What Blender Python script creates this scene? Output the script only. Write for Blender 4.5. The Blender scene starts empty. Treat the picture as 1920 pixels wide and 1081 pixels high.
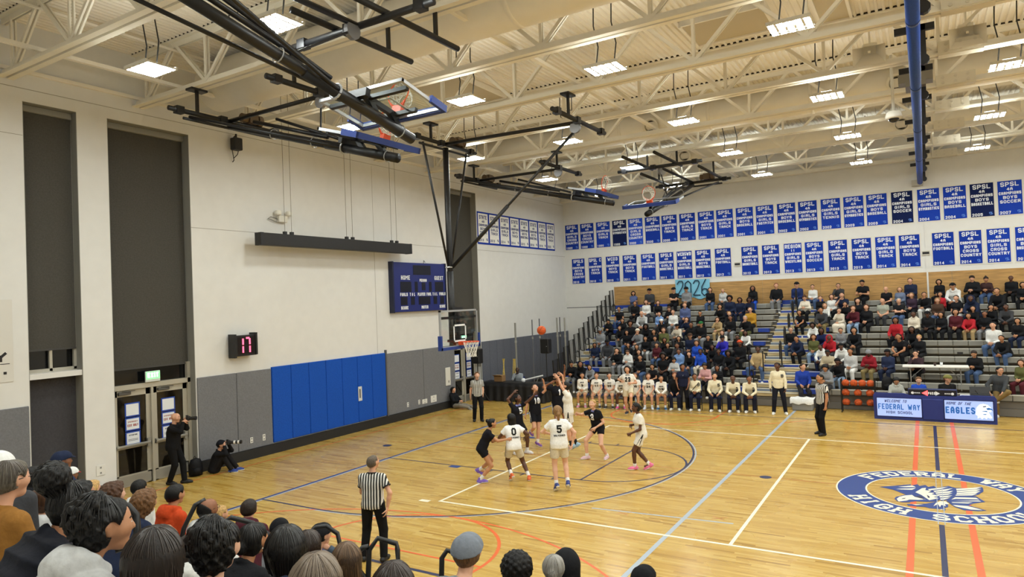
import bpy, bmesh, math, random
import numpy as np
from mathutils import Vector, Matrix
sc = bpy.context.scene
COL = sc.collection
# ---------------------------------------------------------------- camera, world, exposure
cam = bpy.data.objects.new('camera', bpy.data.cameras.new('camera'))
COL.objects.link(cam)
CAMP = Vector((12.7222, -8.2645, 4.1643))
_r = Vector((0.852831, 0.520756, -0.038637)); _u = Vector((0.042496, 0.004531, 0.999086)); _b = Vector((0.520455, -0.853694, -0.018266))
M4 = Matrix((_r, _u, _b)).transposed().to_4x4()
M4.translation = CAMP
cam.matrix_world = M4
cam.data.sensor_width = 36.0
cam.data.lens = 1268.29 * 36.0 / 1920.0
cam.data.clip_start = 0.05
cam.data.clip_end = 200
sc.camera = cam
world = bpy.data.worlds.new('world'); sc.world = world
world.use_nodes = True
world.node_tree.nodes['Background'].inputs[0].default_value = (0.02, 0.025, 0.04, 1)   # night outside
world.node_tree.nodes['Background'].inputs[1].default_value = 0.3
sc.view_settings.view_transform = 'Standard'
sc.view_settings.look = 'None'
sc.view_settings.exposure = 0.0
sc.view_settings.gamma = 1.0
sc.view_settings.use_curve_mapping = False
LED_STRENGTH = 105.0
# ---------------------------------------------------------------- helpers
def s2l(c):
    return tuple((v / 12.92 if v <= 0.04045 else ((v + 0.055) / 1.055) ** 2.4) for v in c)
def hexc(h):
    h = h.lstrip('#')
    return s2l(tuple(int(h[i:i + 2], 16) / 255 for i in (0, 2, 4)))
_mats = {}
def M(h, rough=0.75, kind='plain', metal=0.0, emit=0.0):
    """procedural material by colour and finish: plain, fabric, paint, metal, wood, leather"""
    key = (h, rough, kind, metal, emit)
    if key in _mats: return _mats[key]
    m = bpy.data.materials.new('%s_%s' % (kind, h.strip('#')))
    m.use_nodes = True
    nt = m.node_tree; N = nt.nodes; L = nt.links
    b = N['Principled BSDF']
    c = hexc(h)
    b.inputs['Base Color'].default_value = (*c, 1)
    b.inputs['Roughness'].default_value = rough
    b.inputs['Metallic'].default_value = metal
    if emit:
        b.inputs['Emission Color'].default_value = (*c, 1)
        b.inputs['Emission Strength'].default_value = emit
    b.inputs['Specular IOR Level'].default_value = .3 if kind == 'hair' else .2 if kind in ('fabric', 'felt') else .5
    if kind in ('fabric', 'paint', 'wood', 'felt', 'hair'):
        tc = N.new('ShaderNodeTexCoord'); no = N.new('ShaderNodeTexNoise')
        mp = N.new('ShaderNodeMapping')
        sc_ = {'fabric': (30, 30, 30), 'paint': (3, 3, 3), 'wood': (2, 30, 30), 'felt': (60, 60, 60), 'hair': (90, 90, 9)}[kind]
        mp.inputs['Scale'].default_value = sc_
        L.new(tc.outputs['Object'], mp.inputs[0]); L.new(mp.outputs[0], no.inputs['Vector'])
        no.inputs['Scale'].default_value = 1.0; no.inputs['Detail'].default_value = 3
        amt = {'fabric': .10, 'paint': .02, 'wood': .28, 'felt': .08, 'hair': .5}[kind]
        mx = N.new('ShaderNodeMixRGB'); mx.blend_type = 'MULTIPLY'; mx.inputs[0].default_value = 1.0
        rp = N.new('ShaderNodeValToRGB')
        rp.color_ramp.elements[0].color = (1 - amt,) * 3 + (1,); rp.color_ramp.elements[1].color = (1 + amt,) * 3 + (1,)
        rp.color_ramp.elements[0].position = .3; rp.color_ramp.elements[1].position = .7
        mx.inputs[1].default_value = (*c, 1)
        L.new(no.outputs['Fac'], rp.inputs[0]); L.new(rp.outputs[0], mx.inputs[2]); L.new(mx.outputs[0], b.inputs['Base Color'])
        if kind in ('fabric', 'wood', 'hair'):
            bp = N.new('ShaderNodeBump'); bp.inputs['Strength'].default_value = {'fabric': .16, 'wood': .1, 'hair': .6}[kind]
            bp.inputs['Distance'].default_value = {'fabric': .03, 'wood': .003, 'hair': .006}[kind]
            L.new(no.outputs['Fac'], bp.inputs['Height']); L.new(bp.outputs[0], b.inputs['Normal'])
    _mats[key] = m
    return m
def setp(o, label=None, cat=None, group=None, kind=None):
    if label: o['label'] = label
    if cat: o['category'] = cat
    if group: o['group'] = group
    if kind: o['kind'] = kind
    return o
def T(name, label, cat, loc=(0, 0, 0), rz=0.0, group=None):
    o = bpy.data.objects.new(name, None); COL.objects.link(o)
    o.empty_display_size = .1
    o.location = loc; o.rotation_euler = (0, 0, rz)
    return setp(o, label, cat, group)
class MB:
    """collects shapes into one mesh; off is subtracted so a part sits in its thing's frame"""
    def __init__(s, off=(0, 0, 0)):
        s.v = []; s.f = []; s.mi = []; s.off = tuple(off); s.cur = 0
    def add(s, vs, fs):
        n = len(s.v); s.v += [tuple(x) for x in vs]
        for f in fs:
            s.f.append(tuple(i + n for i in f)); s.mi.append(s.cur)
        return s
    def box(s, x0, x1, y0, y1, z0, z1):
        if x0 > x1: x0, x1 = x1, x0
        if y0 > y1: y0, y1 = y1, y0
        if z0 > z1: z0, z1 = z1, z0
        return s.add([(x0, y0, z0), (x1, y0, z0), (x1, y1, z0), (x0, y1, z0), (x0, y0, z1), (x1, y0, z1), (x1, y1, z1), (x0, y1, z1)],
              [(0, 3, 2, 1), (4, 5, 6, 7), (0, 1, 5, 4), (1, 2, 6, 5), (2, 3, 7, 6), (3, 0, 4, 7)])
    def bbox(s, x0, x1, y0, y1, z0, z1, c=.01):
        """box with chamfered edges"""
        if x0 > x1: x0, x1 = x1, x0
        if y0 > y1: y0, y1 = y1, y0
        if z0 > z1: z0, z1 = z1, z0
        c = min(c, (x1 - x0) * .45, (y1 - y0) * .45, (z1 - z0) * .45)
        vs = []
        for (X, sx) in ((x0, 1), (x1, -1)):
            for (Y, sy) in ((y0, 1), (y1, -1)):
                for (Z, sz) in ((z0, 1), (z1, -1)):
                    vs += [(X, Y + sy * c, Z + sz * c), (X + sx * c, Y, Z + sz * c), (X + sx * c, Y + sy * c, Z)]
        bm = bmesh.new()
        for v in vs: bm.verts.new(v)
        bmesh.ops.convex_hull(bm, input=bm.verts)
        bm.verts.index_update()
        V = [tuple(v.co) for v in bm.verts]; F = [[v.index for v in f.verts] for f in bm.faces]
        bm.free()
        return s.add(V, F)
    def obox(s, c, ax, ay, az):
        """oriented box: centre and three half-axis vectors"""
        c = Vector(c); ax = Vector(ax); ay = Vector(ay); az = Vector(az)
        vs = [c + i * ax + j * ay + k * az for k in (-1, 1) for j in (-1, 1) for i in (-1, 1)]
        return s.add(vs, [(0, 2, 3, 1), (4, 5, 7, 6), (0, 1, 5, 4), (2, 6, 7, 3), (0, 4, 6, 2), (1, 3, 7, 5)])
    def bar(s, p, q, w, h=None, up=(0, 0, 1)):
        h = h or w
        p = Vector(p); q = Vector(q); d = (q - p)
        ln = d.length
        if ln < 1e-6: return s
        d.normalize(); up = Vector(up)
        if abs(d.dot(up)) > .98: up = Vector((1, 0, 0))
        a = d.cross(up).normalized(); b = a.cross(d)
        return s.obox((p + q) / 2, d * ln / 2, a * w / 2, b * h / 2)
    def tube(s, p, q, r0, r1=None, n=10, cap=True):
        return s.path([p, q], [r0, r1 if r1 is not None else r0], n, cap)
    def path(s, pts, r, n=8, cap=True, closed=False):
        pts = [Vector(p) for p in pts]; k = len(pts)
        rs = r if isinstance(r, (list, tuple)) else [r] * k
        vs = []; fs = []; pa = None
        for i, p in enumerate(pts):
            if closed: t = (pts[(i + 1) % k] - pts[i - 1])
            else: t = (pts[min(i + 1, k - 1)] - pts[max(i - 1, 0)])
            t = t.normalized() if t.length > 1e-9 else Vector((0, 0, 1))
            if pa is None:
                ref = Vector((0, 0, 1)) if abs(t.z) < .9 else Vector((1, 0, 0))
                pa = t.cross(ref).normalized()
            pa = (pa - t * pa.dot(t))
            pa = pa.normalized() if pa.length > 1e-6 else t.orthogonal().normalized()
            pb = t.cross(pa)
            for j in range(n):
                a = 2 * math.pi * j / n
                vs.append(p + pa * (math.cos(a) * rs[i]) + pb * (math.sin(a) * rs[i]))
        m = k if closed else k - 1
        for i in range(m):
            i2 = (i + 1) % k
            for j in range(n):
                j2 = (j + 1) % n
                fs.append((i * n + j, i * n + j2, i2 * n + j2, i2 * n + j))
        if cap and not closed:
            fs.append(tuple(range(n - 1, -1, -1))); fs.append(tuple(range((k - 1) * n, k * n)))
        return s.add(vs, fs)
    def lathe(s, prof, c=(0, 0, 0), axis='z', n=16):
        vs = []; fs = []
        for (r, z) in prof:
            for j in range(n):
                a = 2 * math.pi * j / n
                x, y = r * math.cos(a), r * math.sin(a)
                v = {'z': (x, y, z), 'x': (z, x, y), 'y': (y, z, x)}[axis]
                vs.append((v[0] + c[0], v[1] + c[1], v[2] + c[2]))
        for i in range(len(prof) - 1):
            for j in range(n):
                j2 = (j + 1) % n
                fs.append((i * n + j, i * n + j2, (i + 1) * n + j2, (i + 1) * n + j))
        return s.add(vs, fs)
    def sphere(s, c, r, nu=12, nv=8, sc3=(1, 1, 1)):
        prof = [(max(1e-5, r * math.sin(math.pi * i / nv)), -r * math.cos(math.pi * i / nv)) for i in range(nv + 1)]
        vs = []; fs = []
        for (rr, z) in prof:
            for j in range(nu):
                a = 2 * math.pi * j / nu
                vs.append((c[0] + rr * math.cos(a) * sc3[0], c[1] + rr * math.sin(a) * sc3[1], c[2] + z * sc3[2]))
        for i in range(nv):
            for j in range(nu):
                j2 = (j + 1) % nu
                fs.append((i * nu + j, i * nu + j2, (i + 1) * nu + j2, (i + 1) * nu + j))
        return s.add(vs, fs)
    def poly(s, pts, nrm=None):
        """flat polygon (3D points)"""
        return s.add(pts, [tuple(range(len(pts)))])
    def prism(s, pts, d):
        """3D planar outline pushed along vector d"""
        n = len(pts); d = Vector(d)
        a = [Vector(p) for p in pts]; b = [p + d for p in a]
        fs = [tuple(range(n - 1, -1, -1)), tuple(range(n, 2 * n))] + [(i, (i + 1) % n, (i + 1) % n + n, i + n) for i in range(n)]
        return s.add(a + b, fs)
    def build(s, name, mat, parent=None, smooth=False, kind=None):
        me = bpy.data.meshes.new(name)
        ox, oy, oz = s.off
        me.from_pydata([(x - ox, y - oy, z - oz) for x, y, z in s.v], [], s.f)
        ms = mat if isinstance(mat, (list, tuple)) else [mat]
        for m in ms: me.materials.append(m)
        if len(ms) > 1: me.polygons.foreach_set('material_index', s.mi)
        if smooth: me.polygons.foreach_set('use_smooth', [True] * len(me.polygons))
        me.update()
        if smooth == 'auto': me.set_sharp_from_angle(angle=math.radians(40))
        o = bpy.data.objects.new(name, me); COL.objects.link(o)
        if parent is not None: o.parent = parent
        if kind: o['kind'] = kind
        return o
def dup(o, parent=None):
    """copy of a thing with copies of its parts (mesh data shared)"""
    c = o.copy(); COL.objects.link(c); c.parent = parent
    for ch in list(o.children): dup(ch, c)
    return c
# stroke lettering -------------------------------------------------------------------------------
GL = {
 'A': [[(0,0),(0,4),(1.2,6),(2.8,6),(4,4),(4,0)],[(0,2.5),(4,2.5)]],
 'B': [[(0,0),(0,6),(3,6),(4,5.2),(4,4),(3,3.2),(0,3.2)],[(3,3.2),(4,2.3),(4,.9),(3,0),(0,0)]],
 'C': [[(4,4.8),(3,6),(1,6),(0,4.8),(0,1.2),(1,0),(3,0),(4,1.2)]],
 'D': [[(0,0),(0,6),(2.8,6),(4,4.6),(4,1.4),(2.8,0),(0,0)]],
 'E': [[(4,6),(0,6),(0,0),(4,0)],[(0,3),(3,3)]],
 'F': [[(4,6),(0,6),(0,0)],[(0,3),(3,3)]],
 'G': [[(4,4.8),(3,6),(1,6),(0,4.8),(0,1.2),(1,0),(3,0),(4,1.2),(4,2.8),(2.4,2.8)]],
 'H': [[(0,0),(0,6)],[(4,0),(4,6)],[(0,3),(4,3)]],
 'I': [[(2,0),(2,6)]],
 'J': [[(4,6),(4,1.2),(3,0),(1,0),(0,1.2)]],
 'K': [[(0,0),(0,6)],[(4,6),(0,2.6)],[(1.2,3.6),(4,0)]],
 'L': [[(0,6),(0,0),(4,0)]],
 'M': [[(0,0),(0,6),(2,3),(4,6),(4,0)]],
 'N': [[(0,0),(0,6),(4,0),(4,6)]],
 'O': [[(1,6),(0,4.8),(0,1.2),(1,0),(3,0),(4,1.2),(4,4.8),(3,6),(1,6)]],
 'P': [[(0,0),(0,6),(3,6),(4,5),(4,3.8),(3,2.8),(0,2.8)]],
 'R': [[(0,0),(0,6),(3,6),(4,5),(4,3.8),(3,2.8),(0,2.8)],[(2,2.8),(4,0)]],
 'S': [[(4,5),(3,6),(1,6),(0,5),(0,4),(1,3.2),(3,2.8),(4,2),(4,1),(3,0),(1,0),(0,1)]],
 'T': [[(0,6),(4,6)],[(2,6),(2,0)]],
 'U': [[(0,6),(0,1.2),(1,0),(3,0),(4,1.2),(4,6)]],
 'V': [[(0,6),(2,0),(4,6)]],
 'W': [[(0,6),(1,0),(2,4),(3,0),(4,6)]],
 'X': [[(0,0),(4,6)],[(0,6),(4,0)]],
 'Y': [[(0,6),(2,3),(4,6)],[(2,3),(2,0)]],
 '0': [[(1,6),(0,4.8),(0,1.2),(1,0),(3,0),(4,1.2),(4,4.8),(3,6),(1,6)]],
 '1': [[(1,5),(2,6),(2,0)]],
 '2': [[(0,4.8),(1,6),(3,6),(4,4.8),(4,3.8),(0,0),(4,0)]],
 '3': [[(0,5),(1,6),(3,6),(4,5),(4,4),(3,3.1),(1.4,3.1)],[(3,3.1),(4,2.1),(4,1),(3,0),(1,0),(0,1)]],
 '4': [[(3,0),(3,6),(0,2),(4,2)]],
 '5': [[(4,6),(0,6),(0,3.4),(3,3.6),(4,2.6),(4,1.2),(3,0),(1,0),(0,1)]],
 '6': [[(4,5),(3,6),(1,6),(0,4.8),(0,1.2),(1,0),(3,0),(4,1.2),(4,2.4),(3,3.4),(1,3.4),(0,2.4)]],
 '7': [[(0,6),(4,6),(1.5,0)]],
 '8': [[(1,3.1),(0,4),(0,5),(1,6),(3,6),(4,5),(4,4),(3,3.1),(1,3.1),(0,2.2),(0,1),(1,0),(3,0),(4,1),(4,2.2),(3,3.1)]],
 '9': [[(0,1),(1,0),(3,0),(4,1.2),(4,4.8),(3,6),(1,6),(0,4.8),(0,3.6),(1,2.6),(3,2.6),(4,3.6)]],
 '.': [[(1.6,0),(2.4,0)]], '-': [[(.6,3),(3.4,3)]], "'": [[(2,6),(2,4.6)]],
}
def strokes(text, w, h, th, gap=.35, slab=0.0, slant=0.0):
    """flat stroke lettering: list of quads in 2D, text box w x h starting at (0,0)"""
    wt = [1.45 if c in 'WM' and len(text) > 1 else .45 if c in 'I.' and len(text) > 2 else .75 if c == ' ' else 1.0 for c in text]
    u_ = w / (sum(wt) + (len(text) - 1) * gap) if text else w
    out = []; xa = 0.0
    for i, ch in enumerate(text):
        x0 = xa; cw = u_ * wt[i]; xa += cw + u_ * gap
        if ch == ' ': continue
        for pl in GL.get(ch, []):
            P = [(x0 + th / 2 + a / 4 * max(cw - th, 0) + slant * (b / 6 * h), th / 2 + b / 6 * (h - th)) for a, b in pl]
            for (a, b) in zip(P[:-1], P[1:]):
                dx, dy = b[0] - a[0], b[1] - a[1]; l = math.hypot(dx, dy) or 1
                tx, ty = dx / l * th * .42, dy / l * th * .42
                nx, ny = -dy / l * th / 2, dx / l * th / 2
                out.append([(a[0] - tx + nx, a[1] - ty + ny), (a[0] - tx - nx, a[1] - ty - ny), (b[0] + tx - nx, b[1] + ty - ny), (b[0] + tx + nx, b[1] + ty + ny)])
            if slab:
                for e in (P[0], P[-1]):
                    if P[0] == P[-1]: break
                    if e[1] < h * .2 or e[1] > h * .8:
                        out.append([(e[0] - slab, e[1] + th * .5), (e[0] - slab, e[1] - th * .5), (e[0] + slab, e[1] - th * .5), (e[0] + slab, e[1] + th * .5)])
    return out
def letters(mb, quads, o, ax, ay, bump=0.0):
    """lay 2D quads on a plane: origin o, axes ax, ay (3D); quads are fanned out a hair so none coincide"""
    o = Vector(o); ax = Vector(ax); ay = Vector(ay); nn = ax.cross(ay).normalized()
    for i, q in enumerate(quads):
        mb.add([o + ax * x + ay * y + nn * (bump + (i % 7) * 2e-5) for x, y in q], [(0, 1, 2, 3)])
    return mb

# ================================================================ setting: floor, walls, bays
XW, XB, YF, YN, XR, ZC = -3.72, -4.04, 24.3, -9.6, 29.3, 10.62
WHITE = M('#e2e1de', .7, 'paint'); GREYP = M('#77787c', .95, 'fabric'); SLATE = M('#62656f', .95, 'fabric')
BLUEPAD = M('#1550b4', .55, 'fabric'); BLACK = M('#17171a', .5); BASE = M('#1d1c1c', .7); SHADE = M('#4d4b46', .9, 'fabric')
STEEL = M('#a9a8a2', .4, 'plain', .6); ALU = M('#b9b4a6', .45, 'plain', .25); GLASSD = M('#0d0e10', .08); REVEAL = M('#8f8e88', .7, 'paint')
CREAM = M('#f3ede0', .6, 'paint'); CREAM2 = M('#efe8d8', .6, 'paint')
PAPER = M('#e9ecf0', .8); TAPE = M('#1d46a8', .7)
def maple():
    m = bpy.data.materials.new('maple_floor'); m.use_nodes = True
    nt = m.node_tree; N = nt.nodes; L = nt.links; b = N['Principled BSDF']
    tc = N.new('ShaderNodeTexCoord'); sx = N.new('ShaderNodeSeparateXYZ'); L.new(tc.outputs['Object'], sx.inputs[0])
    def ma(op, a, bb=None, v=None):
        n = N.new('ShaderNodeMath'); n.operation = op
        L.new(a, n.inputs[0])
        if bb is not None: L.new(bb, n.inputs[1])
        if v is not None: n.inputs[1].default_value = v
        return n.outputs[0]
    row = ma('FLOOR', ma('DIVIDE', sx.outputs['Y'], v=.057))
    wn = N.new('ShaderNodeTexWhiteNoise'); wn.noise_dimensions = '1D'; L.new(row, wn.inputs['W'])
    off = ma('MULTIPLY', wn.outputs['Value'], v=7.3)
    xs = ma('FLOOR', ma('DIVIDE', ma('ADD', sx.outputs['X'], off), v=.8))
    cb = N.new('ShaderNodeCombineXYZ'); L.new(row, cb.inputs[0]); L.new(xs, cb.inputs[1])
    w2 = N.new('ShaderNodeTexWhiteNoise'); w2.noise_dimensions = '2D'; L.new(cb.outputs[0], w2.inputs['Vector'])
    rp = N.new('ShaderNodeValToRGB'); L.new(w2.outputs['Value'], rp.inputs[0])
    els = rp.color_ramp.elements
    els[0].position = 0; els[0].color = (*hexc('#a67f33'), 1); els[1].position = 1; els[1].color = (*hexc('#d2b264'), 1)
    e = els.new(.12); e.color = (*hexc('#bf9845'), 1)
    e = els.new(.6); e.color = (*hexc('#caa654'), 1)
    mp = N.new('ShaderNodeMapping'); mp.inputs['Scale'].default_value = (2.4, 75, 1); L.new(tc.outputs['Object'], mp.inputs[0])
    no = N.new('ShaderNodeTexNoise'); no.inputs['Scale'].default_value = 1; no.inputs['Detail'].default_value = 4; L.new(mp.outputs[0], no.inputs['Vector'])
    r2 = N.new('ShaderNodeValToRGB'); L.new(no.outputs['Fac'], r2.inputs[0])
    r2.color_ramp.elements[0].position = .3; r2.color_ramp.elements[0].color = (.62, .54, .44, 1); r2.color_ramp.elements[1].position = .47; r2.color_ramp.elements[1].color = (1, 1, 1, 1)
    mx = N.new('ShaderNodeMixRGB'); mx.blend_type = 'MULTIPLY'; mx.inputs[0].default_value = .85
    L.new(rp.outputs[0], mx.inputs[1]); L.new(r2.outputs[0], mx.inputs[2])
    # dark seams between strips
    fr = ma('FRACT', ma('DIVIDE', sx.outputs['Y'], v=.057)); sm = ma('LESS_THAN', fr, v=.07)
    m2 = N.new('ShaderNodeMixRGB'); m2.blend_type = 'MULTIPLY'; m2.inputs[2].default_value = (.62, .5, .36, 1)
    L.new(sm, m2.inputs[0]); L.new(mx.outputs[0], m2.inputs[1]); L.new(m2.outputs[0], b.inputs['Base Color'])
    n3 = N.new('ShaderNodeTexNoise'); n3.inputs['Scale'].default_value = .8; L.new(tc.outputs['Object'], n3.inputs['Vector'])
    rr = N.new('ShaderNodeMapRange'); rr.inputs['To Min'].default_value = .2; rr.inputs['To Max'].default_value = .34; L.new(n3.outputs['Fac'], rr.inputs[0]); L.new(rr.outputs[0], b.inputs['Roughness'])
    b.inputs['Specular IOR Level'].default_value = .38
    b.inputs['Coat Weight'].default_value = .12; b.inputs['Coat Roughness'].default_value = .12
    return m
fl = MB().box(XB, XR, YN, YF, -.12, 0).build('floor', maple(), kind='structure')
LN_BLUE = M('#262d52', .35); RING_B = M('#1d3f86', .35); LN_ORG = M('#e0672f', .35); LN_CRM = M('#f3ecd2', .35); LN_GREY = M('#a9b4c0', .35); LN_THIN = M('#b5672a', .35)
def strip(pts, w, mat, z=.0016, closed=False, name='court_line'):
    mb = MB(); pts = [Vector((p[0], p[1], z)) for p in pts]; k = len(pts); L_ = []; R_ = []
    for i, p in enumerate(pts):
        d = (pts[(i + 1) % k] - p).normalized() + (p - pts[i - 1]).normalized() if closed or 0 < i < k - 1 else pts[min(i + 1, k - 1)] - pts[max(i - 1, 0)]
        n = Vector((-d.y, d.x, 0)).normalized() * w / 2
        if closed or 0 < i < k - 1:
            e = (p - pts[i - 1]).normalized(); c_ = abs(Vector((-e.y, e.x, 0)).dot(n.normalized())); n = n / max(c_, .4)
        L_.append(p + n); R_.append(p - n)
    m = k if closed else k - 1
    mb.add(L_ + R_, [(i, k + i, k + (i + 1) % k, (i + 1) % k) for i in range(m)])
    return mb.build(name, mat, fl)
def arc(cx, cy, r, a0, a1, n=48):
    return [(cx + r * math.cos(math.radians(a0 + (a1 - a0) * i / n)), cy + r * math.sin(math.radians(a0 + (a1 - a0) * i / n))) for i in range(n + 1)]
def poly_floor(pts, mat, z, name='court_marking'):
    MB().poly([(x, y, z) for x, y in pts]).build(name, mat, fl)
for x0 in (0, 1):   # both halves of the main court
    def mx_(p): return [(25.6 - a, b) for a, b in p] if x0 else p
    strip(mx_([(0, -.03), (0, 15.27)]), .075, RING_B)
    strip(mx_([(.075, -.03), (.075, 15.27)]), .05, LN_GREY, .0012)
    strip(mx_([(0, 5.79), (5.79, 5.79)]), .05, LN_BLUE); strip(mx_([(0, 9.45), (5.79, 9.45)]), .05, LN_BLUE)
    strip(mx_([(5.79, 5.79), (5.79, 9.45)]), .05, LN_BLUE)
    strip(mx_(arc(5.79, 7.62, 1.83, -90, 90)), .05, LN_BLUE)
    strip(mx_([(0, 1.6)] + arc(1.6, 7.62, 6.02, -90, 90, 96) + [(0, 13.64)]), .05, LN_BLUE, .0018)
    strip(mx_(arc(1.6, 7.62, 6.075, -90, 90, 96)), .035, LN_GREY, .0012)
    for yy, s in ((5.79, -1), (9.45, 1)):
        poly_floor(mx_([(2.15, yy), (2.45, yy), (2.45, yy + s * .2), (2.15, yy + s * .2)]), RING_B, .002, 'lane_block')
        for xx in (3.4, 4.3, 5.15): strip(mx_([(xx, yy), (xx, yy + s * .2)]), .05, LN_BLUE, .002)
    # volleyball court
    strip(mx_([(12.8, 3.12), (3.8, 3.12), (3.8, 12.12), (12.8, 12.12)]), .065, LN_CRM, .0024)
    strip(mx_([(9.8, 3.12), (9.8, 12.12)]), .06, LN_CRM, .0026)
    strip(mx_([(8.72, -1.0), (8.72, 17.2)]), .085, LN_GREY, .0021)
    # cross courts in orange
    strip(mx_([(12.36, -1.2), (12.36, 17)]), .1, LN_ORG, .0014)
    cx = 4.75
    strip(mx_([(-3.03, -1), (-3.03, 17.4)]), .045, LN_ORG, .0014)
    for cy, s in ((.55, 1), (14.69, -1)):
        strip(mx_([(cx + 1.83 * math.cos(a), cy + s * 1.83 * math.sin(a)) for a in [-.2 + (math.pi + .4) * i / 40 for i in range(41)]]), .06, LN_ORG, .0017)
        yb = cy - s * 4.19
        strip(mx_([(cx + 6.02 * math.cos(a), yb + s * 6.02 * math.sin(a)) for a in [.7 + (math.pi - 1.4) * i / 64 for i in range(65)]]), .05, LN_ORG, .0015)
        strip(mx_([(cx - 1.83, cy), (cx + 1.83, cy)]), .05, LN_ORG, .0014)
        for sg in (-1, 1): strip(mx_([(cx + sg * 1.83, cy), (cx + sg * 1.83, cy - s * 1.6)]), .04, LN_ORG, .0013)
    strip(mx_([(0.1, 7.62), (11.1, 7.62)]), .03, LN_THIN, .0013); strip(mx_([(-1.4, 7.5), (0, 7.6)]), .025, LN_THIN, .0011)
    strip(mx_([(6.9, 4.0), (9.6, 4.2)]), .05, LN_GREY, .0011)
    for (a, b) in ((7.6, 3.95), (9.3, 4.4), (4.3, -.4), (9.25, 10.1)):
        strip(mx_([(a - .12, b - .1), (a + .12, b + .1)]), .02, LN_THIN, .0013); strip(mx_([(a - .14, b + .06), (a + .12, b - .08)]), .02, LN_THIN, .0012)
    poly_floor(mx_([(9.5 + .13 * math.cos(i * .4488), 7.62 + .13 * math.sin(i * .4488)) for i in range(14)]), LN_BLUE, .0028, 'pole_cover')
    poly_floor(mx_([(-1.15 + .14 * math.cos(i * .4488), 7.0 + .14 * math.sin(i * .4488)) for i in range(14)]), LN_BLUE, .0028, 'pole_cover')
    poly_floor(mx_([(3.35, 2.95), (3.6, 2.95), (3.6, 3.08), (3.35, 3.08)]), LN_CRM, .002, 'service_mark')
strip([(-.03, 0), (25.63, 0)], .075, LN_BLUE, .0019); strip([(-.03, 15.24), (25.63, 15.24)], .06, LN_BLUE, .0019)
strip([(-2, -1.0), (27.6, -1.0)], .2, LN_BLUE, .0012)
strip([(12.8, 0), (12.8, 5.6)], .08, LN_BLUE, .0022); strip([(12.8, 9.64), (12.8, 15.24)], .08, LN_BLUE, .0022)
for xx in (12.75, 12.85): strip([(xx, 5.6), (xx, 9.64)], .012, LN_GREY, .0058)
strip([(12.62, 13.5), (12.98, 13.5)], .05, LN_BLUE, .0026)
# centre ring with the school name, eagle inside
RC = (12.8, 7.62)
def ring(r0, r1, mat, z, name):
    n = 96; mb = MB(); vs = []
    for r in (r0, r1):
        vs += [(RC[0] + r * math.cos(2 * math.pi * i / n), RC[1] + r * math.sin(2 * math.pi * i / n), z) for i in range(n)]
    mb.add(vs, [(i, n + i, n + (i + 1) % n, (i + 1) % n) for i in range(n)])
    return mb.build(name, mat, fl)
EB = [[(11.739, 7.73), (12.058, 7.966), (12.295, 8.178), (12.303, 8.071), (12.415, 8.23), (12.457, 8.111), (12.558, 8.236), (12.61, 8.095), (12.711, 8.22), (12.756, 8.078), (12.627, 7.916), (12.397, 7.582), (12.24, 7.31), (12.145, 7.42), (11.986, 7.611)], [(12.592, 7.901), (12.791, 8.12), (12.969, 8.331), (13.014, 8.27), (13.081, 8.218), (13.322, 8.296), (13.536, 8.522), (13.556, 8.398), (13.553, 8.163), (13.467, 7.898), (13.359, 7.703), (13.213, 7.59), (13.049, 7.567), (12.953, 7.283), (12.82, 7.129), (12.736, 7.38)], [(12.037, 6.95), (12.062, 7.083), (12.194, 7.29), (12.329, 7.45), (12.569, 8.024), (12.649, 7.795), (12.783, 7.548), (12.833, 7.278), (12.732, 7.043), (12.579, 6.952), (12.403, 6.921), (12.294, 6.802), (12.173, 6.748), (12.094, 6.783)], [(12.896, 7.163), (13.06, 7.571), (13.403, 7.722), (13.531, 7.375), (13.332, 7.171), (13.24, 6.995), (13.052, 7.001), (12.947, 7.046)], [(12.946, 7.023), (13.241, 7.018), (13.514, 6.789), (13.388, 6.689), (13.163, 6.652), (13.025, 6.809)], [(12.252, 6.667), (12.405, 6.712), (12.578, 6.836), (12.743, 7.048), (12.923, 6.944), (12.919, 6.761), (12.831, 6.59), (12.888, 6.594), (12.86, 6.494), (12.768, 6.561), (12.62, 6.539), (12.556, 6.599), (12.471, 6.583), (12.341, 6.57), (12.276, 6.564)]]
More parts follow.
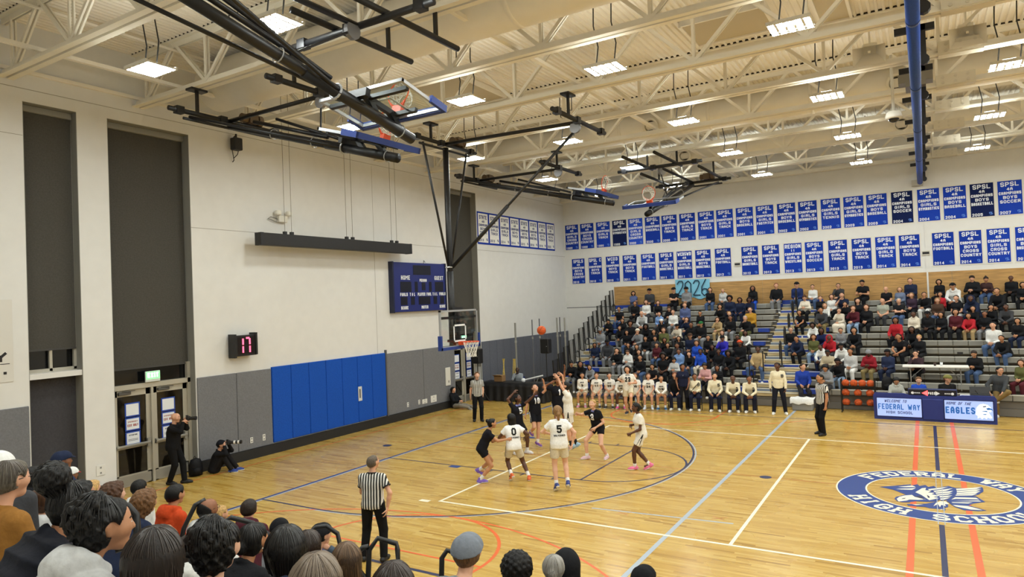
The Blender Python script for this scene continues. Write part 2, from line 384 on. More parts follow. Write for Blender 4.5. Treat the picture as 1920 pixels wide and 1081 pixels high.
EC = [[(12.077, 6.943), (12.118, 7.108), (12.206, 7.246), (12.33, 7.35), (12.378, 7.222), (12.468, 7.164), (12.568, 7.136), (12.446, 7.035), (12.291, 6.99), (12.248, 6.899), (12.16, 6.813), (12.116, 6.77)], [(12.385, 7.577), (12.499, 7.94), (12.569, 7.997), (12.557, 7.807), (12.661, 7.8), (12.603, 7.646), (12.717, 7.67), (12.659, 7.544), (12.793, 7.479), (12.691, 7.36), (12.779, 7.302), (12.623, 7.089), (12.489, 7.42)], [(12.604, 7.906), (12.967, 8.249), (12.812, 7.996), (12.627, 7.827)], [(12.695, 7.815), (13.045, 8.177), (12.913, 7.91), (12.717, 7.732)], [(12.728, 7.701), (13.039, 7.965), (12.966, 7.78), (12.739, 7.614)], [(12.749, 7.559), (13.022, 7.779), (12.94, 7.617), (12.771, 7.494)], [(12.792, 7.454), (13.017, 7.602), (12.924, 7.439), (12.802, 7.36)], [(12.801, 7.287), (12.979, 7.438), (12.865, 7.234), (12.81, 7.196)], [(13.09, 8.143), (13.544, 8.472), (13.432, 8.265), (13.097, 8.031)], [(13.095, 7.979), (13.523, 8.305), (13.424, 8.107), (13.098, 7.878)], [(13.09, 7.824), (13.502, 8.141), (13.403, 7.92), (13.087, 7.732)], [(13.075, 7.686), (13.435, 7.909), (13.339, 7.743), (13.061, 7.611)], [(12.986, 7.297), (13.057, 7.497), (13.396, 7.598), (13.444, 7.5), (13.064, 7.38)], [(12.972, 7.173), (13.429, 7.423), (13.468, 7.37), (13.059, 7.212)], [(12.981, 7.107), (13.325, 7.237), (13.246, 7.133), (13.001, 7.07)], [(12.997, 6.931), (13.238, 6.949), (13.454, 6.783), (13.269, 6.743), (13.047, 6.841)], [(12.731, 6.95), (12.798, 7.096), (12.895, 7.116), (12.945, 6.953), (12.869, 6.92), (12.888, 6.792), (12.815, 6.85), (12.791, 6.682), (12.762, 6.872), (12.685, 6.701)], [(12.073, 7.863), (12.32, 8.079), (12.393, 7.974), (12.181, 7.883)], [(12.043, 7.689), (12.394, 7.894), (12.325, 7.732), (12.138, 7.677)], [(12.34, 6.683), (12.535, 6.748), (12.405, 6.644)], [(12.799, 6.554), (12.872, 6.565), (12.788, 6.505)]]
ED = [[(12.177, 7.036), (12.233, 7.085), (12.212, 7.003), (12.156, 6.969)], [(12.343, 7.305), (12.4, 7.281), (12.467, 7.36), (12.512, 7.281), (12.546, 7.103), (12.445, 7.179)], [(12.58, 7.459), (12.624, 7.38), (12.635, 7.262), (12.602, 7.248)]]

ring(1.31, 1.83, RING_B, .0036, 'centre_ring'); ring(1.83, 1.86, LN_CRM, .0036, 'ring_edge'); ring(1.28, 1.31, LN_CRM, .0036, 'ring_edge')
def ringtext(text, a0, a1, r0, r1, flip):
    mb = MB(); n = len(text); st = (a1 - a0) / n
    for i, ch in enumerate(text):
        if ch == ' ': continue
        for k, q in enumerate(strokes(ch, .78, 1, .21, slab=.17)):
            vs = []
            for x, yy in q:
                a = math.radians(a0 + st * (i + .11 + x)); yy = min(max(yy, 0.0), 1.0)
                r = (r1 + (r0 - r1) * yy) if flip else (r0 + (r1 - r0) * yy)
                vs.append((RC[0] + r * math.cos(a), RC[1] + r * math.sin(a), .0046 + (k % 9) * 5e-5))
            mb.add(vs, [(0, 1, 2, 3)])
    return mb.build('ring_lettering', LN_CRM, fl)
ringtext('FEDERAL WAY', 152, 28, 1.4, 1.76, False)
ringtext('HIGH SCHOOL', 205, 335, 1.4, 1.76, True)
for i, P_ in enumerate(EB): poly_floor(P_, RING_B, .0036 + i * 5e-5, 'eagle_outline')
for i, P_ in enumerate(EC): poly_floor(P_, LN_CRM, .0046 + i * 3e-5, 'eagle_feather')
for i, P_ in enumerate(ED): poly_floor(P_, LN_BLUE, .0056 + i * 3e-5, 'eagle_marking')

# ---- walls
BAYS = [(-1.29, -.2), (.48, 2.57), (14.0, 15.95)]
BT = 8.88
mb = MB(); y = YN
for a, b in BAYS:
    mb.box(XB - .1, XW, y, a, 0, ZC); mb.box(XB - .1, XW, a, b, BT, ZC); y = b
mb.box(XB - .1, XW, y, YF + .2, 0, ZC)
wl = mb.build('wall_left', WHITE, kind='structure')
wf = MB().box(XB - .1, XR, YF, YF + .2, 0, ZC).build('wall_far', WHITE, kind='structure')
MB().box(XB - .1, XR, YN - .2, YN, 0, ZC).build('wall_near', WHITE, kind='structure')
MB().box(XR, XR + .2, YN - .2, YF + .2, 0, ZC).build('wall_right', WHITE, kind='structure')
def wpart(name, mb, mat, par=None): return mb.build(name, mat, par or wl)
JNT = M('#9b958a', .8)
for z in (9.15, 6.42):
    for (a, b) in ((YN, -1.29), (-.2, .48), (2.57, 14.0), (15.95, YF)) if z < 8.8 else ((YN, YF),):
        if z < 8.8 and b < 14: continue
        wpart('wall_joint', MB().box(XW, XW + .004, a, b, z, z + .012), JNT)
wpart('wall_joint', MB().box(XW, XW + .004, YN, -1.3, 8.13, 8.14), JNT)
for yy in (9.5,): wpart('wall_joint', MB().box(XW, XW + .003, yy, yy + .012, 2.5, 9.1), JNT)
wpart('support_angle', MB().box(XW, XW + .07, YN, YF, 9.48, 9.56), CREAM)
# wainscot
def panel(y0, y1, z1, mat, name='wall_panel', t=.035, z0=.27):
    return wpart(name, MB().bbox(XW - .005, XW + t, y0 + .006, y1 - .006, z0, z1, .012), mat)
for i in range(7): panel(-1.31 - 1.2 * (i + 1), -1.31 - 1.2 * i, 2.32, GREYP)
panel(2.59, 3.78, 2.46, GREYP); panel(3.78, 4.94, 2.46, GREYP)
for i in range(7): panel(4.95 + .697 * i, 4.95 + .697 * (i + 1), 2.5, BLUEPAD, 'wall_pad', .06, .3)
wpart('pad_edge', MB().box(XW, XW + .07, 9.84, 9.9, .1, 2.6), M('#5d5d5f', .6))
panel(9.9, 11.95, 2.46, GREYP); panel(11.95, 13.98, 2.46, GREYP)
for i in range(14): panel(15.97 + .595 * i, 15.97 + .595 * (i + 1), 2.45, SLATE)
for k, (a, b) in enumerate(((YN, -1.3), (-.2, .48), (2.58, 13.98), (15.97, YF))):
    MB().box(XW, XW + .1, a, b, 0, .27).build('baseboard_left' if k == 0 else 'baseboard_left_%d' % k, BASE, kind='structure')
# pad insert: light plate on the sixth pad
wpart('wall_hatch', MB().bbox(XW + .055, XW + .075, 8.43, 8.6, 1.0, 1.48, .005), M('#d9d9d6', .6))
wpart('hatch_slot', MB().box(XW + .075, XW + .078, 8.47, 8.53, 1.1, 1.4), M('#5a5a5a', .6))
def outlet(y, z, w=.12, h=.18):
    o = T('wall_outlet', 'small white outlet plate low on the grey wall at about %.1f metres past the blue pads' % (y - 9.8), 'outlet', (XW + .036, y, z))
    MB().bbox(0, .012, -w / 2, w / 2, -h / 2, h / 2, .004).build('plate', M('#e4e3de', .5), o)
    for s in (-1, 1): MB().box(.012, .014, -.02, .02, s * h * .25 - .02, s * h * .25 + .02).build('socket', M('#8b8b88', .5), o)
    return o
for (yy, zz, w, h, lab) in ((10.97, .5, .1, .17, 'single small white outlet plate nearest the blue pads on the grey wall'), (11.62, .5, .1, .17, 'second small white outlet plate low on the grey wall past the blue pads'),
                       (11.95, .48, .3, .17, 'wide white double outlet plate low on the grey wall'), (12.5, .5, .36, .26, 'largest white outlet plate low on the grey wall near the seated boy'),
                       (4.2, .52, .09, .16, 'small white outlet plate low on the grey panel beside the blue pads'), (4.62, .52, .09, .18, 'white outlet plate low on the grey panel touching the blue pads'), ):
    outlet(yy, zz, w, h)['label'] = lab
o = outlet(.12, .62, .2, .24); o.location.x = XW + .002; o['label'] = 'white outlet plate low on the white pier beside the double doors'
o = T('wall_panel_box', 'white rectangular control panel on the grey wall above the seated boy', 'panel', (XW + .036, 13.45, 1.25))
MB().bbox(0, .03, -.16, .16, -.36, .36, .01).build('cover', M('#dedcd4', .5), o); MB().box(.03, .036, .0, .06, -.25, -.16).build('latch', M('#7a7a78', .5), o)
# bays --------------------------------------------------------------
def jambs(a, b, n, z0=0):
    mb = MB()
    mb.box(XB, XW - .003, a, a + .012, z0, BT); mb.box(XB, XW - .003, b - .012, b, z0, BT); mb.box(XB, XW - .003, a, b, BT - .012, BT)
    mb.build('trim_%d' % n, REVEAL, kind='structure')
for n, (a, b) in enumerate(BAYS): jambs(a, b, n + 1)
def doorbay(a, b, n, posters):
    fr = MB(); d = .09; xf = XB + .05
    fr.box(XB, xf + .06, a + .012, a + d, 0, 2.9); fr.box(XB, xf + .06, b - d, b - .012, 0, 2.9); fr.box(XB, xf + .06, a, b, 2.36, 2.48); fr.box(XB, xf + .06, a, b, 8.76, 8.86)
    fr.box(XB, xf + .05, (a + b) / 2 - .03, (a + b) / 2 + .03, 0, 2.36)
    f = fr.build('window_%d' % n, ALU, kind='structure')
    MB().box(XB - .05, XB - .03, a, b, 0, BT).build('glass_pane', GLASSD, f)
    sh = T('roller_shade', ['', 'wide dark grey roller shade above the near double doors', '', 'dark grey roller shade above the far double doors behind the hoop'][n], 'shade', (XB + .03, (a + b) / 2, BT))
    MB().box(-.006, .006, -(b - a) / 2 + .03, (b - a) / 2 - .03, -(BT - 2.88), -.14).build('fabric', SHADE, sh)
    MB().box(-.014, .014, -(b - a) / 2 + .03, (b - a) / 2 - .03, -(BT - 2.84), -(BT - 2.88)).build('hem_bar', M('#3f3e3c', .6), sh)
    MB().bbox(-.03, .09, -(b - a) / 2 + .02, (b - a) / 2 - .02, -.16, -.015, .01).build('cassette', REVEAL, sh)
    dr = MB(); w = ((b - a) - 2 * d - .06) / 2
    for k in (0, 1):
        y0 = a + d + k * (w + .06); y1 = y0 + w; x = xf
        r = MB(); st = .11
        r.box(x - .045, x, y0, y0 + st, .01, 2.35); r.box(x - .045, x, y1 - st, y1, .01, 2.35); r.box(x - .045, x, y0, y1, 2.2, 2.35); r.box(x - .045, x, y0, y1, .01, .3)
        r.box(x - .045, x, y0, y1, .93, 1.02)
        dd = r.build('door_%d' % (2 * n - 1 + k), ALU, kind='structure')
        MB().box(x - .028, x - .02, y0 + st, y1 - st, .3, 2.2).build('door_glass', M('#14110d', .06), dd)
        MB().box(x, x + .004, y0 + .02, y1 - .02, .03, .27).build('kick_plate', STEEL, dd)
        pb = MB(); pb.bbox(x + .03, x + .075, y0 + .04, y1 - .04, .97, 1.03, .012); pb.box(x, x + .05, y0 + .04, y0 + .1, .95, 1.05); pb.box(x, x + .06, y1 - .12, y1 - .04, .9, 1.1)
        pb.build('push_bar', STEEL, dd)
        cl = MB().bbox(x, x + .07, y0 + .12, y0 + .42, 2.24, 2.31, .01); cl.bar((x + .06, y0 + .2, 2.32), (x + .1, y0 + .5, 2.33), .02); cl.build('door_closer', M('#54524e', .5), dd)
        for (pz0, pz1, blue) in posters:
            yc = y0 + w * (.52 if k == 0 else .45)
            o = T('door_notice', '%s notice taped inside the %s leaf of the %s double doors' % ({0: 'plain white top', 1: 'white middle red-lettered', 2: 'lower blue-edged'}[blue], ['left', 'right'][k], ['', 'near', '', 'far'][n]), 'notice', (x - .016, yc, (pz0 + pz1) / 2))
            h = (pz1 - pz0) / 2; ww = .155
            MB().box(0, .003, -ww - .03, ww + .03, -h - .03, h + .03).build('tape_border', TAPE, o)
            MB().box(.003, .005, -ww, ww, -h, h).build('sheet', PAPER, o)
            t = MB()
            if blue == 1: letters(t, strokes('EMERGENCY', .24, .035, .008), (.0056, -.12, .04), (0, 1, 0), (0, 0, 1)); letters(t, strokes('EXIT ONLY', .26, .06, .014), (.0056, -.13, -.06), (0, 1, 0), (0, 0, 1))
            elif blue == 2: letters(t, strokes('ATTENTION', .2, .035, .01), (.0056, -.1, .06), (0, 1, 0), (0, 0, 1)); t.box(.005, .0056, -.12, .12, -.03, -.02); t.box(.005, .0056, -.12, .12, -.06, -.05)
            if t.v: t.build('print', M('#9c3026', .8) if blue == 1 else M('#23293b', .8), o)
    return f
doorbay(*BAYS[1], 1, [(1.72, 2.0, 0), (1.38, 1.64, 1), (1.03, 1.3, 2)])
doorbay(*BAYS[2], 3, [(1.72, 2.0, 0), (1.38, 1.64, 1), (1.03, 1.3, 2)])
a, b = BAYS[0]
fr = MB(); xf = XB + .07
fr.box(XB, xf, a, b, 2.98, 3.06); fr.box(XB, xf, a, b, 8.76, 8.86); fr.box(XB, xf, a + .012, a + .07, 3, 8.86); fr.box(XB, xf, b - .07, b - .012, 3, 8.86); fr.box(XB, xf, (a + b) / 2 - .03, (a + b) / 2 + .03, 3, 8.86)
f = fr.build('window_2', ALU, kind='structure')
MB().box(XB - .05, XB - .03, a, b, 2.9, BT).build('glass_pane', GLASSD, f)
MB().box(XB, XW - .02, a + .01, b - .01, 2.86, 2.98).build('window_sill', WHITE, f)
MB().box(XB - .06, XB - .01, a, b, 0, 2.86).build('lower_panel', M('#47464a', .95, 'fabric'), f)
sh = T('roller_shade', 'narrow dark grey roller shade at the far left over a strip of window', 'shade', (XB + .09, (a + b) / 2, BT))
MB().box(-.006, .006, -(b - a) / 2 + .03, (b - a) / 2 - .03, -(BT - 3.5), -.14).build('fabric', SHADE, sh)
MB().box(-.014, .014, -(b - a) / 2 + .03, (b - a) / 2 - .03, -(BT - 3.46), -(BT - 3.5)).build('hem_bar', M('#3f3e3c', .6), sh)
MB().bbox(-.03, .06, -(b - a) / 2 + .02, (b - a) / 2 - .02, -.16, -.015, .01).build('cassette', REVEAL, sh)
# exit sign on the transom
o = T('exit_sign', 'glowing green exit sign on the bar over the near double doors', 'sign', (XB + .14, 1.52, 2.62))
MB().bbox(-.02, .02, -.19, .19, -.13, .14, .01).build('housing', M('#d9dedb', .4), o)
MB().box(.02, .024, -.18, .18, -.06, .13).build('lit_face', M('#8fe8a0', .5, 'plain', 0, .9), o)
letters(MB(), strokes('EXIT', .28, .12, .03), (.025, -.14, -.02), (0, 1, 0), (0, 0, 1)).build('lettering', M('#f4fff4', .5, 'plain', 0, 1.6), o)
# ---- far wall: plywood strip, white banners' ledge
PLY = M('#b68d55', .7, 'wood')
for i in range(13):
    x0 = -.96 + 2.44 * i
    MB().box(x0 + .004, x0 + 2.436, YF - .02, YF, 3.6, 4.68).build('plywood_panel', PLY, wf)
for x in (12.84,): MB().box(x - .03, x + .03, YF - .03, YF, 3.6, 6.6).build('wall_strip', WHITE, wf)
MB().box(XW, -.96, YF - .008, YF, 3.66, 3.69).build('wall_joint', M('#55565c', .8), wf)
MB().box(XW, XR, YF - .08, YF, 9.45, 9.55).build('support_angle', CREAM, wf)
for i, (x, lab) in enumerate(((5.29, 'small dark air vent between the two groups of lower banners'), (12.82, 'small dark air vent before the last group of lower banners'))):
    o = T('wall_vent', lab, 'vent', (x, YF, 5.47))
    MB().bbox(-.14, .14, -.05, 0, -.1, .1, .01).build('housing', M('#d2cec2', .6), o); MB().box(-.12, .12, -.053, -.05, -.05, .05).build('slot', BLACK, o)

# ================================================================ roof: deck, trusses, ducts, lights
TY = [1.25 + 2.85 * (i - 3) for i in range(0, 12)]
ZB = 9.29
mb = MB(); pit = .15; prof = [(0, 0), (.05, 0), (.065, .045), (.135, .045)]
xs = []; x = XB
while x < XR:
    for dx, dz in prof: xs.append((x + dx, ZC - .05 + dz))
    x += pit
n = len(xs)
mb.add([(a, YN, z) for a, z in xs] + [(a, YF, z) for a, z in xs], [(i, i + 1, n + i + 1, n + i) for i in range(n - 1)])
deck = MB().box(XB - .1, XR + .2, YN - .2, YF + .2, ZC + .02, ZC + .2).build('ceiling', CREAM, kind='structure')
mb.build('corrugated_deck', CREAM, deck)
def web_mesh(dx, w):
    m = MB(); m.bar((0, -.04, ZB + .1), (dx, -.04, ZC - .14), w, w * .5, (0, 1, 0)); m.bar((0, .04, ZB + .1), (dx, .04, ZC - .14), w, w * .5, (0, 1, 0))
    return m
tr0 = None
def make_truss():
    FLUTE_DK = M('#2b251d', .9)  # dark colour standing in for the shade inside the deck flutes
    r = T('roof_truss', None, None); r['kind'] = 'structure'
    for s in (-1, 1):
        c = MB(); c.box(XW, XR, s * .03, s * .16, ZB, ZB + .03); c.box(XW, XR, s * .03, s * .055, ZB + .03, ZB + .16)
        c.build('bottom_chord', CREAM2, r)
        c = MB(); c.box(XW, XR, s * .02, s * .14, ZC - .08, ZC - .05); c.box(XW, XR, s * .02, s * .045, ZC - .2, ZC - .08); c.build('top_chord', CREAM2, r)
    flute_mb = MB(); xx = XB
    while xx < XR - .2:
        for yy in (-.15, .15): flute_mb.add([(xx + .052, yy, ZC - .052), (xx + .148, yy, ZC - .052), (xx + .135, yy, ZC - .006), (xx + .065, yy, ZC - .006)], [(0, 1, 2, 3)])
        xx += pit
    flute_mb.build('flute_shadow', FLUTE_DK, r, kind='stuff')
    x = -3.3; k = 0; first = {}
    while x < XR - 1.4:
        for nm, dx in (('web_vertical', 0), ('web_diagonal', 1.12), ('web_diagonal', -1.12)):
            if x + dx < XW: continue
            if (nm, dx) not in first:
                o = web_mesh(dx, .075 if dx else .065).build(nm, CREAM2, r); first[(nm, dx)] = o
            else:
                o = first[(nm, dx)].copy(); COL.objects.link(o); o.parent = r
            o.location = (x, 0, 0)
        x += 2.36
    pl = MB().box(13.2, 14.05, -.15, .15, ZB - .02, ZB).box(13.2, 14.05, -.175, -.16, ZB, ZB + .28)
    p = pl.build('splice_plate', M('#d8d0bd', .5), r)
    for i in range(3):
        for j in range(2): MB().lathe([(.001, -.195), (.035, -.195), (.035, -.175)], (13.35 + .27 * i, 0, ZB + .07 + .14 * j), 'y', 8).build('bolt', M('#cfc7b6', .45), p)
    return r
tr0 = make_truss()
for i, y in enumerate(TY):
    t = tr0 if i == 0 else dup(tr0)
    t.location = (0, y, 0)
# bridging bars between trusses close to the left wall
mb0 = None
for x in (-2.2, 5.5, 20.5):
    b = MB(); b.box(x - .05, x + .05, YN, YF, ZB + .22, ZB + .3); b.box(x + .1, x + .13, YN, YF, ZC - .3, ZC - .25)
    b.build('bridging_beam', CREAM, kind='structure')
for (x0, x1, y0, y1) in ((8.1, 9.9, 7.4, 8.9), (.2, 1.9, 7.0, 9.5), (10.9, 11.5, 6.0, 9.3), (16, 18, 7.4, 8.9)):
    b = MB().box(x0, x1, y0, y1, ZC - .16, ZC - .06); hb = b.build('trim_hatch', M('#c4b698', .8), kind='structure')
    e = MB(); 
    for (c0, c1, d0, d1) in ((x0 - .06, x0, y0, y1), (x1, x1 + .06, y0, y1), (x0, x1, y0 - .06, y0), (x0, x1, y1, y1 + .06)): e.box(c0, c1, d0, d1, ZC - .2, ZC - .06)
    e.build('hatch_rim', CREAM, hb)
# ducts
def duct(y, z, r, x0, label, nozzles, tilt):
    o = T('air_duct', label, 'duct', (x0, y, z))
    MB().lathe([(r * .9, 0), (r, .02)] + [(r, (26 - x0) * i / 10) for i in range(1, 11)], (0, 0, 0), 'x', 28).build('pipe', CREAM, o, True)
    MB().lathe([(.001, .03), (r * .9, .03), (r * .9, 0)], (0, 0, 0), 'x', 28).build('end_disc', CREAM2, o)
    x = 3.0
    while x < 24 - x0:
        MB().lathe([(r, x - .05), (r + .02, x - .04), (r + .02, x + .04), (r, x + .05)], (0, 0, 0), 'x', 28).build('seam_ring', CREAM, o, True); x += 3.05
    for nx in nozzles:
        d = Vector((0, -math.cos(tilt), -math.sin(tilt))); c = Vector((nx - x0, 0, 0)); u = Vector((1, 0, 0)); v = d.cross(u)
        m = MB(); vs = []; R = [(.23, r - .06), (.23, r + .06), (.27, r + .06), (.27, r + .08), (.2, r + .08), (.17, r - .02), (.001, r - .02)]
        for (rr, dd) in R:
            for j in range(20):
                a = j * math.pi / 10; vs.append(c + d * dd + u * (rr * math.cos(a)) + v * (rr * math.sin(a)))
        fs = [(i * 20 + j, i * 20 + (j + 1) % 20, (i + 1) * 20 + (j + 1) % 20, (i + 1) * 20 + j) for i in range(6) for j in range(20)]
        m.add(vs, fs[:100]); nz = m.build('nozzle', CREAM2, o)
        m = MB(); m.add(vs, fs[80:]); m.build('nozzle_throat', M('#2b2620', .8), nz)
duct(2.72, 9.96, .62, -2.7, 'widest beige round duct hanging near the ceiling above the first trusses', [], .5)
duct(14.05, 9.97, .46, -2.1, 'middle beige round duct with nozzles above the far half of the court', [5.1, 12.3, 19.5], .25)
duct(19.75, 9.97, .44, -2.1, 'farthest beige round duct with dark nozzles before the banner wall', [4.5, 12.27, 19.8], .25)
# high bay lights
HOUS = M('#d6d2c8', .5); LEDM = M('#f8fffc', .5, 'plain', 0, LED_STRENGTH); UP_FILL = M('#f8fffc', .5, 'plain', 0, LED_STRENGTH * .23); CORD = M('#1a1815', .6)
def make_light():
    t = T('high_bay_light', None, 'ceiling light', group='high bay lights under the roof trusses')
    h = MB(); 
    for y in (-.3, .3): h.box(-.37, .37, y - .02, y + .02, .0, .06)
    h.box(-.12, .12, -.1, .1, .05, .13); h.build('housing', HOUS, t)
    for i in range(5):
        x = -.3 + .15 * i
        b = MB().box(x - .055, x + .055, -.29, .29, .006, .04).build('led_bar', HOUS, t)
        MB().add([(x - .05, -.285, 0.004), (x + .05, -.285, 0.004), (x + .05, .285, 0.004), (x - .05, .285, 0.004)], [(3, 2, 1, 0)]).build('lens', LEDM, b)
        MB().add([(x - .045, -.285, .042), (x + .045, -.285, .042), (x + .045, .285, .042), (x - .045, .285, .042)], [(0, 1, 2, 3)]).build('top_lens', UP_FILL, b)  # upward glow added to brighten the ceiling, not a lens of the fixture
    for x in (-.2, .2):
        MB().path([(x, 0, .1), (x + .05, .02, .5), (x - .03, 0, .95), (x, 0, ZC - 8.87 + .01)], .014, 5).build('cord', CORD, t)
    return t
LX = [.2, 3.75, 7.28, 10.87, 14.5, 18.1, 21.7, 25.3]; LY = [-6.0, -.75, 4.7, 10.0, 15.2, 20.45]
lt0 = make_light(); k = 0
rown = {4.7: 'second', 10.0: 'third', 15.2: 'fourth', 20.45: 'farthest', -.75: 'nearest', -6.0: 'rearmost'}
ordn = ['first', 'second', 'third', 'fourth', 'fifth', 'sixth', 'seventh', 'eighth']
for j, y in enumerate(LY):
    for i, x in enumerate(LX):
        t = lt0 if k == 0 else dup(lt0); k += 1
        t.location = (x, y, 8.87)
        t['label'] = 'bright white LED panel, %s from the left wall in the %s lit row' % (ordn[i], rown[y])
# divider curtain roll in blue along the centre line
o = T('curtain_roll', 'long blue rolled divider curtain hanging under the roof at centre court', 'curtain', (12.74, 1, 8.36))
MB().path([(0, -8, 0), (0, 23.1, 0)], .1, 14).build('roll', M('#22479c', .5, 'fabric'), o, True)
for y in (3.2, 7.4, 12, 17): MB().path([(0, y - .05, 0), (0, y + .05, 0)], .108, 14).build('seam_band', M('#16346f', .5), o, True)
for ty in TY[3:]:
    y = ty - 1
    b = MB().box(-.32, .35, y - .05, y + .05, .68, .8).box(.1, .2, y - .05, y + .05, .1, .8).lathe([(.001, y - .06), (.1, y - .06), (.1, y + .06), (.001, y + .06)], (.15, 0, .12), 'y', 10)
    b.build('hanger', BLACK, o)
MB().box(-.34, .34, 8.6, 9.0, .42, .62).box(-.2, .2, 8.5, 9.1, .3, .45).build('winch_motor', M('#8e8b84', .4, 'plain', .5), o)
MB().lathe([(.001, 23.0), (.14, 23.0), (.14, 23.12), (.001, 23.12)], (0, 0, 0), 'y', 12).box(-.3, .1, 23.05, 23.27, -.12, .12).build('end_bracket', M('#c3bfb4', .5), o)
# speaker horns, dome camera, cameras on the wall
for (x, y, lab) in ((11.85, 9.7, 'cream horn loudspeaker hanging left of the blue roll'), (13.75, 9.7, 'cream horn loudspeaker hanging right of the blue roll')):
    o = T('horn_speaker', lab, 'speaker', (x, y, 9.72))
    v = [(-.12, .1, .12), (.12, .1, .12), (.12, .1, -.05), (-.12, .1, -.05), (-.34, -.3, .0), (.34, -.3, .0), (.34, -.26, -.42), (-.34, -.26, -.42)]
    MB().add(v, [(0, 1, 2, 3), (1, 0, 4, 5), (2, 1, 5, 6), (3, 2, 6, 7), (0, 3, 7, 4)]).build('horn', CREAM, o)
    MB().bbox(-.16, .16, .08, .45, -.12, .2, .03).build('driver', CREAM2, o); MB().bar((0, -.2, -.1), (0, .15, .0), .05).build('phase_plug', CREAM2, o)
    MB().bar((0, .2, .2), (0, .2, .85), .04).build('hanger', CREAM2, o)
o = T('dome_camera', 'white dome camera on a long drop pipe beside the blue roll', 'camera', (12.24, 11.2, 8.35))
MB().path([(0, 0, .15), (0, 0, 1.6)], .035, 8).build('drop_pipe', M('#d9d4c6', .5), o, True)
MB().lathe([(.03, .2), (.16, .16), (.19, .05), (.19, 0), (.001, 0)], n=16).build('housing', M('#e4e0d6', .5), o, True)
MB().sphere((0, 0, 0), .12, 14, 8, (1, 1, .8)).build('dome', M('#1c1c1e', .1), o, True)
o = T('wall_camera', 'small black camera on a bracket high on the left wall', 'camera', (XW, 3.88, 8.86))
MB().bbox(.1, .32, -.13, .13, -.2, .14, .02).build('body', BLACK, o); MB().bar((0, 0, .1), (.2, 0, .2), .05).bar((.2, 0, .1), (.2, 0, .26), .04).build('bracket', BLACK, o)
MB().path([(.15, -.1, -.2), (.14, -.06, -.36), (.08, 0, -.46), (.02, 0, -.5)], .012, 6).path([(.15, .1, -.2), (.14, .07, -.3), (.08, 0, -.4)], .012, 6).build('cable', CORD, o)
o = T('emergency_light', 'white twin-head emergency lamp above the black hanging beam', 'lamp', (XW + .012, 5.49, 6.92))
MB().bbox(0, .12, -.16, .16, -.14, .06, .015).build('battery_box', M('#dedacd', .5), o)
for s in (-1, 1): MB().bbox(.05, .2, s * .2 - .09, s * .2 + .09, .06, .2, .03).build('lamp_head', M('#e9e6da', .4), o)
MB().path([(.05, -.16, -.05), (.05, -.4, 0), (.04, -.5, -.06), (.05, -.2, -.14)], .012, 6).build('cable', M('#77746c', .6), o)

# ================================================================ backstops, scoreboard, banners
BOARDW = M('#e9ecee', .35); FRAMEM = M('#b9bcc0', .35, 'plain', .5); PADB = M('#1f3a86', .5); RIMO = M('#e2511f', .4); NETW = M('#eceae2', .8)
STEELB = M('#131316', .45); GLS = None
def glass():
    m = bpy.data.materials.new('clear_glass'); m.use_nodes = True
    nt = m.node_tree; nt.nodes.clear(); o = nt.nodes.new('ShaderNodeOutputMaterial')
    t = nt.nodes.new('ShaderNodeBsdfTransparent'); g = nt.nodes.new('ShaderNodeBsdfGlossy'); g.inputs['Roughness'].default_value = .03
    mx = nt.nodes.new('ShaderNodeMixShader'); mx.inputs[0].default_value = .09; t.inputs[0].default_value = (.93, .96, .95, 1)
    nt.links.new(t.outputs[0], mx.inputs[1]); nt.links.new(g.outputs[0], mx.inputs[2]); nt.links.new(mx.outputs[0], o.inputs[0])
    return m
GLS = glass()
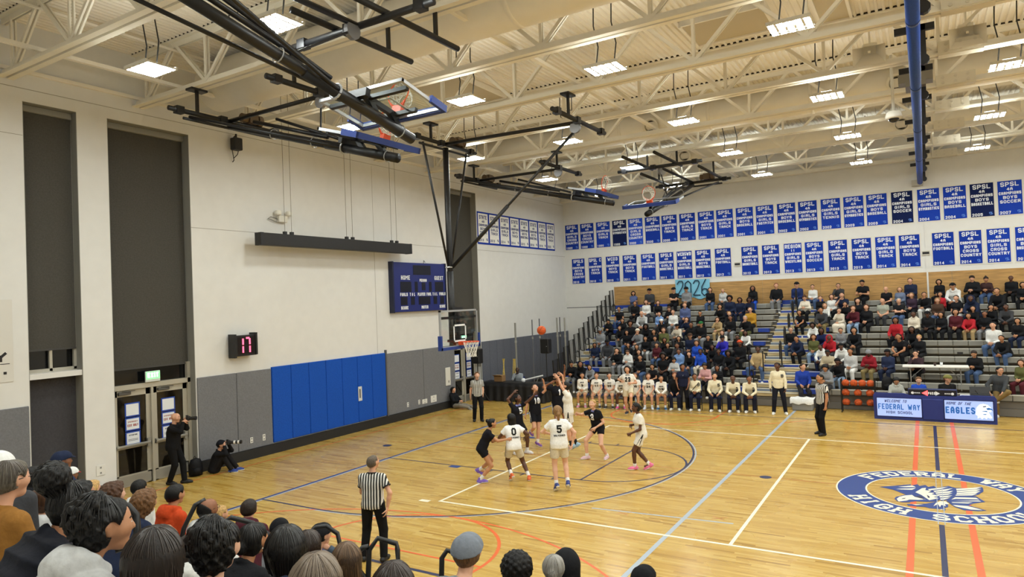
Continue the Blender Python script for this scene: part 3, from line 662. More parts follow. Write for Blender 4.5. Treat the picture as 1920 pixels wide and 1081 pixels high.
def backstop(label, pivot, end, fwd, wid, lowered, fbeam, strut_at, link, cy=None):
    """ceiling-hung backstop: mast from pivot to end, board and rim at the end, beams overhead"""
    P = Vector(pivot); E = Vector(end); w = Vector(wid); F0 = Vector(fwd)
    d = (E - P).normalized(); up = -d; f = w.cross(up).normalized()
    if f.dot(F0) < 0 and lowered: f = -f
    if not lowered and f.z < 0: f = -f
    t = T('basketball_backstop', label, 'basketball hoop', tuple(P))
    off = tuple(P)
    L = (E - P).length
    m = MB(off); m.tube(P, E, .085, .085, 14); m.tube(P + d * (L * .62), E, .098, .098, 14); m.build('mast', STEELB, t, True)
    jn = P + d * (L * strut_at)
    for s in (-1, 1):
        MB(off).tube(P + w * (s * 1.05), jn + w * (s * .07), .033, .033, 8).build('strut', STEELB, t, True)
    c = MB(off); c.path([jn + w * (.12 * math.cos(a)) + f * (.12 * math.sin(a)) for a in [i * math.pi / 6 for i in range(12)]], .02, 6, closed=True); c.build('collar', FRAMEM, t)
    # overhead beams
    b = MB(off)
    b.tube(P - w * 1.55 + Vector((0, 0, .1)), P + w * 1.55 + Vector((0, 0, .1)), .055, .055, 10); b.build('back_beam', STEELB, t, True)
    b = MB(off); b.tube(P - w * 1.2 + Vector((0, 0, -.06)), P + w * 1.2 + Vector((0, 0, -.06)), .035, .035, 8); b.build('pivot_shaft', STEELB, t, True)
    FB = Vector(fbeam); b = MB(off); b.tube(FB - w * 1.55, FB + w * 1.55, .06, .06, 10); b.build('front_beam', STEELB, t, True)
    MB(off).tube(P + Vector((0, 0, .12)), FB, .05, .05, 8).build('link_beam', STEELB, t, True)
    cl = MB(off)
    for q in (P + Vector((0, 0, .1)), FB):
        for s in (-1.3, -.2, 1.3):
            c_ = q + w * s; cl.bar(c_ - w * .09, c_ + w * .09, .16, .16)
    cl.build('clamp', M('#1b1b1e', .35), t, kind='stuff')
    hg = MB(off)
    for q in (P + Vector((0, 0, .1)), FB):
        if abs(w.y) > .5:
            for ty in TY:
                if abs(ty - q.y) < 1.5: hg.bar((q.x, ty, q.z), (q.x, ty, ZB + .02), .06); hg.box(q.x - .12, q.x + .12, ty - .2, ty + .2, ZB - .05, ZB)
        else:
            for sx_ in (-.55, .55):
                ys = sorted((q.y - F0.y * .9, q.y + F0.y * 2.0)) if q is FB else sorted((q.y - F0.y * .4, q.y + F0.y * 2.9))
                b = MB(off); b.tube((q.x + sx_ * (1 if q is FB else 2), ys[0], q.z + .1), (q.x + sx_ * (1 if q is FB else 2), ys[1], q.z + .1), .055, .055, 10); b.build('support_beam', STEELB, t, True)
                for ty in TY:
                    if ys[0] < ty < ys[1]: hg.bar((q.x + sx_ * (1 if q is FB else 2), ty, q.z + .1), (q.x + sx_ * (1 if q is FB else 2), ty, ZB + .02), .06)
    hg.build('hanger', STEELB, t, kind='stuff')
    mo = MB(off); q = P + w * .55 + Vector((0, 0, .28)); mo.tube(q - w * .22, q + w * .2, .11, .11, 12); mo.obox(q + w * .05, w * .12, F0 * .14, Vector((0, 0, .12))); mo.tube(q + w * .22, q + w * .34, .14, .14, 12)
    mo.build('winch_motor', M('#6a5a49', .4, 'plain', .4), t)
    pu = FB - F0 * .15 - Vector((0, 0, .12)); lm = MB(off); vs = []
    mb = MB(off); mb.tube(pu - w * .04, pu + w * .04, .15, .15, 16); mb.build('pulley', M('#8d8d90', .35, 'plain', .6), t)
    # board
    O = E + f * .27 - d * .32      # bottom centre of the board front
    if lowered: O = E + f * .27 - d * .02
    def X(a, b_, c_): return O + f * a + w * b_ + up * c_
    def slab(a0, a1, b0, b1, c0, c1, mb_):
        mb_.obox(X((a0 + a1) / 2, (b0 + b1) / 2, (c0 + c1) / 2), f * (a1 - a0) / 2, w * (b1 - b0) / 2, up * (c1 - c0) / 2)
    MB(off); g = MB(off); slab(-.015, 0, -.9, .9, .02, 1.05, g); pane = g.build('glass_pane', GLS, t)
    fr = MB(off)
    for (b0, b1, c0, c1) in ((-.915, .915, 1.02, 1.07), (-.915, .915, 0, .05), (-.915, -.87, 0, 1.07), (.87, .915, 0, 1.07)): slab(-.05, .006, b0, b1, c0, c1, fr)
    fr.build('board_frame', FRAMEM, t)
    ts = MB(off)
    for (b0, b1, c0, c1) in ((-.305, .305, .6, .65), (-.305, .305, .15, .2), (-.305, -.255, .15, .65), (.255, .305, .15, .65)): slab(.0, .004, b0, b1, c0, c1, ts)
    ts.build('target_square', BOARDW, t)
    pd = MB(off)
    slab(-.07, .05, -.95, .95, -.05, .03, pd); slab(-.07, .05, -.955, -.895, -.05, .36, pd); slab(-.07, .05, .895, .955, -.05, .36, pd)
    pd.build('edge_padding', PADB, t)
    bk = MB(off)
    bk.bar(X(-.05, 0, .1), X(-.05, 0, 1.0), .09, .09, tuple(f)); bk.bar(X(-.05, -.85, .85), X(-.05, .85, .85), .07, .07, tuple(f)); bk.bar(X(-.05, -.5, .2), X(-.05, .5, .2), .07, .07, tuple(f))
    bk.bar(X(-.05, 0, .3), E - d * .3 , .1); bk.bar(X(-.05, 0, .85), E - d * .9, .1); bk.obox(X(-.12, 0, 1.1), f * .07, w * .25, up * .05)
    bk.build('support_arm', STEELB, t)
    R = X(.38, 0, .15); rm = MB(off)
    rm.path([R + f * (.2286 * math.cos(a)) + w * (.2286 * math.sin(a)) for a in [i * math.pi / 12 for i in range(24)]], .011, 6, closed=True)
    slab(0, .16, -.1, .1, .06, .16, rm); rm.bar(X(.14, -.1, .13), R - f * .16 - w * .16, .03); rm.bar(X(.14, .1, .13), R - f * .16 + w * .16, .03)
    ri = rm.build('rim', RIMO, t)
    nt_ = MB(off); rings = [(.225, 0), (.19, -.12), (.155, -.24), (.135, -.34), (.14, -.42)]
    hang = -up if lowered else (-up * .35 - f * .12).normalized() * .7
    if not lowered: rings = [(.22, 0), (.2, -.1), (.19, -.18), (.18, -.25), (.16, -.3)]
    def np_(k, j):
        r, z = rings[k]; a = (j + (k % 2) * .5) * 2 * math.pi / 12
        base = R + f * (r * math.cos(a)) + w * (r * math.sin(a))
        return base + hang * (-z)
    for k in range(4):
        for j in range(12):
            a = np_(k, j)
            for jj in ((j, j + 1) if k % 2 else (j, j - 1)): nt_.bar(a, np_(k + 1, jj), .009)
    for j in range(12): nt_.bar(np_(4, j), np_(4, j + 1), .009)
    nt_.build('net', NETW, t, kind='stuff')
    if lowered:
        MB(off).tube(jn + f * .1, FB - F0 * .15 - Vector((0, 0, .2)), .038, .038, 8).tube(jn + f * .1, jn + f * .1 + (FB - jn) * .45, .055, .055, 8).build('forward_brace', STEELB, t, True)
    else:
        q = P + d * (L * .5) + f * .22
        MB(off).tube(P + d * (L * .16) + f * .2, P + d * (L * .62) + f * .16, .045, .045, 8).tube(P + d * (L * .3) + f * .35, P + d * (L * .7) + f * .16, .035, .035, 8).build('forward_brace', STEELB, t, True)
        rod = P + d * (L * .58) + f * .12
        MB(off).tube(pu, rod, .022 if link else .008, None, 6).build('hoist_rod', STEELB, t)
        rg = MB(off)
        for q_ in (.3, .55, .72, .95):
            c_ = P + d * (L * q_); rg.path([c_ + w * (.115 * math.cos(a)) + f * (.115 * math.sin(a)) for a in [i * math.pi / 7 for i in range(14)]], .01, 5, closed=True)
        rg.build('pipe_ring', FRAMEM, t, kind='stuff')
    cord = MB(off).path([P + d * (L * .6) + w * .11, P + d * (L * .7) + w * .16 + Vector((0, 0, -.1)), P + d * (L * .8) + w * .1], .008, 5).build('power_cord', BLACK, t)
    return t
bs = backstop('lowered glass backboard with orange rim and white net above the court', (.95, 7.62, 8.7), (.95, 7.62, 2.88), (1, 0, 0), (0, 1, 0), True, (5.3, 7.62, 8.72), .6, 0)
backstop('raised backboard facing up nearest the camera, thick mast crossing the roof', (5.0, -5.3, 8.6), (5.0, 1.15, 7.13), (0, 1, 0), (1, 0, 0), False, (5.0, -.1, 8.75), .72, 1)
backstop('raised backboard seen edge-on with a blue edge, mast ending below the nearest raised board', (-1.35, 2.1, 8.62), (3.85, 2.1, 7.1), (1, 0, 0), (0, 1, 0), False, (1.9, 2.1, 8.75), .72, 1)
backstop('raised backboard edge-on beyond the lowered hoop near the far left corner', (-1.5, 13.0, 8.65), (3.9, 13.0, 7.32), (1, 0, 0), (0, 1, 0), False, (2.0, 13.0, 8.75), .72, 0)
backstop('farthest raised backboard, its glass face and blue bottom edge toward the camera', (4.8, 19.2, 8.6), (4.8, 13.7, 6.92), (0, -1, 0), (1, 0, 0), False, (4.8, 15.1, 8.75), .72, 1)
# clock display seen through the lowered board: part of the far doors' exit sign
o = T('exit_sign', 'small green lit exit sign over the far double doors, seen through the backboard', 'sign', (XB + .14, 14.95, 2.66))
MB().bbox(-.02, .02, -.19, .19, -.13, .14, .01).build('housing', M('#d9dedb', .4), o)
MB().box(.02, .024, -.18, .18, -.06, .13).build('lit_face', M('#57d8a4', .5, 'plain', 0, .9), o)
letters(MB(), strokes('EXIT', .28, .12, .03), (.025, -.14, -.02), (0, 1, 0), (0, 0, 1)).build('lettering', M('#f4fff4', .5, 'plain', 0, 1.6), o)
# scoreboard
SBB = M('#16246f', .5); LETW = M('#eef1f4', .6)
o = T('scoreboard', 'blue wall scoreboard with dark number windows behind the hoop', 'scoreboard', (XW, 11.8, 4.82))
MB().bbox(.02, .17, -1.56, 1.56, -.91, .91, .015).build('cabinet', SBB, o)
MB().box(.0, .19, -1.6, -1.52, -.93, .93).box(.0, .19, 1.52, 1.6, -.93, .93).build('end_cap', M('#0f1738', .5), o)
for (y0, y1, z0, z1) in ((-.42, .63, .46, .82), (-1.17, -.55, -.18, .2), (.87, 1.4, -.18, .2), (-.35, -.18, -.18, .2), (.06, .28, -.12, .17), (.5, .66, -.18, .2), (-1.17, -.8, -.66, -.36), (-.6, -.38, -.66, -.36), (-.15, .55, -.66, -.36), (.75, .97, -.66, -.36), (1.17, 1.42, -.66, -.36)):
    MB().box(.17, .175, y0, y1, z0, z1).build('digit_window', M('#0c0e1e', .35), o)
for (s, y, z, w_, h) in (('HOME', -1.12, .27, .5, .16), ('GUEST', .85, .27, .55, .16), ('PERIOD', -.06, .2, .42, .11), ('FOULS', -1.2, -.33, .42, .12), ('T.O.L.', -.66, -.33, .34, .12), ('PLAYER FOUL', -.2, -.33, .82, .12), ('T.O.L.', .7, -.33, .34, .12), ('FOULS', 1.12, -.33, .4, .12), ('SCORE', -1.17, -.82, .4, .12), ('MATCH', .0, -.82, .4, .12), ('SCORE', 1.12, -.82, .36, .12)):
    letters(MB(), strokes(s, w_, h, .03, .3), (.177, y, z), (0, 1, 0), (0, 0, 1)).build('lettering', LETW, o)
MB().path([(.1, .3, .9), (.1, .32, 1.02), (.1, .4, .95)], .012, 5).build('cable', BLACK, o)
# shot clock
o = T('shot_clock', 'black shot clock showing 17 in red on the white wall', 'clock', (XW, 3.92, 3.22))
MB().bbox(.08, .3, -.36, .36, -.29, .28, .012).box(.05, .33, -.38, -.32, -.33, .32).box(.05, .33, .3, .36, -.28, .34).build('housing', BLACK, o)
MB().box(0, .1, -.2, .2, -.1, .1).build('wall_bracket', STEELB, o)
MB().box(.3, .304, -.27, .27, -.24, .24).build('face', M('#12060a', .3), o)
dg = MB()
for (y0, z0, y1, z1) in ((-.1, .19, -.1, .02), (-.1, -.02, -.1, -.2), (.0, .2, .11, .2), (.12, .19, .12, .02), (.12, -.02, .12, -.2)):
    dg.bar((.306, y0, z0), (.306, y1, z1), .05, .006, (1, 0, 0))
dg.build('lit_digits', M('#ff5a7c', .5, 'plain', 0, 2.2), o, kind='stuff')
# hanging black beam with cables
o = T('hanging_beam', 'long black box beam hanging on wires in front of the left wall', 'beam', (-3.2, 7.5, 6.17))
MB().bbox(-.13, .13, -3.26, 3.3, -.16, .19, .01).build('casing', M('#191716', .5), o)
for y in (-3.2, 3.24): MB().box(-.135, .135, y - .05, y + .05, -.165, .195).build('end_plate', BLACK, o)
for y in (-2.3, -2.05, .18, .45, 2.35, 2.62):
    MB().tube((0, y, .19), (0, y, 4.4), .008, .008, 5).build('wire', M('#8a8377', .5), o); MB().box(-.04, .04, y - .05, y + .05, .18, .28).build('wire_clamp', BLACK, o)
# left edge poster
o = T('wall_poster', 'white poster with black capitals cut off by the left edge of the picture', 'poster', (XW, -2.7, 3.6))
MB().box(.005, .015, -1.35, 1.12, -.72, 1.0).build('sheet', M('#dcd9d2', .8), o)
letters(letters(MB(), strokes('CITY', 1.0, .2, .055), (.018, .0, -.3), (0, 1, 0), (0, 0, 1)), strokes('CO.', .8, .2, .055), (.018, .22, -.56), (0, 1, 0), (0, 0, 1)).box(.015, .018, .2, 1.05, -.35, -.335).build('lettering', BLACK, o, kind='stuff')
# banners
FELT = [M('#1c3fae', .9, 'felt'), M('#18389f', .9, 'felt'), M('#121f4f', .9, 'felt'), M('#2a50c8', .9, 'felt')]
SLEEVE = M('#dfdcd2', .5); FWH = M('#f2f1ec', .9, 'felt'); FBL = M('#14246e', .9, 'felt'); LOGOF = M('#5d86d8', .9, 'felt')
def banner(origin, ax, nrm, W_, H_, lines, shade, label, group, state=False):
    o = T('championship_banner', label, 'banner', origin, 0, group)
    ax = Vector(ax); n = Vector(nrm); up = Vector((0, 0, 1))
    def slab(a0, a1, z0, z1, d0, d1): return MB().obox(ax * (a0 + a1) / 2 + up * (z0 + z1) / 2 + n * (d0 + d1) / 2, ax * (a1 - a0) / 2, n * (d1 - d0) / 2, up * (z1 - z0) / 2)
    if not state: slab(-W_ / 2, W_ / 2, -H_ / 2, H_ / 2, .003, .012).build('sleeve', SLEEVE, o)
    b = .05
    slab(-W_ / 2 + (0 if state else b), W_ / 2 - (0 if state else b), -H_ / 2 + (0 if state else b), H_ / 2 - (0 if state else b), .004, .018).build('felt_field', FELT[1] if state else FELT[shade], o)
    if state: slab(-W_ / 2 + .06, W_ / 2 - .06, -H_ / 2 + .08, H_ / 2 - .07, .018, .022).build('white_field', FWH, o)
    fw = W_ - (2 * b) - .04; h0 = H_ - 2 * b; z = H_ / 2 - b - (.1 if state else .05); mb = MB()
    d = .0235 if state else .0195
    for i, (s, hh, wf) in enumerate(lines):
        h = hh * h0; w_ = fw * wf; z -= h
        x = -w_ / 2
        letters(mb, strokes(s, w_, h, .026 if i else .034, .22), ax * x + up * z + n * d, ax, up)
        z -= .035 * h0
    # year sits in the bottom corner
    return o, mb, fw, h0, d
def mkbanner(origin, ax, nrm, W_, H_, head, l2, body, year, shade, label, group, state=False):
    lines = [(head, .13, .8 if len(head) < 6 else .95)] + ([(l2, .085, .26)] if l2 else []) + [('CHAMPIONS', .085, .97 if not state else .92)] + [(s, .09, min(.97, .14 * len(s) + .05)) for s in body]
    o, mb, fw, h0, d = banner(origin, ax, nrm, W_, H_, lines, shade, label, group, state)
    axv = Vector(ax); n = Vector(nrm); up = Vector((0, 0, 1)); yb = -H_ / 2 + .05 + (.08 if state else .03)
    letters(mb, strokes(year, fw * .48, h0 * .085, .024, .22), axv * (-fw / 2 + .02) + up * yb + n * d, axv, up)
    mb.build('lettering', FBL if state else M('#e8ecf4', .9, 'felt'), o, kind=None)
    lg = MB(); c0 = axv * (fw / 2 - .16) + up * (yb + .02) + n * d
    for q in ([(0, .1), (.05, .12), (.02, .02)], [(.05, .12), (.12, .1), (.06, .04)], [(.02, .0), (.13, .02), (.12, .06), (.07, .05)]): lg.poly([c0 + axv * a + up * b_ for a, b_ in q])
    lg.build('eagle_patch', FBL if state else LOGOF, o)
    return o
BORD = ['first', 'second', 'third', 'fourth', 'fifth', 'sixth', 'seventh', 'eighth', 'ninth', 'tenth', 'eleventh', 'twelfth', 'thirteenth', 'fourteenth', 'fifteenth', 'sixteenth', 'seventeenth', 'eighteenth', 'nineteenth', 'twentieth', 'twenty-first', 'twenty-second']
ROW1 = ['SPSL|GIRLS CROSS COUNTRY|1999|1', 'SPSL|BOYS CROSS COUNTRY|1999|1', 'SPSL|GIRLS TRACK|1999|0', 'SPSL|GYMNASTICS|1999|2', 'SPSL|GIRLS CROSS COUNTRY|2000|3', 'SPSL|BASEBALL|2000|1', 'SPSL|BOYS TRACK|2000|1', 'SPSL|GIRLS TRACK|2000|1', 'SPSL|BOYS TRACK|2001|0', 'SPSL|GIRLS TRACK|2001|0', 'SPSL|BOYS BASEBALL|2001|0', 'SPSL|GIRLS FASTPITCH|2001|0', 'SPSL|BOYS BASEBALL|2002|1', 'SPSL|GIRLS GYMNASTICS|2002|1', 'SPSL|GIRLS TENNIS|2002|0', 'SPSL|GIRLS GYMNASTICS|2003|0', 'SPSL|BOYS BASEBALL|2003|0', 'SPSL|GIRLS SOCCER|2004|2', 'SPSL|GIRLS GYMNASTICS|2004|0', 'SPSL|BOYS BASEBALL|2004|0', 'SPSL|BOYS BASKETBALL|2005|2', 'SPSL|BOYS SOCCER|2007|0']
X1 = [-3.25, -2.36, -1.44, -.53, .34, 1.24, 2.1, 3.0, 3.91, 4.79, 5.7, 6.6, 7.53, 8.42, 9.35, 10.25, 11.13, 12.06, 13.0, 13.9, 14.8, 15.7]
ROW2 = ['SPSLS|BOYS CROSS COUNTRY|2010|1', 'SPSL C|BOYS TRACK|2010|1', 'WCD3|BOYS TRACK|2010|1', 'SPSL|BOYS TRACK|2011|1', 'SPSL|FOOTBALL|2011|0', 'SPSLS|GIRLS BASKETBALL|2011|1', 'WCDSWD|GIRLS BASKETBALL|2011|1', 'SPSL|BOYS BASKETBALL|20112|1', 'SPSL|FOOTBALL|2012|1', 'SPSL|GIRLS BASKETBALL|20112|1', 'SPSL|BOYS TRACK|2012|1', 'REGION|GIRLS WRESTLING|2013|0', 'SPSL|BOYS SOCCER|2013|0', 'SPSL|GIRLS TRACK|2013|1', 'SPSL|BOYS TRACK|2013|1', 'SPSL|GIRLS TRACK|2014|0', 'SPSL|BOYS TRACK|2014|1', 'SPSL|FOOTBALL|2014|1', 'SPSL|BOYS CROSS COUNTRY|2014|1', 'SPSL|GIRLS CROSS COUNTRY|2014|0', 'SPSL|BOYS BASKETBALL|2015|0']
X2 = [-2.94, -1.96, -.98, -.05, .94, 1.87, 2.78, 3.69, 4.63, 5.86, 6.78, 7.73, 8.61, 9.56, 10.48, 11.38, 12.25, 13.43, 14.35, 15.26, 16.17]
for row, xs, z, nm in ((ROW1, X1, 7.43, 'upper'), (ROW2, X2, 5.6, 'lower')):
    for bi, (s, x) in enumerate(zip(row, xs)):
        hd, body, yr, sh = s.split('|'); bl = body.split(' ')
        col = {'0': 'blue', '1': 'royal blue', '2': 'very dark navy', '3': 'lighter blue'}[sh]
        mkbanner((x, YF, z), (1, 0, 0), (0, -1, 0), .87 if nm == 'upper' else .84, 1.42, hd, 'II' if hd == 'REGION' else '4A', bl, yr, int(sh), '%s banner %s %s %s, %s from the left in the %s row' % (col, hd, body.title(), yr, BORD[bi], nm), '%s row of championship banners' % nm)
for i, s in enumerate(('BOYS TRACK|2013', 'GIRLS TRACK|2013', 'GIRLS TRACK|2014', 'BOYS TRACK|2014', 'BOYS BASKETBALL|2015', 'BOYS BASKETBALL|2016', 'BOYS TRACK|2018', 'BOYS TRACK|2022')):
    body, yr = s.split('|')
    mkbanner((XW, 16.44 + .895 * i, 7.4), (0, 1, 0), (1, 0, 0), .885, 1.42, 'STATE', '4A', body.split(' '), yr, 0, 'white blue-edged STATE %s %s banner, %s from the left' % (body.title(), yr, BORD[i]), 'state banners on the left wall', True)
# 2026 paper banner
o = T('paper_banner', 'light blue paper banner painted 2026 taped above the bleachers', 'banner', (3.13, YF - .02, 4.43))
vs = []; nx_, nz_ = 12, 6
for j in range(nz_ + 1):
    for i in range(nx_ + 1):
        x = -.84 + 1.68 * i / nx_; z = -.46 + .92 * j / nz_ + .05 * math.sin(i * 1.3) * (j < 2) - .04 * i / nx_
        vs.append((x, -.03 - .03 * math.sin(i * .9) * math.cos(j * .8), z))
MB().add(vs, [(j * 13 + i, j * 13 + i + 1, (j + 1) * 13 + i + 1, (j + 1) * 13 + i) for j in range(nz_) for i in range(nx_)]).build('paper', M('#84c6e2', .8), o, True)
NM = M('#17364f', .8); nb = MB()
for (pl, ox) in (([(0, .35), (.1, .5), (.25, .5), (.3, .38), (.25, .2), (0, -.2), (.34, -.2)], -.74), ([(.15, .5), (0, .38), (0, -.05), (.13, -.2), (.27, -.08), (.28, .36), (.15, .5)], -.34), ([(0, .35), (.1, .5), (.25, .5), (.3, .38), (.22, .15), (0, -.2), (.34, -.2)], .05), ([(.22, .55), (.02, .2), (.0, -.1), (.12, -.24), (.27, -.12), (.25, .08), (.1, .1), (.02, .0)], .45)):
    for a, b in zip(pl[:-1], pl[1:]): nb.bar((ox + a[0], -.075, a[1] - .13), (ox + b[0], -.075, b[1] - .13), .05, .006, (0, 1, 0))
nb.build('painted_numbers', NM, o, kind='stuff')

# ================================================================ bleachers and furniture
SEAT = M('#8d8b84', .6); SEATB = M('#1f3fa0', .5); TREAD = M('#c9b58a', .6, 'wood'); RAILB = M('#101012', .4); LIP = M('#d8d6cd', .5); FASC = M('#6d6a66', .7)
NR, RY, RS, RZ, RR = 13, 17.45, .53, .67, .243
def seaty(k): return RY + RS * k
def seatz(k): return RZ + RR * k
bl = T('bleacher', 'tall grey telescopic bleacher with blue end seats filling the far side', 'bleachers', (0, RY, 0))
off = (0, RY, 0)
XL, XRR = -.9, 24.0
AIS = [(7.25, 8.75), (16.6, 18.0)]
def inaisle(x): return any(a < x < b for a, b in AIS)
cnt = 0; rest = MB(off); restl = MB(off)
mods = {}
for k in range(NR):
    y0, z = seaty(k), seatz(k)
    MB(off).box(XL, XRR, y0 + .26, y0 + RS + .06, z - .21, z - .185).build('tread_board', TREAD, bl)
    MB(off).box(XL, XRR, y0 + .3, y0 + .33, z - .45, z - .2).build('riser', FASC, bl)
    x = -.3
    while x < 17.2:
        xc = x + .23
        if not inaisle(xc):
            blue = (k % 2 == 0 and any(abs(xc - e) < .5 for a in AIS for e in (a[0] - .25, a[1] + .25))) or (xc < .4 and k % 3 != 1)
            key = blue
            if cnt < 298:
                if key not in mods:
                    m = MB(); m.bbox(0, .452, 0, .27, -.19, 0, .02); mods[key] = m.build('seat_module', SEATB if blue else SEAT, bl)
                    o = mods[key]
                else:
                    o = mods[key].copy(); COL.objects.link(o); o.parent = bl
                o.location = (x, y0 - RY, z); cnt += 1
            else: rest.box(x, x + .452, y0, y0 + .27, z - .19, z)
        x += .46
    for (a, b) in ((-.3, AIS[0][0]), (AIS[0][1], 16.5)):
        MB(off).box(a, b, y0 - .003, y0 + .03, z - .012, z + .006).build('seat_lip', LIP, bl)
    # aisle half steps
    for (a, b) in AIS[:1] + [(XL + .05, -.32)]:
        s = MB(off).box(a, b, y0 - .02, y0 + .24, z - .19, z - .165).box(a, b, y0, y0 + .24, z - .3, z - .19); s.build('aisle_step', TREAD, bl)
        MB(off).box(a, b, y0 - .024, y0 - .018, z - .19, z - .165).box(a, b, y0 + .236, y0 + .262, z - .08, z - .05).build('step_edge', M('#dcdad0', .5), bl)
        MB(off).box(a, b, y0 + .24, y0 + .27, z - .2, z - .06).build('step_riser', SEATB if k % 2 else M('#6f7d94', .6), bl)
if rest.v: rest.build('seat_modules', SEAT, bl, kind='stuff')
MB(off).box(-.3, XRR, RY + .05, RY + .09, .26, .48).box(-.3, XRR, RY + .02, RY + .06, .02, .25).build('kick_board', FASC, bl)
MB(off).box(-.3, XRR, RY, RY + .1, .47, .49).build('kick_rail', M('#3b3a3a', .5), bl)
MB(off).box(-.85, 2.3, seaty(12) + .3, seaty(12) + .4, 3.4, 3.72).build('back_panel', SEATB, bl); MB(off).box(7.0, 8.9, seaty(12) + .3, seaty(12) + .4, 3.4, 3.72).build('back_panel', SEATB, bl)
# frame under the end
fr = MB(off)
for k in range(NR): fr.bar((XL + .05, seaty(k) + .3, 0), (XL + .05, seaty(k) + .3, seatz(k) - .2), .06)
fr.build('end_frame', M('#3a3a3c', .5), bl, kind='stuff')
def end_rail(k):
    y0, z = seaty(k), seatz(k) - .19; m = MB(off); x = XL - .02; lean = .08
    a = (x, y0 + .28, z); b = (x, y0 + .28 - lean, z + 1.12); c = (x, y0 + .28 - lean - .44, z + 1.08); d_ = (x, y0 + .28 - .42, z + .1)
    m.path([a, b, c, d_, a], .025, 6)
    o = m.build('end_rail', RAILB, bl)
    for i in range(1, 5):
        t = i / 5; p = Vector(a).lerp(Vector(d_), t); q = Vector(b).lerp(Vector(c), t); MB(off).bar(p, q, .011).build('baluster', RAILB, o)
for k in range(NR): end_rail(k)
for k in (2, 4, 6, 8, 10): # inner loops at the left stairs
    MB(off).path([(-.36, seaty(k) + .2, seatz(k) - .19), (-.36, seaty(k) + .16, seatz(k) + .62), (-.36, seaty(k) - .05, seatz(k) + .72), (-.36, seaty(k) - .22, seatz(k) + .6), (-.36, seaty(k) - .2, seatz(k) + .2), (-.36, seaty(k) + .1, seatz(k) + .25)], .024, 6).build('grab_rail', RAILB, bl)
for k in (3, 5, 7, 9, 11):
    x = 7.95; y0 = seaty(k); z = seatz(k) - .17
    MB(off).path([(x, y0 + .1, z), (x, y0 + .06, z + .95), (x, y0 - .1, z + 1.02), (x, y0 - .24, z + .92), (x, y0 - .24, z + .35)], .026, 6).lathe([(.001, 0), (.09, 0), (.03, .1)], (x, y0 + .1, z), 'z', 8).build('grab_rail', RAILB, bl)
for x in (7.2, 8.0):
    MB(off).path([(x, RY + .2, .45), (x, RY + .2, 1.15), (x, RY + .1, 1.3), (x, RY - .1, 1.3)] if x < 7.5 else [(x, RY + .1, .3), (x, RY + .1, 1.1), (x + .08, RY + .1, 1.2), (x + .35, RY + .1, 1.2)], .026, 6).build('entry_rail', RAILB, bl)
MB(off).path([(7.0, RY + .5, .9), (7.0, RY + .5, 1.95), (7.5, RY + .5, 1.95), (7.5, RY + .5, 1.2)], .026, 6).build('entry_rail', RAILB, bl)
# near bleacher under the foreground crowd
nb = T('bleacher', 'near bleacher rows under the foreground spectators, blue front edge', 'bleachers', (12, -1.3, 0))
noff = (12, -1.3, 0)
def nseaty(k): return -1.5 - .62 * k
def nseatz(k): return .45 + .26 * k
for k in range(12):
    y, z = nseaty(k), nseatz(k)
    if z > 3.0: break
    MB(noff).bbox(1.0, 16.0, y - .3, y, z - .14, z, .02).build('seat_board', SEAT, nb)
    MB(noff).box(1.0, 16.0, y - .68, y - .28, z - .2, z - .17).build('tread_board', TREAD, nb); MB(noff).box(1.0, 16.0, y - .3, y - .27, z - .45, z - .14).build('riser', FASC, nb)
# folding chairs on the far sideline
CH = M('#1d3478', .5); CHL = M('#141416', .4)
def make_chair():
    t = T('folding_chair', None, 'chair', group='folding chairs of the team bench')
    MB().bbox(-.22, .22, -.21, .2, .42, .46, .015).build('seat', CH, t); MB().bbox(-.22, .22, .2, .23, .62, .86, .012).build('backrest', CH, t)
    for s in (-1, 1):
        MB().path([(s * .22, -.24, 0), (s * .22, .21, .6), (s * .22, .23, .86)], .013, 6).build('leg', CHL, t); MB().path([(s * .2, .3, 0), (s * .2, -.15, .43)], .013, 6).build('leg', CHL, t)
    MB().bar((-.2, .18, .15), (.2, .18, .15), .02).build('stretcher', CHL, t)
    return t
BENCHX = [1.28 + .55 * i for i in range(12)]
ch0 = make_chair()
on2 = ordn + ['ninth', 'tenth', 'eleventh', 'twelfth', 'thirteenth', 'fourteenth', 'fifteenth', 'sixteenth']
for i, x in enumerate(BENCHX):
    c = ch0 if i == 0 else dup(ch0); c.location = (x, 16.1, 0); c['label'] = 'blue folding chair, %s from the left along the team bench' % on2[i]
# scorer's table
NAVY = M('#1c2f7e', .45); SCRL = M('#9db4ee', .4, 'plain', 0, .62)
st = T('scorers_table', 'padded blue scorer\'s table with two lit screens welcoming to the school', 'table', (12.78, 15.98, 0))
so = (12.78, 15.98, 0)
top = [(-1.59, .0), (-1.6, .74), (-1.55, .82), (-.75, .82), (-.6, .77), (.6, .77), (.75, .82), (1.55, .82), (1.6, .74), (1.59, 0)]
MB().prism([(x, 0, z) for x, z in top], (0, .1, 0)).build('front_pad', NAVY, st)
MB().box(-1.55, 1.55, .1, .62, .7, .74).build('table_top', M('#3c3f4a', .5), st)
for s in (-1, 1): MB().bbox(s * 1.55 - .04, s * 1.55 + .04, .1, .6, 0, .74, .01).build('end_panel', NAVY, st)
for s in (-1, 1):
    c = s * .9; o = MB().box(c - .6, c + .6, -.012, .0, .11, .67).build('screen', SCRL, st)
    MB().box(c - .62, c + .62, -.016, -.002, .67, .69).box(c - .62, c + .62, -.016, -.002, .09, .11).box(c - .62, c - .6, -.016, -.002, .09, .69).box(c + .6, c + .62, -.016, -.002, .09, .69).build('screen_rim', M('#16225c', .4), st)
MB().bbox(-.27, .27, -.03, .0, .05, .68, .012).build('centre_panel', NAVY, st)
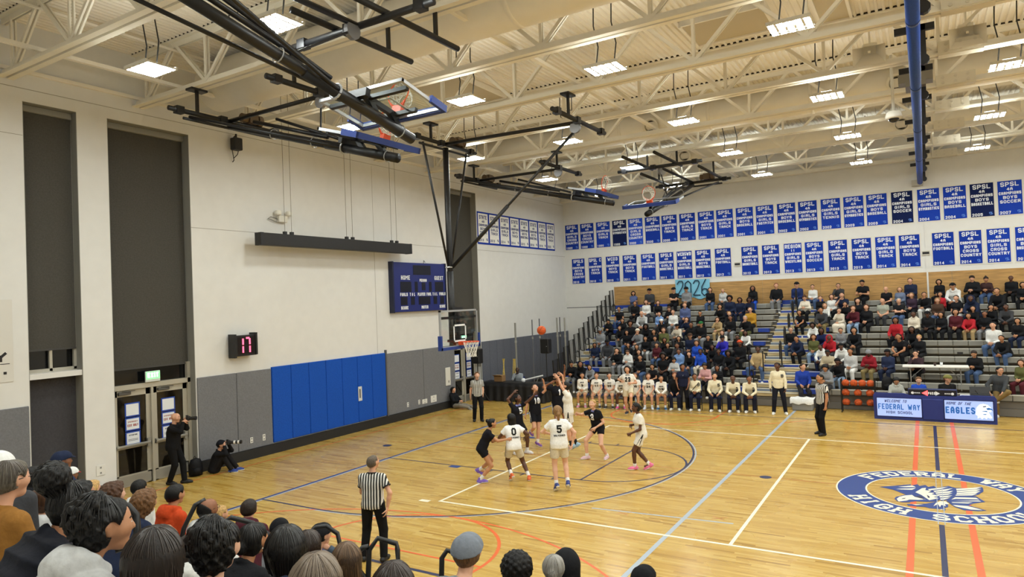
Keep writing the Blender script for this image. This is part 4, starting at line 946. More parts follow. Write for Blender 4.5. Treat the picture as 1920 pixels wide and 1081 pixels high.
LBL = M('#1f66bc', .5, 'plain', 0, .3); LDK = M('#1e2c60', .5, 'plain', 0, .15); LW2 = M('#eefaff', .5, 'plain', 0, .8)
for (s, x, z, w_, h, th, m, sl) in (('WELCOME TO', -1.3, .54, .6, .085, .014, LDK, .25), ('FEDERAL WAY', -1.47, .32, 1.13, .17, .028, LBL, 0), ('HIGH SCHOOL', -1.25, .19, .72, .085, .015, LDK, 0), ('HOME OF THE', .34, .54, .62, .085, .014, LDK, .25), ('EAGLES', .32, .28, .74, .2, .04, LBL, 0)):
    letters(MB(), strokes(s, w_, h, th, .28, 0, sl), (x, -.014, z), (1, 0, 0), (0, 0, 1)).build('screen_lettering', m, st)
def flat(pts, y, m, nm): MB().poly([(x, y, z) for x, z in pts]).build(nm, m, st)
flat([(1.08, .36), (1.1, .48), (1.17, .57), (1.27, .6), (1.37, .57), (1.44, .5), (1.47, .42), (1.44, .36), (1.38, .37), (1.41, .3), (1.47, .2), (1.42, .17), (1.36, .21), (1.33, .15), (1.27, .2), (1.22, .14), (1.18, .2), (1.11, .16), (1.12, .24), (1.07, .27)], -.0135, LW2, 'eagle_head')
flat([(1.33, .47), (1.4, .49), (1.48, .455), (1.49, .4), (1.44, .43), (1.36, .42)], -.0145, LBL, 'eagle_beak'); flat([(1.24, .52), (1.34, .54), (1.33, .51), (1.27, .495)], -.0145, LDK, 'eagle_eye')
flat([(1.2, .38), (1.34, .4), (1.37, .36), (1.28, .37)], -.0142, LBL, 'eagle_cheek'); flat([(1.2, .3), (1.36, .3), (1.3, .27)], -.0142, LBL, 'eagle_cheek')
# possession box on the table
o = T('possession_arrow_box', 'navy possession box with a lit red arrow on the scorer\'s table', 'scoreboard', (12.78, 16.12, .745))
MB().bbox(-.64, .64, -.05, .1, 0, .23, .02).build('case', M('#232f5e', .45), o); MB().box(-.62, .62, -.054, -.05, .02, .2).build('face', M('#0e1224', .3), o)
MB().poly([(-.28, -.056, .1), (-.12, -.056, .02), (-.12, -.056, .19)]).build('lit_arrow', M('#ff4b4b', .5, 'plain', 0, 3.0), o)
MB().poly([(.2, -.056, .1), (.08, -.056, .17), (.08, -.056, .03)]).build('arrow', LETW, o)
letters(MB(), strokes('POSS', .19, .08, .018), (-.11, -.056, .06), (1, 0, 0), (0, 0, 1)).build('lettering', LETW, o)
for (x, s) in ((-.52, 1), (.52, -1)):
    MB().lathe([(.001, 0), (.04, 0)], (x, -.056, .1), 'y', 12).build('bonus_dot', LETW, o); letters(MB(), strokes('BONUS', .15, .035, .009), (x + (.05 if s > 0 else -.2), -.056, .085), (1, 0, 0), (0, 0, 1)).build('lettering', LETW, o)
# objects on the table behind the pad
o = T('score_binder', 'red and white score book lying on the right of the scorer\'s table', 'book', (13.65, 16.3, .742)); MB().bbox(-.16, .16, -.12, .12, 0, .03, .005).build('cover', M('#a82a2c', .6), o); MB().box(-.15, .15, -.11, .11, .03, .05).build('pages', PAPER, o)
o = T('console_case', 'black open console case on the right end of the scorer\'s table', 'case', (14.0, 16.35, .742)); MB().bbox(-.25, .25, -.16, .16, 0, .09, .01).build('base', BLACK, o); MB().obox((0, .17, .18), (.25, 0, 0), (0, .01, .0), (0, .05, .1)).build('lid', BLACK, o); MB().bar((-.05, 0, .09), (-.12, -.02, .2), .02).build('lever', STEELB, o)
# white folding table standing on the bleacher rows
o = T('folding_table', 'white folding table set across the far bleacher rows', 'table', (12.9, 18.1, 1.42))
MB().bbox(-.93, .93, -.3, .3, .02, .07, .012).build('table_top', M('#e7e4dc', .5), o)
for x in (-.7, .7):
    for y in (-.2, .2): MB().tube((x, y, .02), (x, y, -.72 if y < 0 else -.48), .014, .014, 6).build('leg', STEEL, o)
    MB().bar((x, 0, -.35), (x * .45, 0, .02), .02).build('brace', STEEL, o)
for (nm, lb, x, hh, m) in (('paper_cup', 'white paper cup on the white folding table', .18, .11, PAPER), ('paper_cup', 'dark paper cup on the white folding table', 0, .1, M('#3a2a24', .6))):
    c = T(nm, lb, 'cup', (12.9 + x, 18.0, 1.49)); MB().lathe([(.001, 0), (.03, 0), (.042, hh), (.036, hh), (.026, .01)], n=12).build('wall', m, c, True); MB().lathe([(.043, hh - .006), (.043, hh + .006)], n=12).build('rim', m, c)
# ball rack with basketballs
BALL = M('#c4572a', .55, 'fabric'); SEAM = M('#2a1610', .6)
def make_ball(name='basketball'):
    t = T(name, None, 'ball'); MB().sphere((0, 0, 0), .12, 20, 14).build('cover', BALL, t, True)
    s = MB()
    for (ax, tilt) in (('z', 0), ('x', 0), ('y', 0)):
        s.path([{'z': (.1195 * math.cos(a), .1195 * math.sin(a), 0), 'x': (0, .1195 * math.cos(a), .1195 * math.sin(a)), 'y': (.1195 * math.cos(a), .03 * math.cos(2 * a), .115 * math.sin(a))}[ax] for a in [i * math.pi / 12 for i in range(24)]], .0035, 4, closed=True)
    s.build('seam', SEAM, t, kind='stuff'); return t
b0 = make_ball(); b0.location = (3.95, 7.55, 3.35); b0.rotation_euler = (.4, .5, .2); b0['label'] = 'orange basketball in mid air right of the net'
o = T('ball_rack', 'black three-shelf rack of basketballs beside the scorer\'s table', 'rack', (10.68, 17.0, 0))
for x in (-.5, .5):
    for y in (-.14, .14): MB().box(x - .018, x + .018, y - .018, y + .018, .1, 1.12).build('upright', RAILB, o)
for k, z in enumerate((.24, .56, .88)):
    for y in (-.1, .1): MB().bar((-.5, y, z), (.5, y, z), .025).build('shelf_rail', RAILB, o)
for x in (-.5, .5):
    for y in (-.14, .14): MB().lathe([(.001, -.015), (.05, -.015), (.05, .015), (.001, .015)], (x, y, .05), 'x', 12).build('caster', RAILB, o)
sh = ['bottom', 'middle', 'top']
for k, z in enumerate((.24, .56, .88)):
    for i in range(4 if k == 2 else 3):
        b = dup(b0); b.location = (10.68 - .37 + (.25 if k == 2 else .36) * i, 17.0, z + .095); b.rotation_euler = (i * .7, k, i); b['group'] = 'basketballs on the rack'
        b['label'] = 'basketball, %s from the left on the %s shelf of the rack' % (ordn[i], sh[k])
# far left corner: covered table, laptop box, speakers, poles
o = T('covered_table', 'long table draped in black cloth in the far left corner', 'table', (-2.02, 15.95, 0))
MB().bbox(-1.5, 1.5, -.38, .38, .72, .755, .01).build('table_top', BLACK, o)
vs = []; n = 60
per = [(-1.52, -.4), (1.52, -.4), (1.52, .4), (-1.52, .4)]; L4 = [3.04, .8, 3.04, .8]; tot = sum(L4); pts = []
for i in range(120):
    s_ = tot * i / 120; k = 0
    while s_ > L4[k]: s_ -= L4[k]; k += 1
    a = Vector((*per[k], 0)); b = Vector((*per[(k + 1) % 4], 0)); pts.append(a.lerp(b, s_ / L4[k]))
for z, am in ((.77, .0), (.6, .015), (.3, .035), (.02, .05)):
    for i, q in enumerate(pts):
        nrm = Vector((q.x / 1.52, q.y / .4, 0)); nrm = Vector((1 if nrm.x > .98 else -1 if nrm.x < -.98 else 0, 1 if nrm.y > .98 else -1 if nrm.y < -.98 else 0, 0)); vs.append((q.x + nrm.x * am * (1 + math.sin(i * 1.1)), q.y + nrm.y * am * (1 + math.sin(i * 1.1)), z))
MB().add(vs, [(k * 120 + i, k * 120 + (i + 1) % 120, (k + 1) * 120 + (i + 1) % 120, (k + 1) * 120 + i) for k in range(3) for i in range(120)] + [tuple(range(119, -1, -1))]).build('cloth', M('#0f0f12', .55), o, True)
o = T('cardboard_box', 'brown cardboard box on the black covered table', 'box', (-2.85, 16.0, .775)); MB().bbox(-.2, .2, -.14, .14, 0, .26, .006).build('carton', M('#8d6a42', .8), o); MB().box(-.21, .21, -.02, .02, .258, .262).build('tape', M('#b59a70', .5), o); MB().obox((0, -.2, .25), (.2, 0, 0), (0, .06, -.03), (0, .002, .004)).build('flap', M('#8d6a42', .8), o)
o = T('paper_roll', 'white tube propped along the black covered table', 'tube', (-1.2, 15.9, .78)); MB().tube((-.35, 0, .1), (.5, .0, .3), .03, .03, 10).build('tube', PAPER, o); MB().sphere((-.42, 0, .08), .09, 12, 8).build('bundle', PAPER, o, True); MB().bar((.2, 0, 0), (.3, 0, .24), .02).build('stand', STEEL, o)
def spk(x, y, zt, lab):
    o = T('speaker_stand', lab + ' stand', 'stand', (x, y, 0))
    MB().tube((0, 0, .35), (0, 0, zt - .3), .02, .02, 8).build('pole', BLACK, o)
    for i in range(3):
        a = i * 2.094 + .5; MB().tube((0, 0, .75), (.45 * math.cos(a), .45 * math.sin(a), .015), .014, .014, 6).build('leg', BLACK, o)
    s = T('loudspeaker', lab, 'speaker', (x, y, zt - .3))
    MB().bbox(-.19, .19, -.17, .17, 0, .62, .03).build('cabinet', BLACK, s); MB().box(-.17, .17, -.176, -.17, .03, .59).build('grille', M('#0b0b0c', .8), s); MB().lathe([(.001, -.178), (.015, -.178)], (.12, 0, .3), 'y', 8).build('badge', FRAMEM, s)
spk(-3.42, 15.2, 1.9, 'black loudspeaker on a tripod just right of the far doors'); spk(-1.05, 16.9, 2.2, 'black loudspeaker on a tripod in front of the bleacher end')
o = T('banner_stand', 'narrow white pull-up strip behind the loudspeaker near the far doors', 'banner', (-3.5, 15.35, 0)); MB().box(-.13, .13, .0, .01, .1, 1.45).build('sheet', M('#cfd2d4', .6), o); MB().bbox(-.16, .16, -.06, .08, 0, .08, .01).build('base', STEEL, o)
for i, (x, y, zt, r, m, lab) in enumerate(((-3.2, 18.0, 3.16, .045, '#8f8d86', 'thick grey volleyball pole standing nearest the far doors'), (-3.0, 19.2, 3.25, .03, '#6c6d72', 'thin dark volleyball pole, second from the far doors'), (-2.5, 19.0, 3.3, .025, '#55565c', 'thin dark volleyball pole right behind the flying ball'), (-2.0, 19.8, 3.3, .04, '#9a9890', 'grey volleyball pole just left of the bleacher end rails'), (-1.75, 19.6, 3.33, .02, '#3a3a3e', 'thin black pole between two grey poles at the bleacher end'), (-1.5, 19.6, 3.3, .04, '#9a9890', 'grey volleyball pole nearest the bleacher end rails'))):
    o = T('volleyball_pole', lab, 'pole', (x, y, 0)); MB().tube((0, 0, 0), (0, 0, zt), r, r, 10).build('post', M(m, .45), o); MB().lathe([(.001, 0), (.16, 0), (.16, .03), (r, .06)], n=14).build('base', STEELB, o); MB().tube((0, 0, zt - .9), (0, 0, zt - .8), r + .012, r + .012, 10).build('clamp', STEEL, o)
for i, (x, a) in enumerate(((-3.25, .06), (-3.05, -.09), (-2.72, .04), (-2.55, -.03))):
    o = T('wooden_stake', 'yellow wooden stake, %s from the left leaning behind the black table' % ordn[i], 'stake', (x, 16.75, 0)); MB().bar((0, 0, 0), (a * 1.6, .12, 1.62), .045, .03).build('post', M('#d8bb62', .7, 'wood'), o); MB().bar((a * 1.6 - .03, .12, 1.62), (a * 1.6 + .03, .12, 1.62), .05).build('cap', M('#c9a94e', .7), o)
# bags and bits
def backpack(x, y, z, s, rz, lab, col='#141417'):
    o = T('backpack', lab, 'bag', (x, y, z), rz); o.scale = (s, s, s)
    b = MB(); b.lathe([(.001, 0), (.16, .01), (.18, .1), (.17, .3), (.12, .42), (.001, .46)], n=14); b.v = [(v[0], v[1] * .65, v[2]) for v in b.v]; b.build('body', M(col, .6, 'fabric'), o, True)
    p = MB(); p.lathe([(.001, .04), (.11, .05), (.12, .2), (.001, .24)], (0, -.08, 0), n=12); p.v = [(v[0], v[1] * .7 - .02, v[2]) for v in p.v]; p.build('pocket', M(col, .6, 'fabric'), o, True)
    MB().path([(-.03, .05, .44), (0, .05, .5), (.03, .05, .44)], .01, 6).build('handle', BLACK, o); MB().path([(.1, .1, .38), (.14, .2, .2), (.1, .1, .06)], .014, 6).build('strap', BLACK, o)
backpack(-3.42, 2.3, 0, 1.0, 1.3, 'black backpack on the floor beside the standing photographer'); backpack(2.5, 17.2, 0, 1.1, 0, 'black backpack between the bench and the first bleacher row'); backpack(11.5, 17.8, .67, 1, .4, 'black backpack on the first bleacher row right of the ball rack')
o = T('equipment_bin', 'grey bin with a white towel on it beside the standing coach', 'bin', (8.95, 17.0, 0)); MB().bbox(-.33, .33, -.22, .22, 0, .36, .03).build('body', M('#8b8c8c', .6), o); MB().bbox(-.35, .35, -.24, .24, .36, .4, .015).build('lid', M('#a5a6a6', .6), o)
tw = MB(); vs = [(-.38 + .76 * i / 8, -.26 + .5 * j / 4, .42 + .02 * math.sin(i * 2 + j)) for j in range(5) for i in range(9)]; vs += [(x, -.27, .24 + .03 * math.sin(i * 1.7)) for i, x in enumerate([-.38 + .76 * i / 8 for i in range(9)])]
tw.add(vs, [(j * 9 + i, j * 9 + i + 1, (j + 1) * 9 + i + 1, (j + 1) * 9 + i) for j in range(4) for i in range(8)] + [(45 + i, 46 + i, i + 1, i) for i in range(8)]).build('towel', M('#e4e4e2', .9, 'fabric'), o, True)
WB = M('#cfdde6', .2)
for i, (x, y, z, lab) in enumerate(((3.0, 16.55, 0, 'clear water bottle on the floor under the bench'), (1.55, 17.55, .67, 'clear water bottle on the first bleacher row at the left'), (1.4, 21.3, 2.37, 'white bottle standing on a blue bleacher seat at the left'))):
    o = T('water_bottle', lab, 'bottle', (x, y, z)); MB().lathe([(.001, 0), (.034, 0), (.035, .15), (.014, .2), (.014, .22)], n=12).build('body', WB, o, True); MB().lathe([(.016, .22), (.016, .245), (.001, .245)], n=10).build('cap', M('#e9e9ea', .5), o)
# grab rails among the near crowd
def near_rail(pts, lab, r=.024):
    z0 = nseatz((-1.5 - pts[0][1]) / .62) - .19; pts = [(pts[0][0], pts[0][1], z0)] + list(pts); o = T('grab_rail', lab, 'railing', pts[0]); MB(pts[0]).path(pts, r, 8).build('loop', RAILB, o, True)
    q = Vector(pts[0]); MB(pts[0]).lathe([(.001, 0), (.07, 0), (.07, .012), (.03, .03)], tuple(q), n=10).build('floor_flange', RAILB, o)

near_rail([(8.24, -6.06, 2.73), (8.19, -6.0, 2.98), (8.21, -5.97, 2.99), (8.29, -5.84, 2.94), (8.32, -5.81, 2.88), (8.35, -5.82, 2.77), (8.35, -5.87, 2.71), (8.31, -5.94, 2.7)], 'black grab rail loop beside the curly-haired girl at the lower left')
near_rail([(5.98, -4.05, 1.76), (5.97, -4.0, 1.91), (5.98, -3.87, 2.12), (6.03, -3.78, 2.16)], 'black grab rail rising behind the bald man in glasses')
near_rail([(7.23, -4.44, 2.12), (7.21, -4.39, 2.26), (7.23, -4.34, 2.29), (7.36, -4.21, 2.22), (7.46, -4.13, 2.11), (7.5, -4.15, 1.98)], 'black grab rail loop in front of the maroon hoodie')
near_rail([(7.46, -3.63, 1.8), (7.43, -3.6, 1.94), (7.45, -3.55, 1.99), (7.52, -3.47, 1.99), (7.61, -3.41, 1.91), (7.65, -3.42, 1.81), (7.64, -3.48, 1.7)], 'black grab rail loop beside the person in black cap')
near_rail([(8.44, -3.86, 1.75), (8.39, -3.78, 1.99), (8.43, -3.71, 2.08), (8.56, -3.61, 2.02), (8.58, -3.62, 1.97), (8.6, -3.64, 1.88), (8.55, -3.7, 1.87)], 'large black grab rail loop in front of the near referee, right-hand one')
near_rail([(8.44, -3.86, 1.75), (8.36, -3.89, 1.85), (8.32, -3.85, 1.98), (8.35, -3.82, 2.02), (8.38, -3.78, 2.02)], 'smaller black grab rail loop joined at the near referee feet')
near_rail([(8.94, -3.46, 1.69), (8.9, -3.39, 1.87), (8.93, -3.35, 1.93), (8.98, -3.32, 1.91), (9.03, -3.3, 1.86)], 'black grab rail left of the man in grey cap')

# ================================================================ people: one smooth surface grown round a posed skeleton
def V3(*a): return np.array(a, float)
def nrm(v):
    l = np.linalg.norm(v); return v / l if l > 1e-9 else v
def cap(a, b, ra, rb=None, k=.04, clip=None): return (np.array(a, float), np.array(b, float), ra, ra if rb is None else rb, k, clip)
def evalp(prims, P, clips=()):
    F = np.full(len(P), 1.0)
    for a, b, ra, rb, k, clip in prims:
        d = b - a; dd = max(d @ d, 1e-9); q = P - a; t = np.clip(q @ d / dd, 0, 1)
        D = np.linalg.norm(q - t[:, None] * d, axis=1) - (ra + (rb - ra) * t)
        for c, n in (clip or ()): D = np.maximum(D, (P - c) @ n)
        h = np.maximum(k - np.abs(F - D), 0) / k; F = np.minimum(F, D) - h * h * k * .25
    for c, n in clips: F = np.maximum(F, (P - c) @ n)
    return F
def grow(prims, h, clips=(), noise=None, holes=()):
    """blend tapered capsules into one closed surface (surface nets); returns verts, quads"""
    lo = np.min([np.minimum(p[0] - max(p[2], 0), p[1] - max(p[3], 0)) for p in prims], 0) - max(p[2] for p in prims) * .15 - 3 * h
    hi = np.max([np.maximum(p[0] + p[2], p[1] + p[3]) for p in prims], 0) + max(p[2] for p in prims) * .15 + 3 * h
    lo = lo - .013; n = np.ceil((hi - lo) / h).astype(int) + 1
    ax = [(lo[i] + h * np.arange(n[i])).astype(np.float32) for i in range(3)]
    F = np.full(n, 1.0, np.float32)
    for a, b, ra, rb, k, clip in prims:
        m = k + 2.5 * h
        s = []
        for i in range(3):
            l = min(a[i] - ra, b[i] - rb) - m; u = max(a[i] + ra, b[i] + rb) + m
            s.append(slice(max(int((l - lo[i]) / h), 0), min(int((u - lo[i]) / h) + 2, n[i])))
        x = ax[0][s[0]][:, None, None] - np.float32(a[0]); y = ax[1][s[1]][None, :, None] - np.float32(a[1]); z = ax[2][s[2]][None, None, :] - np.float32(a[2])
        d = (b - a).astype(np.float32); dd = max(float(d @ d), 1e-9)
        t = np.clip((x * d[0] + y * d[1] + z * d[2]) / dd, 0, 1)
        D = np.sqrt((x - t * d[0]) ** 2 + (y - t * d[1]) ** 2 + (z - t * d[2]) ** 2) - (ra + (rb - ra) * t)
        for c, nn in (clip or ()):
            D = np.maximum(D, (x + np.float32(a[0] - c[0])) * nn[0] + (y + np.float32(a[1] - c[1])) * nn[1] + (z + np.float32(a[2] - c[2])) * nn[2])
        G = F[s[0], s[1], s[2]]
        hh = np.maximum(k - np.abs(G - D), 0) / k
        F[s[0], s[1], s[2]] = np.minimum(G, D) - hh * hh * k * .25
    X, Y, Z = ax[0][:, None, None], ax[1][None, :, None], ax[2][None, None, :]
    if noise is not None: F = F + noise(X, Y, Z).astype(np.float32)
    for c, nn in clips: F = np.maximum(F, (X - c[0]) * nn[0] + (Y - c[1]) * nn[1] + (Z - c[2]) * nn[2])
    for c, r_ in holes: F = np.maximum(F, r_ - np.sqrt((X - c[0]) ** 2 + ((Y - c[1]) * 1.1) ** 2 + ((Z - c[2]) * .8) ** 2))
    F = F.astype(np.float32)
    S = F < 0
    c8 = [(i, j, k) for i in (0, 1) for j in (0, 1) for k in (0, 1)]
    def sub(A, o): return A[o[0]:o[0] + n[0] - 1, o[1]:o[1] + n[1] - 1, o[2]:o[2] + n[2] - 1]
    cnt = sum(sub(S, o).astype(np.int8) for o in c8)
    I, J, K = np.nonzero((cnt > 0) & (cnt < 8))
    if len(I) == 0: return np.zeros((0, 3)), []
    idx = np.full((n[0] - 1, n[1] - 1, n[2] - 1), -1, np.int32); idx[I, J, K] = np.arange(len(I))
    acc = np.zeros((len(I), 3)); num = np.zeros(len(I))
    for o in c8:
        for e in range(3):
            if o[e]: continue
            o2 = list(o); o2[e] = 1
            fa = F[I + o[0], J + o[1], K + o[2]]; fb = F[I + o2[0], J + o2[1], K + o2[2]]
            m = (fa < 0) != (fb < 0); t = np.where(m, fa / np.where(m, fa - fb, 1), 0)
            p = np.zeros((len(I), 3)); p[:, 0] = o[0]; p[:, 1] = o[1]; p[:, 2] = o[2]; p[:, e] = t
            acc += p * m[:, None]; num += m
    V = (np.stack([I, J, K], 1) + acc / num[:, None]) * h + lo
    Q = []
    for e in range(3):
        u, v = (e + 1) % 3, (e + 2) % 3
        sa = [slice(0, n[i] - 1) if i == e else slice(1, n[i] - 1) for i in range(3)]; sb = list(sa); sb[e] = slice(1, n[e])
        A = S[tuple(sa)]; B = S[tuple(sb)]
        for sg in (0, 1):
            W = (A & ~B) if sg == 0 else (~A & B)
            c = np.stack(np.nonzero(W), 1)
            if len(c) == 0: continue
            for i in range(3):
                if i != e: c[:, i] += 1
            def at(du, dv):
                q = c.copy(); q[:, u] += du; q[:, v] += dv; return idx[q[:, 0], q[:, 1], q[:, 2]]
            q4 = np.stack([at(-1, -1), at(0, -1), at(0, 0), at(-1, 0)], 1)
            Q.append(q4 if sg == 0 else q4[:, ::-1])
    return V, np.concatenate(Q)
def to_mesh(name, V, Q, extra=None):
    me = bpy.data.meshes.new(name); V = np.asarray(V, np.float32).reshape(-1, 3)
    Q = np.asarray(Q, np.int32).reshape(-1, 4) if len(Q) and len(Q[0]) == 4 and all(len(q) == 4 for q in Q[:1]) and not isinstance(Q, list) else Q
    if isinstance(Q, list): lens = [len(q) for q in Q]; idx = [i for q in Q for i in q]
    else: lens = [4] * len(Q); idx = Q.ravel().tolist()
    if extra:
        n = len(V); V = np.concatenate([V, np.asarray(extra[0], np.float32).reshape(-1, 3)])
        lens = lens + [len(f) for f in extra[1]]; idx = idx + [i + n for f in extra[1] for i in f]
    me.vertices.add(len(V)); me.vertices.foreach_set('co', V.ravel())
    me.loops.add(len(idx)); me.loops.foreach_set('vertex_index', np.asarray(idx, np.int32))
    me.polygons.add(len(lens)); st = np.concatenate([[0], np.cumsum(lens)[:-1]]).astype(np.int32) if lens else np.zeros(0, np.int32)
    me.polygons.foreach_set('loop_start', st)
    me.update(calc_edges=True); me.validate(); me.polygons.foreach_set('use_smooth', np.ones(len(me.polygons), bool))
    return me
def mobj(name, me, mat, parent):
    if not me.materials: me.materials.append(mat)
    o = bpy.data.objects.new(name, me); COL.objects.link(o); o.parent = parent
    if me.materials[0] is not mat:
        o.material_slots[0].link = 'OBJECT'; o.material_slots[0].material = mat
    return o
def ik(a, tgt, l1, l2, hint):
    d = tgt - a; L = np.linalg.norm(d); dn = d / max(L, 1e-6); D = min(max(L, abs(l1 - l2) + .02), (l1 + l2) * .995)
    x = (l1 * l1 - l2 * l2 + D * D) / (2 * D); hg = math.sqrt(max(l1 * l1 - x * x, 0))
    p = nrm(hint - dn * (hint @ dn)); return a + dn * x + p * hg, a + dn * D
def rotz(v, a):
    c, s = math.cos(a), math.sin(a); return V3(v[0] * c - v[1] * s, v[0] * s + v[1] * c, v[2])
def skel(H=1.72, fem=0, pel=None, lean=0, side=0, twist=0, hyaw=0, hpitch=0, hroll=0, hands=(None, None), feet=None, knees=None, elbows=None, tors=1.0, toes=None, fpitch=(0, 0), curl=(.5, .5), palms=(None, None), hdirs=(None, None), wide=1.0):
    """local frame: faces +Y, right hand +X. index 0 = left (-X), 1 = right (+X)"""
    R_ = math.radians; s = H / 1.75; J = dict(s=s, fem=fem, wide=wide)
    pel = V3(0, 0, .93 * s) if pel is None else V3(*pel)
    U = nrm(V3(math.sin(R_(side)), math.sin(R_(lean)), math.cos(R_(lean)) * math.cos(R_(side))))
    Rx = V3(math.cos(R_(twist)), math.sin(R_(twist)), 0); Rx = nrm(Rx - U * (Rx @ U)); F = np.cross(U, Rx)
    J.update(pel=pel, U=U, R=Rx, F=F)
    J['hip'] = [pel + V3(-.088 * s * wide, 0, -.02 * s), pel + V3(.088 * s * wide, 0, -.02 * s)]
    J['waist'] = pel + U * .13 * s * tors; J['chest'] = pel + U * .33 * s * tors + F * .01; J['neck'] = pel + U * .475 * s * tors
    sw = (.148 if fem else .168) * s * (1 + (wide - 1) * .6)
    J['sh'] = [pel + U * .418 * s * tors - Rx * sw, pel + U * .418 * s * tors + Rx * sw]
    hd = nrm(U * .55 + V3(0, 0, 1) * .55 + F * .12); J['head'] = J['neck'] + hd * .175 * s
    hf = nrm(rotz(V3(F[0], F[1], 0), R_(hyaw))); hr = nrm(np.cross(hf, V3(0, 0, 1)))
    hf2 = hf * math.cos(R_(hpitch)) + V3(0, 0, math.sin(R_(hpitch))); hu = np.cross(hr, hf2)
    hr2 = hr * math.cos(R_(hroll)) + hu * math.sin(R_(hroll)); hu2 = np.cross(hr2, hf2)
    J.update(hf=hf2, hr=hr2, hu=hu2)
    J['head'] = J['head'] + hf2 * .02 * s
    J['el'] = [0, 0]; J['wr'] = [0, 0]; J['kn'] = [0, 0]; J['an'] = [0, 0]; J['toe'] = [0, 0]; J['fp'] = fpitch
    for i, sg in ((0, -1), (1, 1)):
        t = hands[i]; t = J['sh'][i] + V3(sg * .09, .04, -.5 * s) if t is None else V3(*t)
        hint = V3(sg * .6, -.6, -.3) if elbows is None or elbows[i] is None else V3(*elbows[i])
        J['el'][i], J['wr'][i] = ik(J['sh'][i], t, .28 * s, .245 * s, hint)
        ft = V3(sg * .11, 0, 0) if feet is None else V3(*feet[i])
        kh = V3(sg * .1, 1, .1) if knees is None or knees[i] is None else V3(*knees[i])
        J['kn'][i], J['an'][i] = ik(J['hip'][i], ft + V3(0, 0, .085 * s), .43 * s, .415 * s, kh)
        J['toe'][i] = nrm(V3(sg * .2, 1, 0)) if toes is None or toes[i] is None else nrm(V3(*toes[i]))
    J['curl'] = curl; J['palms'] = palms; J['hdirs'] = hdirs
    return J
def head_prims(J):
    s = J['s'] * (1.0 if J['s'] > .92 else 1.05); c, f, r, u = J['head'], J['hf'], J['hr'], J['hu']
    P = [cap(c + u * .022 * s - f * .012 * s, c + u * .026 * s + f * .022 * s, .086 * s, .078 * s, .03), cap(c - u * .015 * s + f * .025 * s, c - u * .07 * s + f * .042 * s, .068 * s, .043 * s, .03),
         cap(c - u * .085 * s + f * .062 * s, c - u * .088 * s + f * .064 * s, .024 * s, None, .025),
         cap(c + u * .008 * s + f * .092 * s, c - u * .024 * s + f * .108 * s, .009 * s, .0145 * s, .014),
         cap(c + f * .084 * s - u * .052 * s - r * .012 * s, c + f * .084 * s - u * .052 * s + r * .012 * s, .012 * s, None, .012)]
    for g in (-1, 1):
        P.append(cap(c + r * g * .08 * s + u * .012 * s - f * .012 * s, c + r * g * .078 * s - u * .022 * s - f * .004 * s, .017 * s, .011 * s, .008))
        P.append(cap(c + r * g * .034 * s + f * .068 * s - u * .02 * s, c + r * g * .05 * s + f * .05 * s - u * .02 * s, .026 * s, None, .03))
    return P
def torso_prims(J, e=0.0, k=.06, cl=None):
    s, w = J['s'], J['wide']; R, U, F = J['R'], J['U'], J['F']; hx = nrm(J['hip'][1] - J['hip'][0])
    wa = .086 if J['fem'] else .096
    P = [cap(J['pel'] - hx * .062 * s * w - F * .012, J['pel'] + hx * .062 * s * w - F * .012, .1 * s + e, None, k, cl),
         cap(J['waist'] - R * .05 * s * w, J['waist'] + R * .05 * s * w, wa * s + e, None, k, cl), cap(J['waist'] + U * .1 * s - R * .06 * s * w, J['waist'] + U * .1 * s + R * .06 * s * w, wa * s + e, None, k),
         cap(J['chest'] - R * .075 * s * w, J['chest'] + R * .075 * s * w, .102 * s + e, None, k),
         cap(J['sh'][0] + R * .03 * s, J['sh'][1] - R * .03 * s, .05 * s + e * .7, None, k)] + [cap(J['neck'] - U * .03 * s - F * .012 * s, J['sh'][i] + U * .012 * s, .046 * s + e * .5, .036 * s + e * .5, .03) for i in (0, 1)]
    if J['fem']:
        for g in (-1, 1): P.append(cap(J['chest'] + R * g * .06 * s + F * .06 * s - U * .01, J['chest'] + R * g * .06 * s + F * .065 * s - U * .02, .05 * s + e * .7, None, .04))
    return P
def body_prims(J):
    s = J['s']; P = torso_prims(J)
    P.append(cap(J['neck'] - J['U'] * .03, J['head'] - J['hu'] * .05 * s - J['hf'] * .02, .052 * s if not J['fem'] else .046 * s, None, .04))
    P += head_prims(J)
    m = .9 if J['fem'] else 1.0
    for i in (0, 1):
        P.append(cap(J['sh'][i], J['el'][i], .046 * s * m, .038 * s * m, .03)); mid = J['el'][i] * .65 + J['wr'][i] * .35
        P.append(cap(J['el'][i], mid, .038 * s * m, .037 * s * m, .02)); P.append(cap(mid, J['wr'][i], .037 * s * m, .025 * s * m, .02))
        P.append(cap(J['hip'][i], J['kn'][i], .084 * s, .055 * s, .03)); a, b = J['kn'][i], J['an'][i]
        back = nrm(np.cross(nrm(b - a), np.cross(nrm(a - J['hip'][i]), nrm(b - a)) + 1e-6)); mid = a * .68 + b * .32
        P.append(cap(a, mid, .05 * s, .053 * s, .02)); P.append(cap(mid, b, .053 * s, .036 * s, .02))
        P.append(cap(b - V3(0, 0, .03 * s), b + J['toe'][i] * .11 * s - V3(0, 0, .045 * s), .033 * s, .026 * s, .02))
    return P
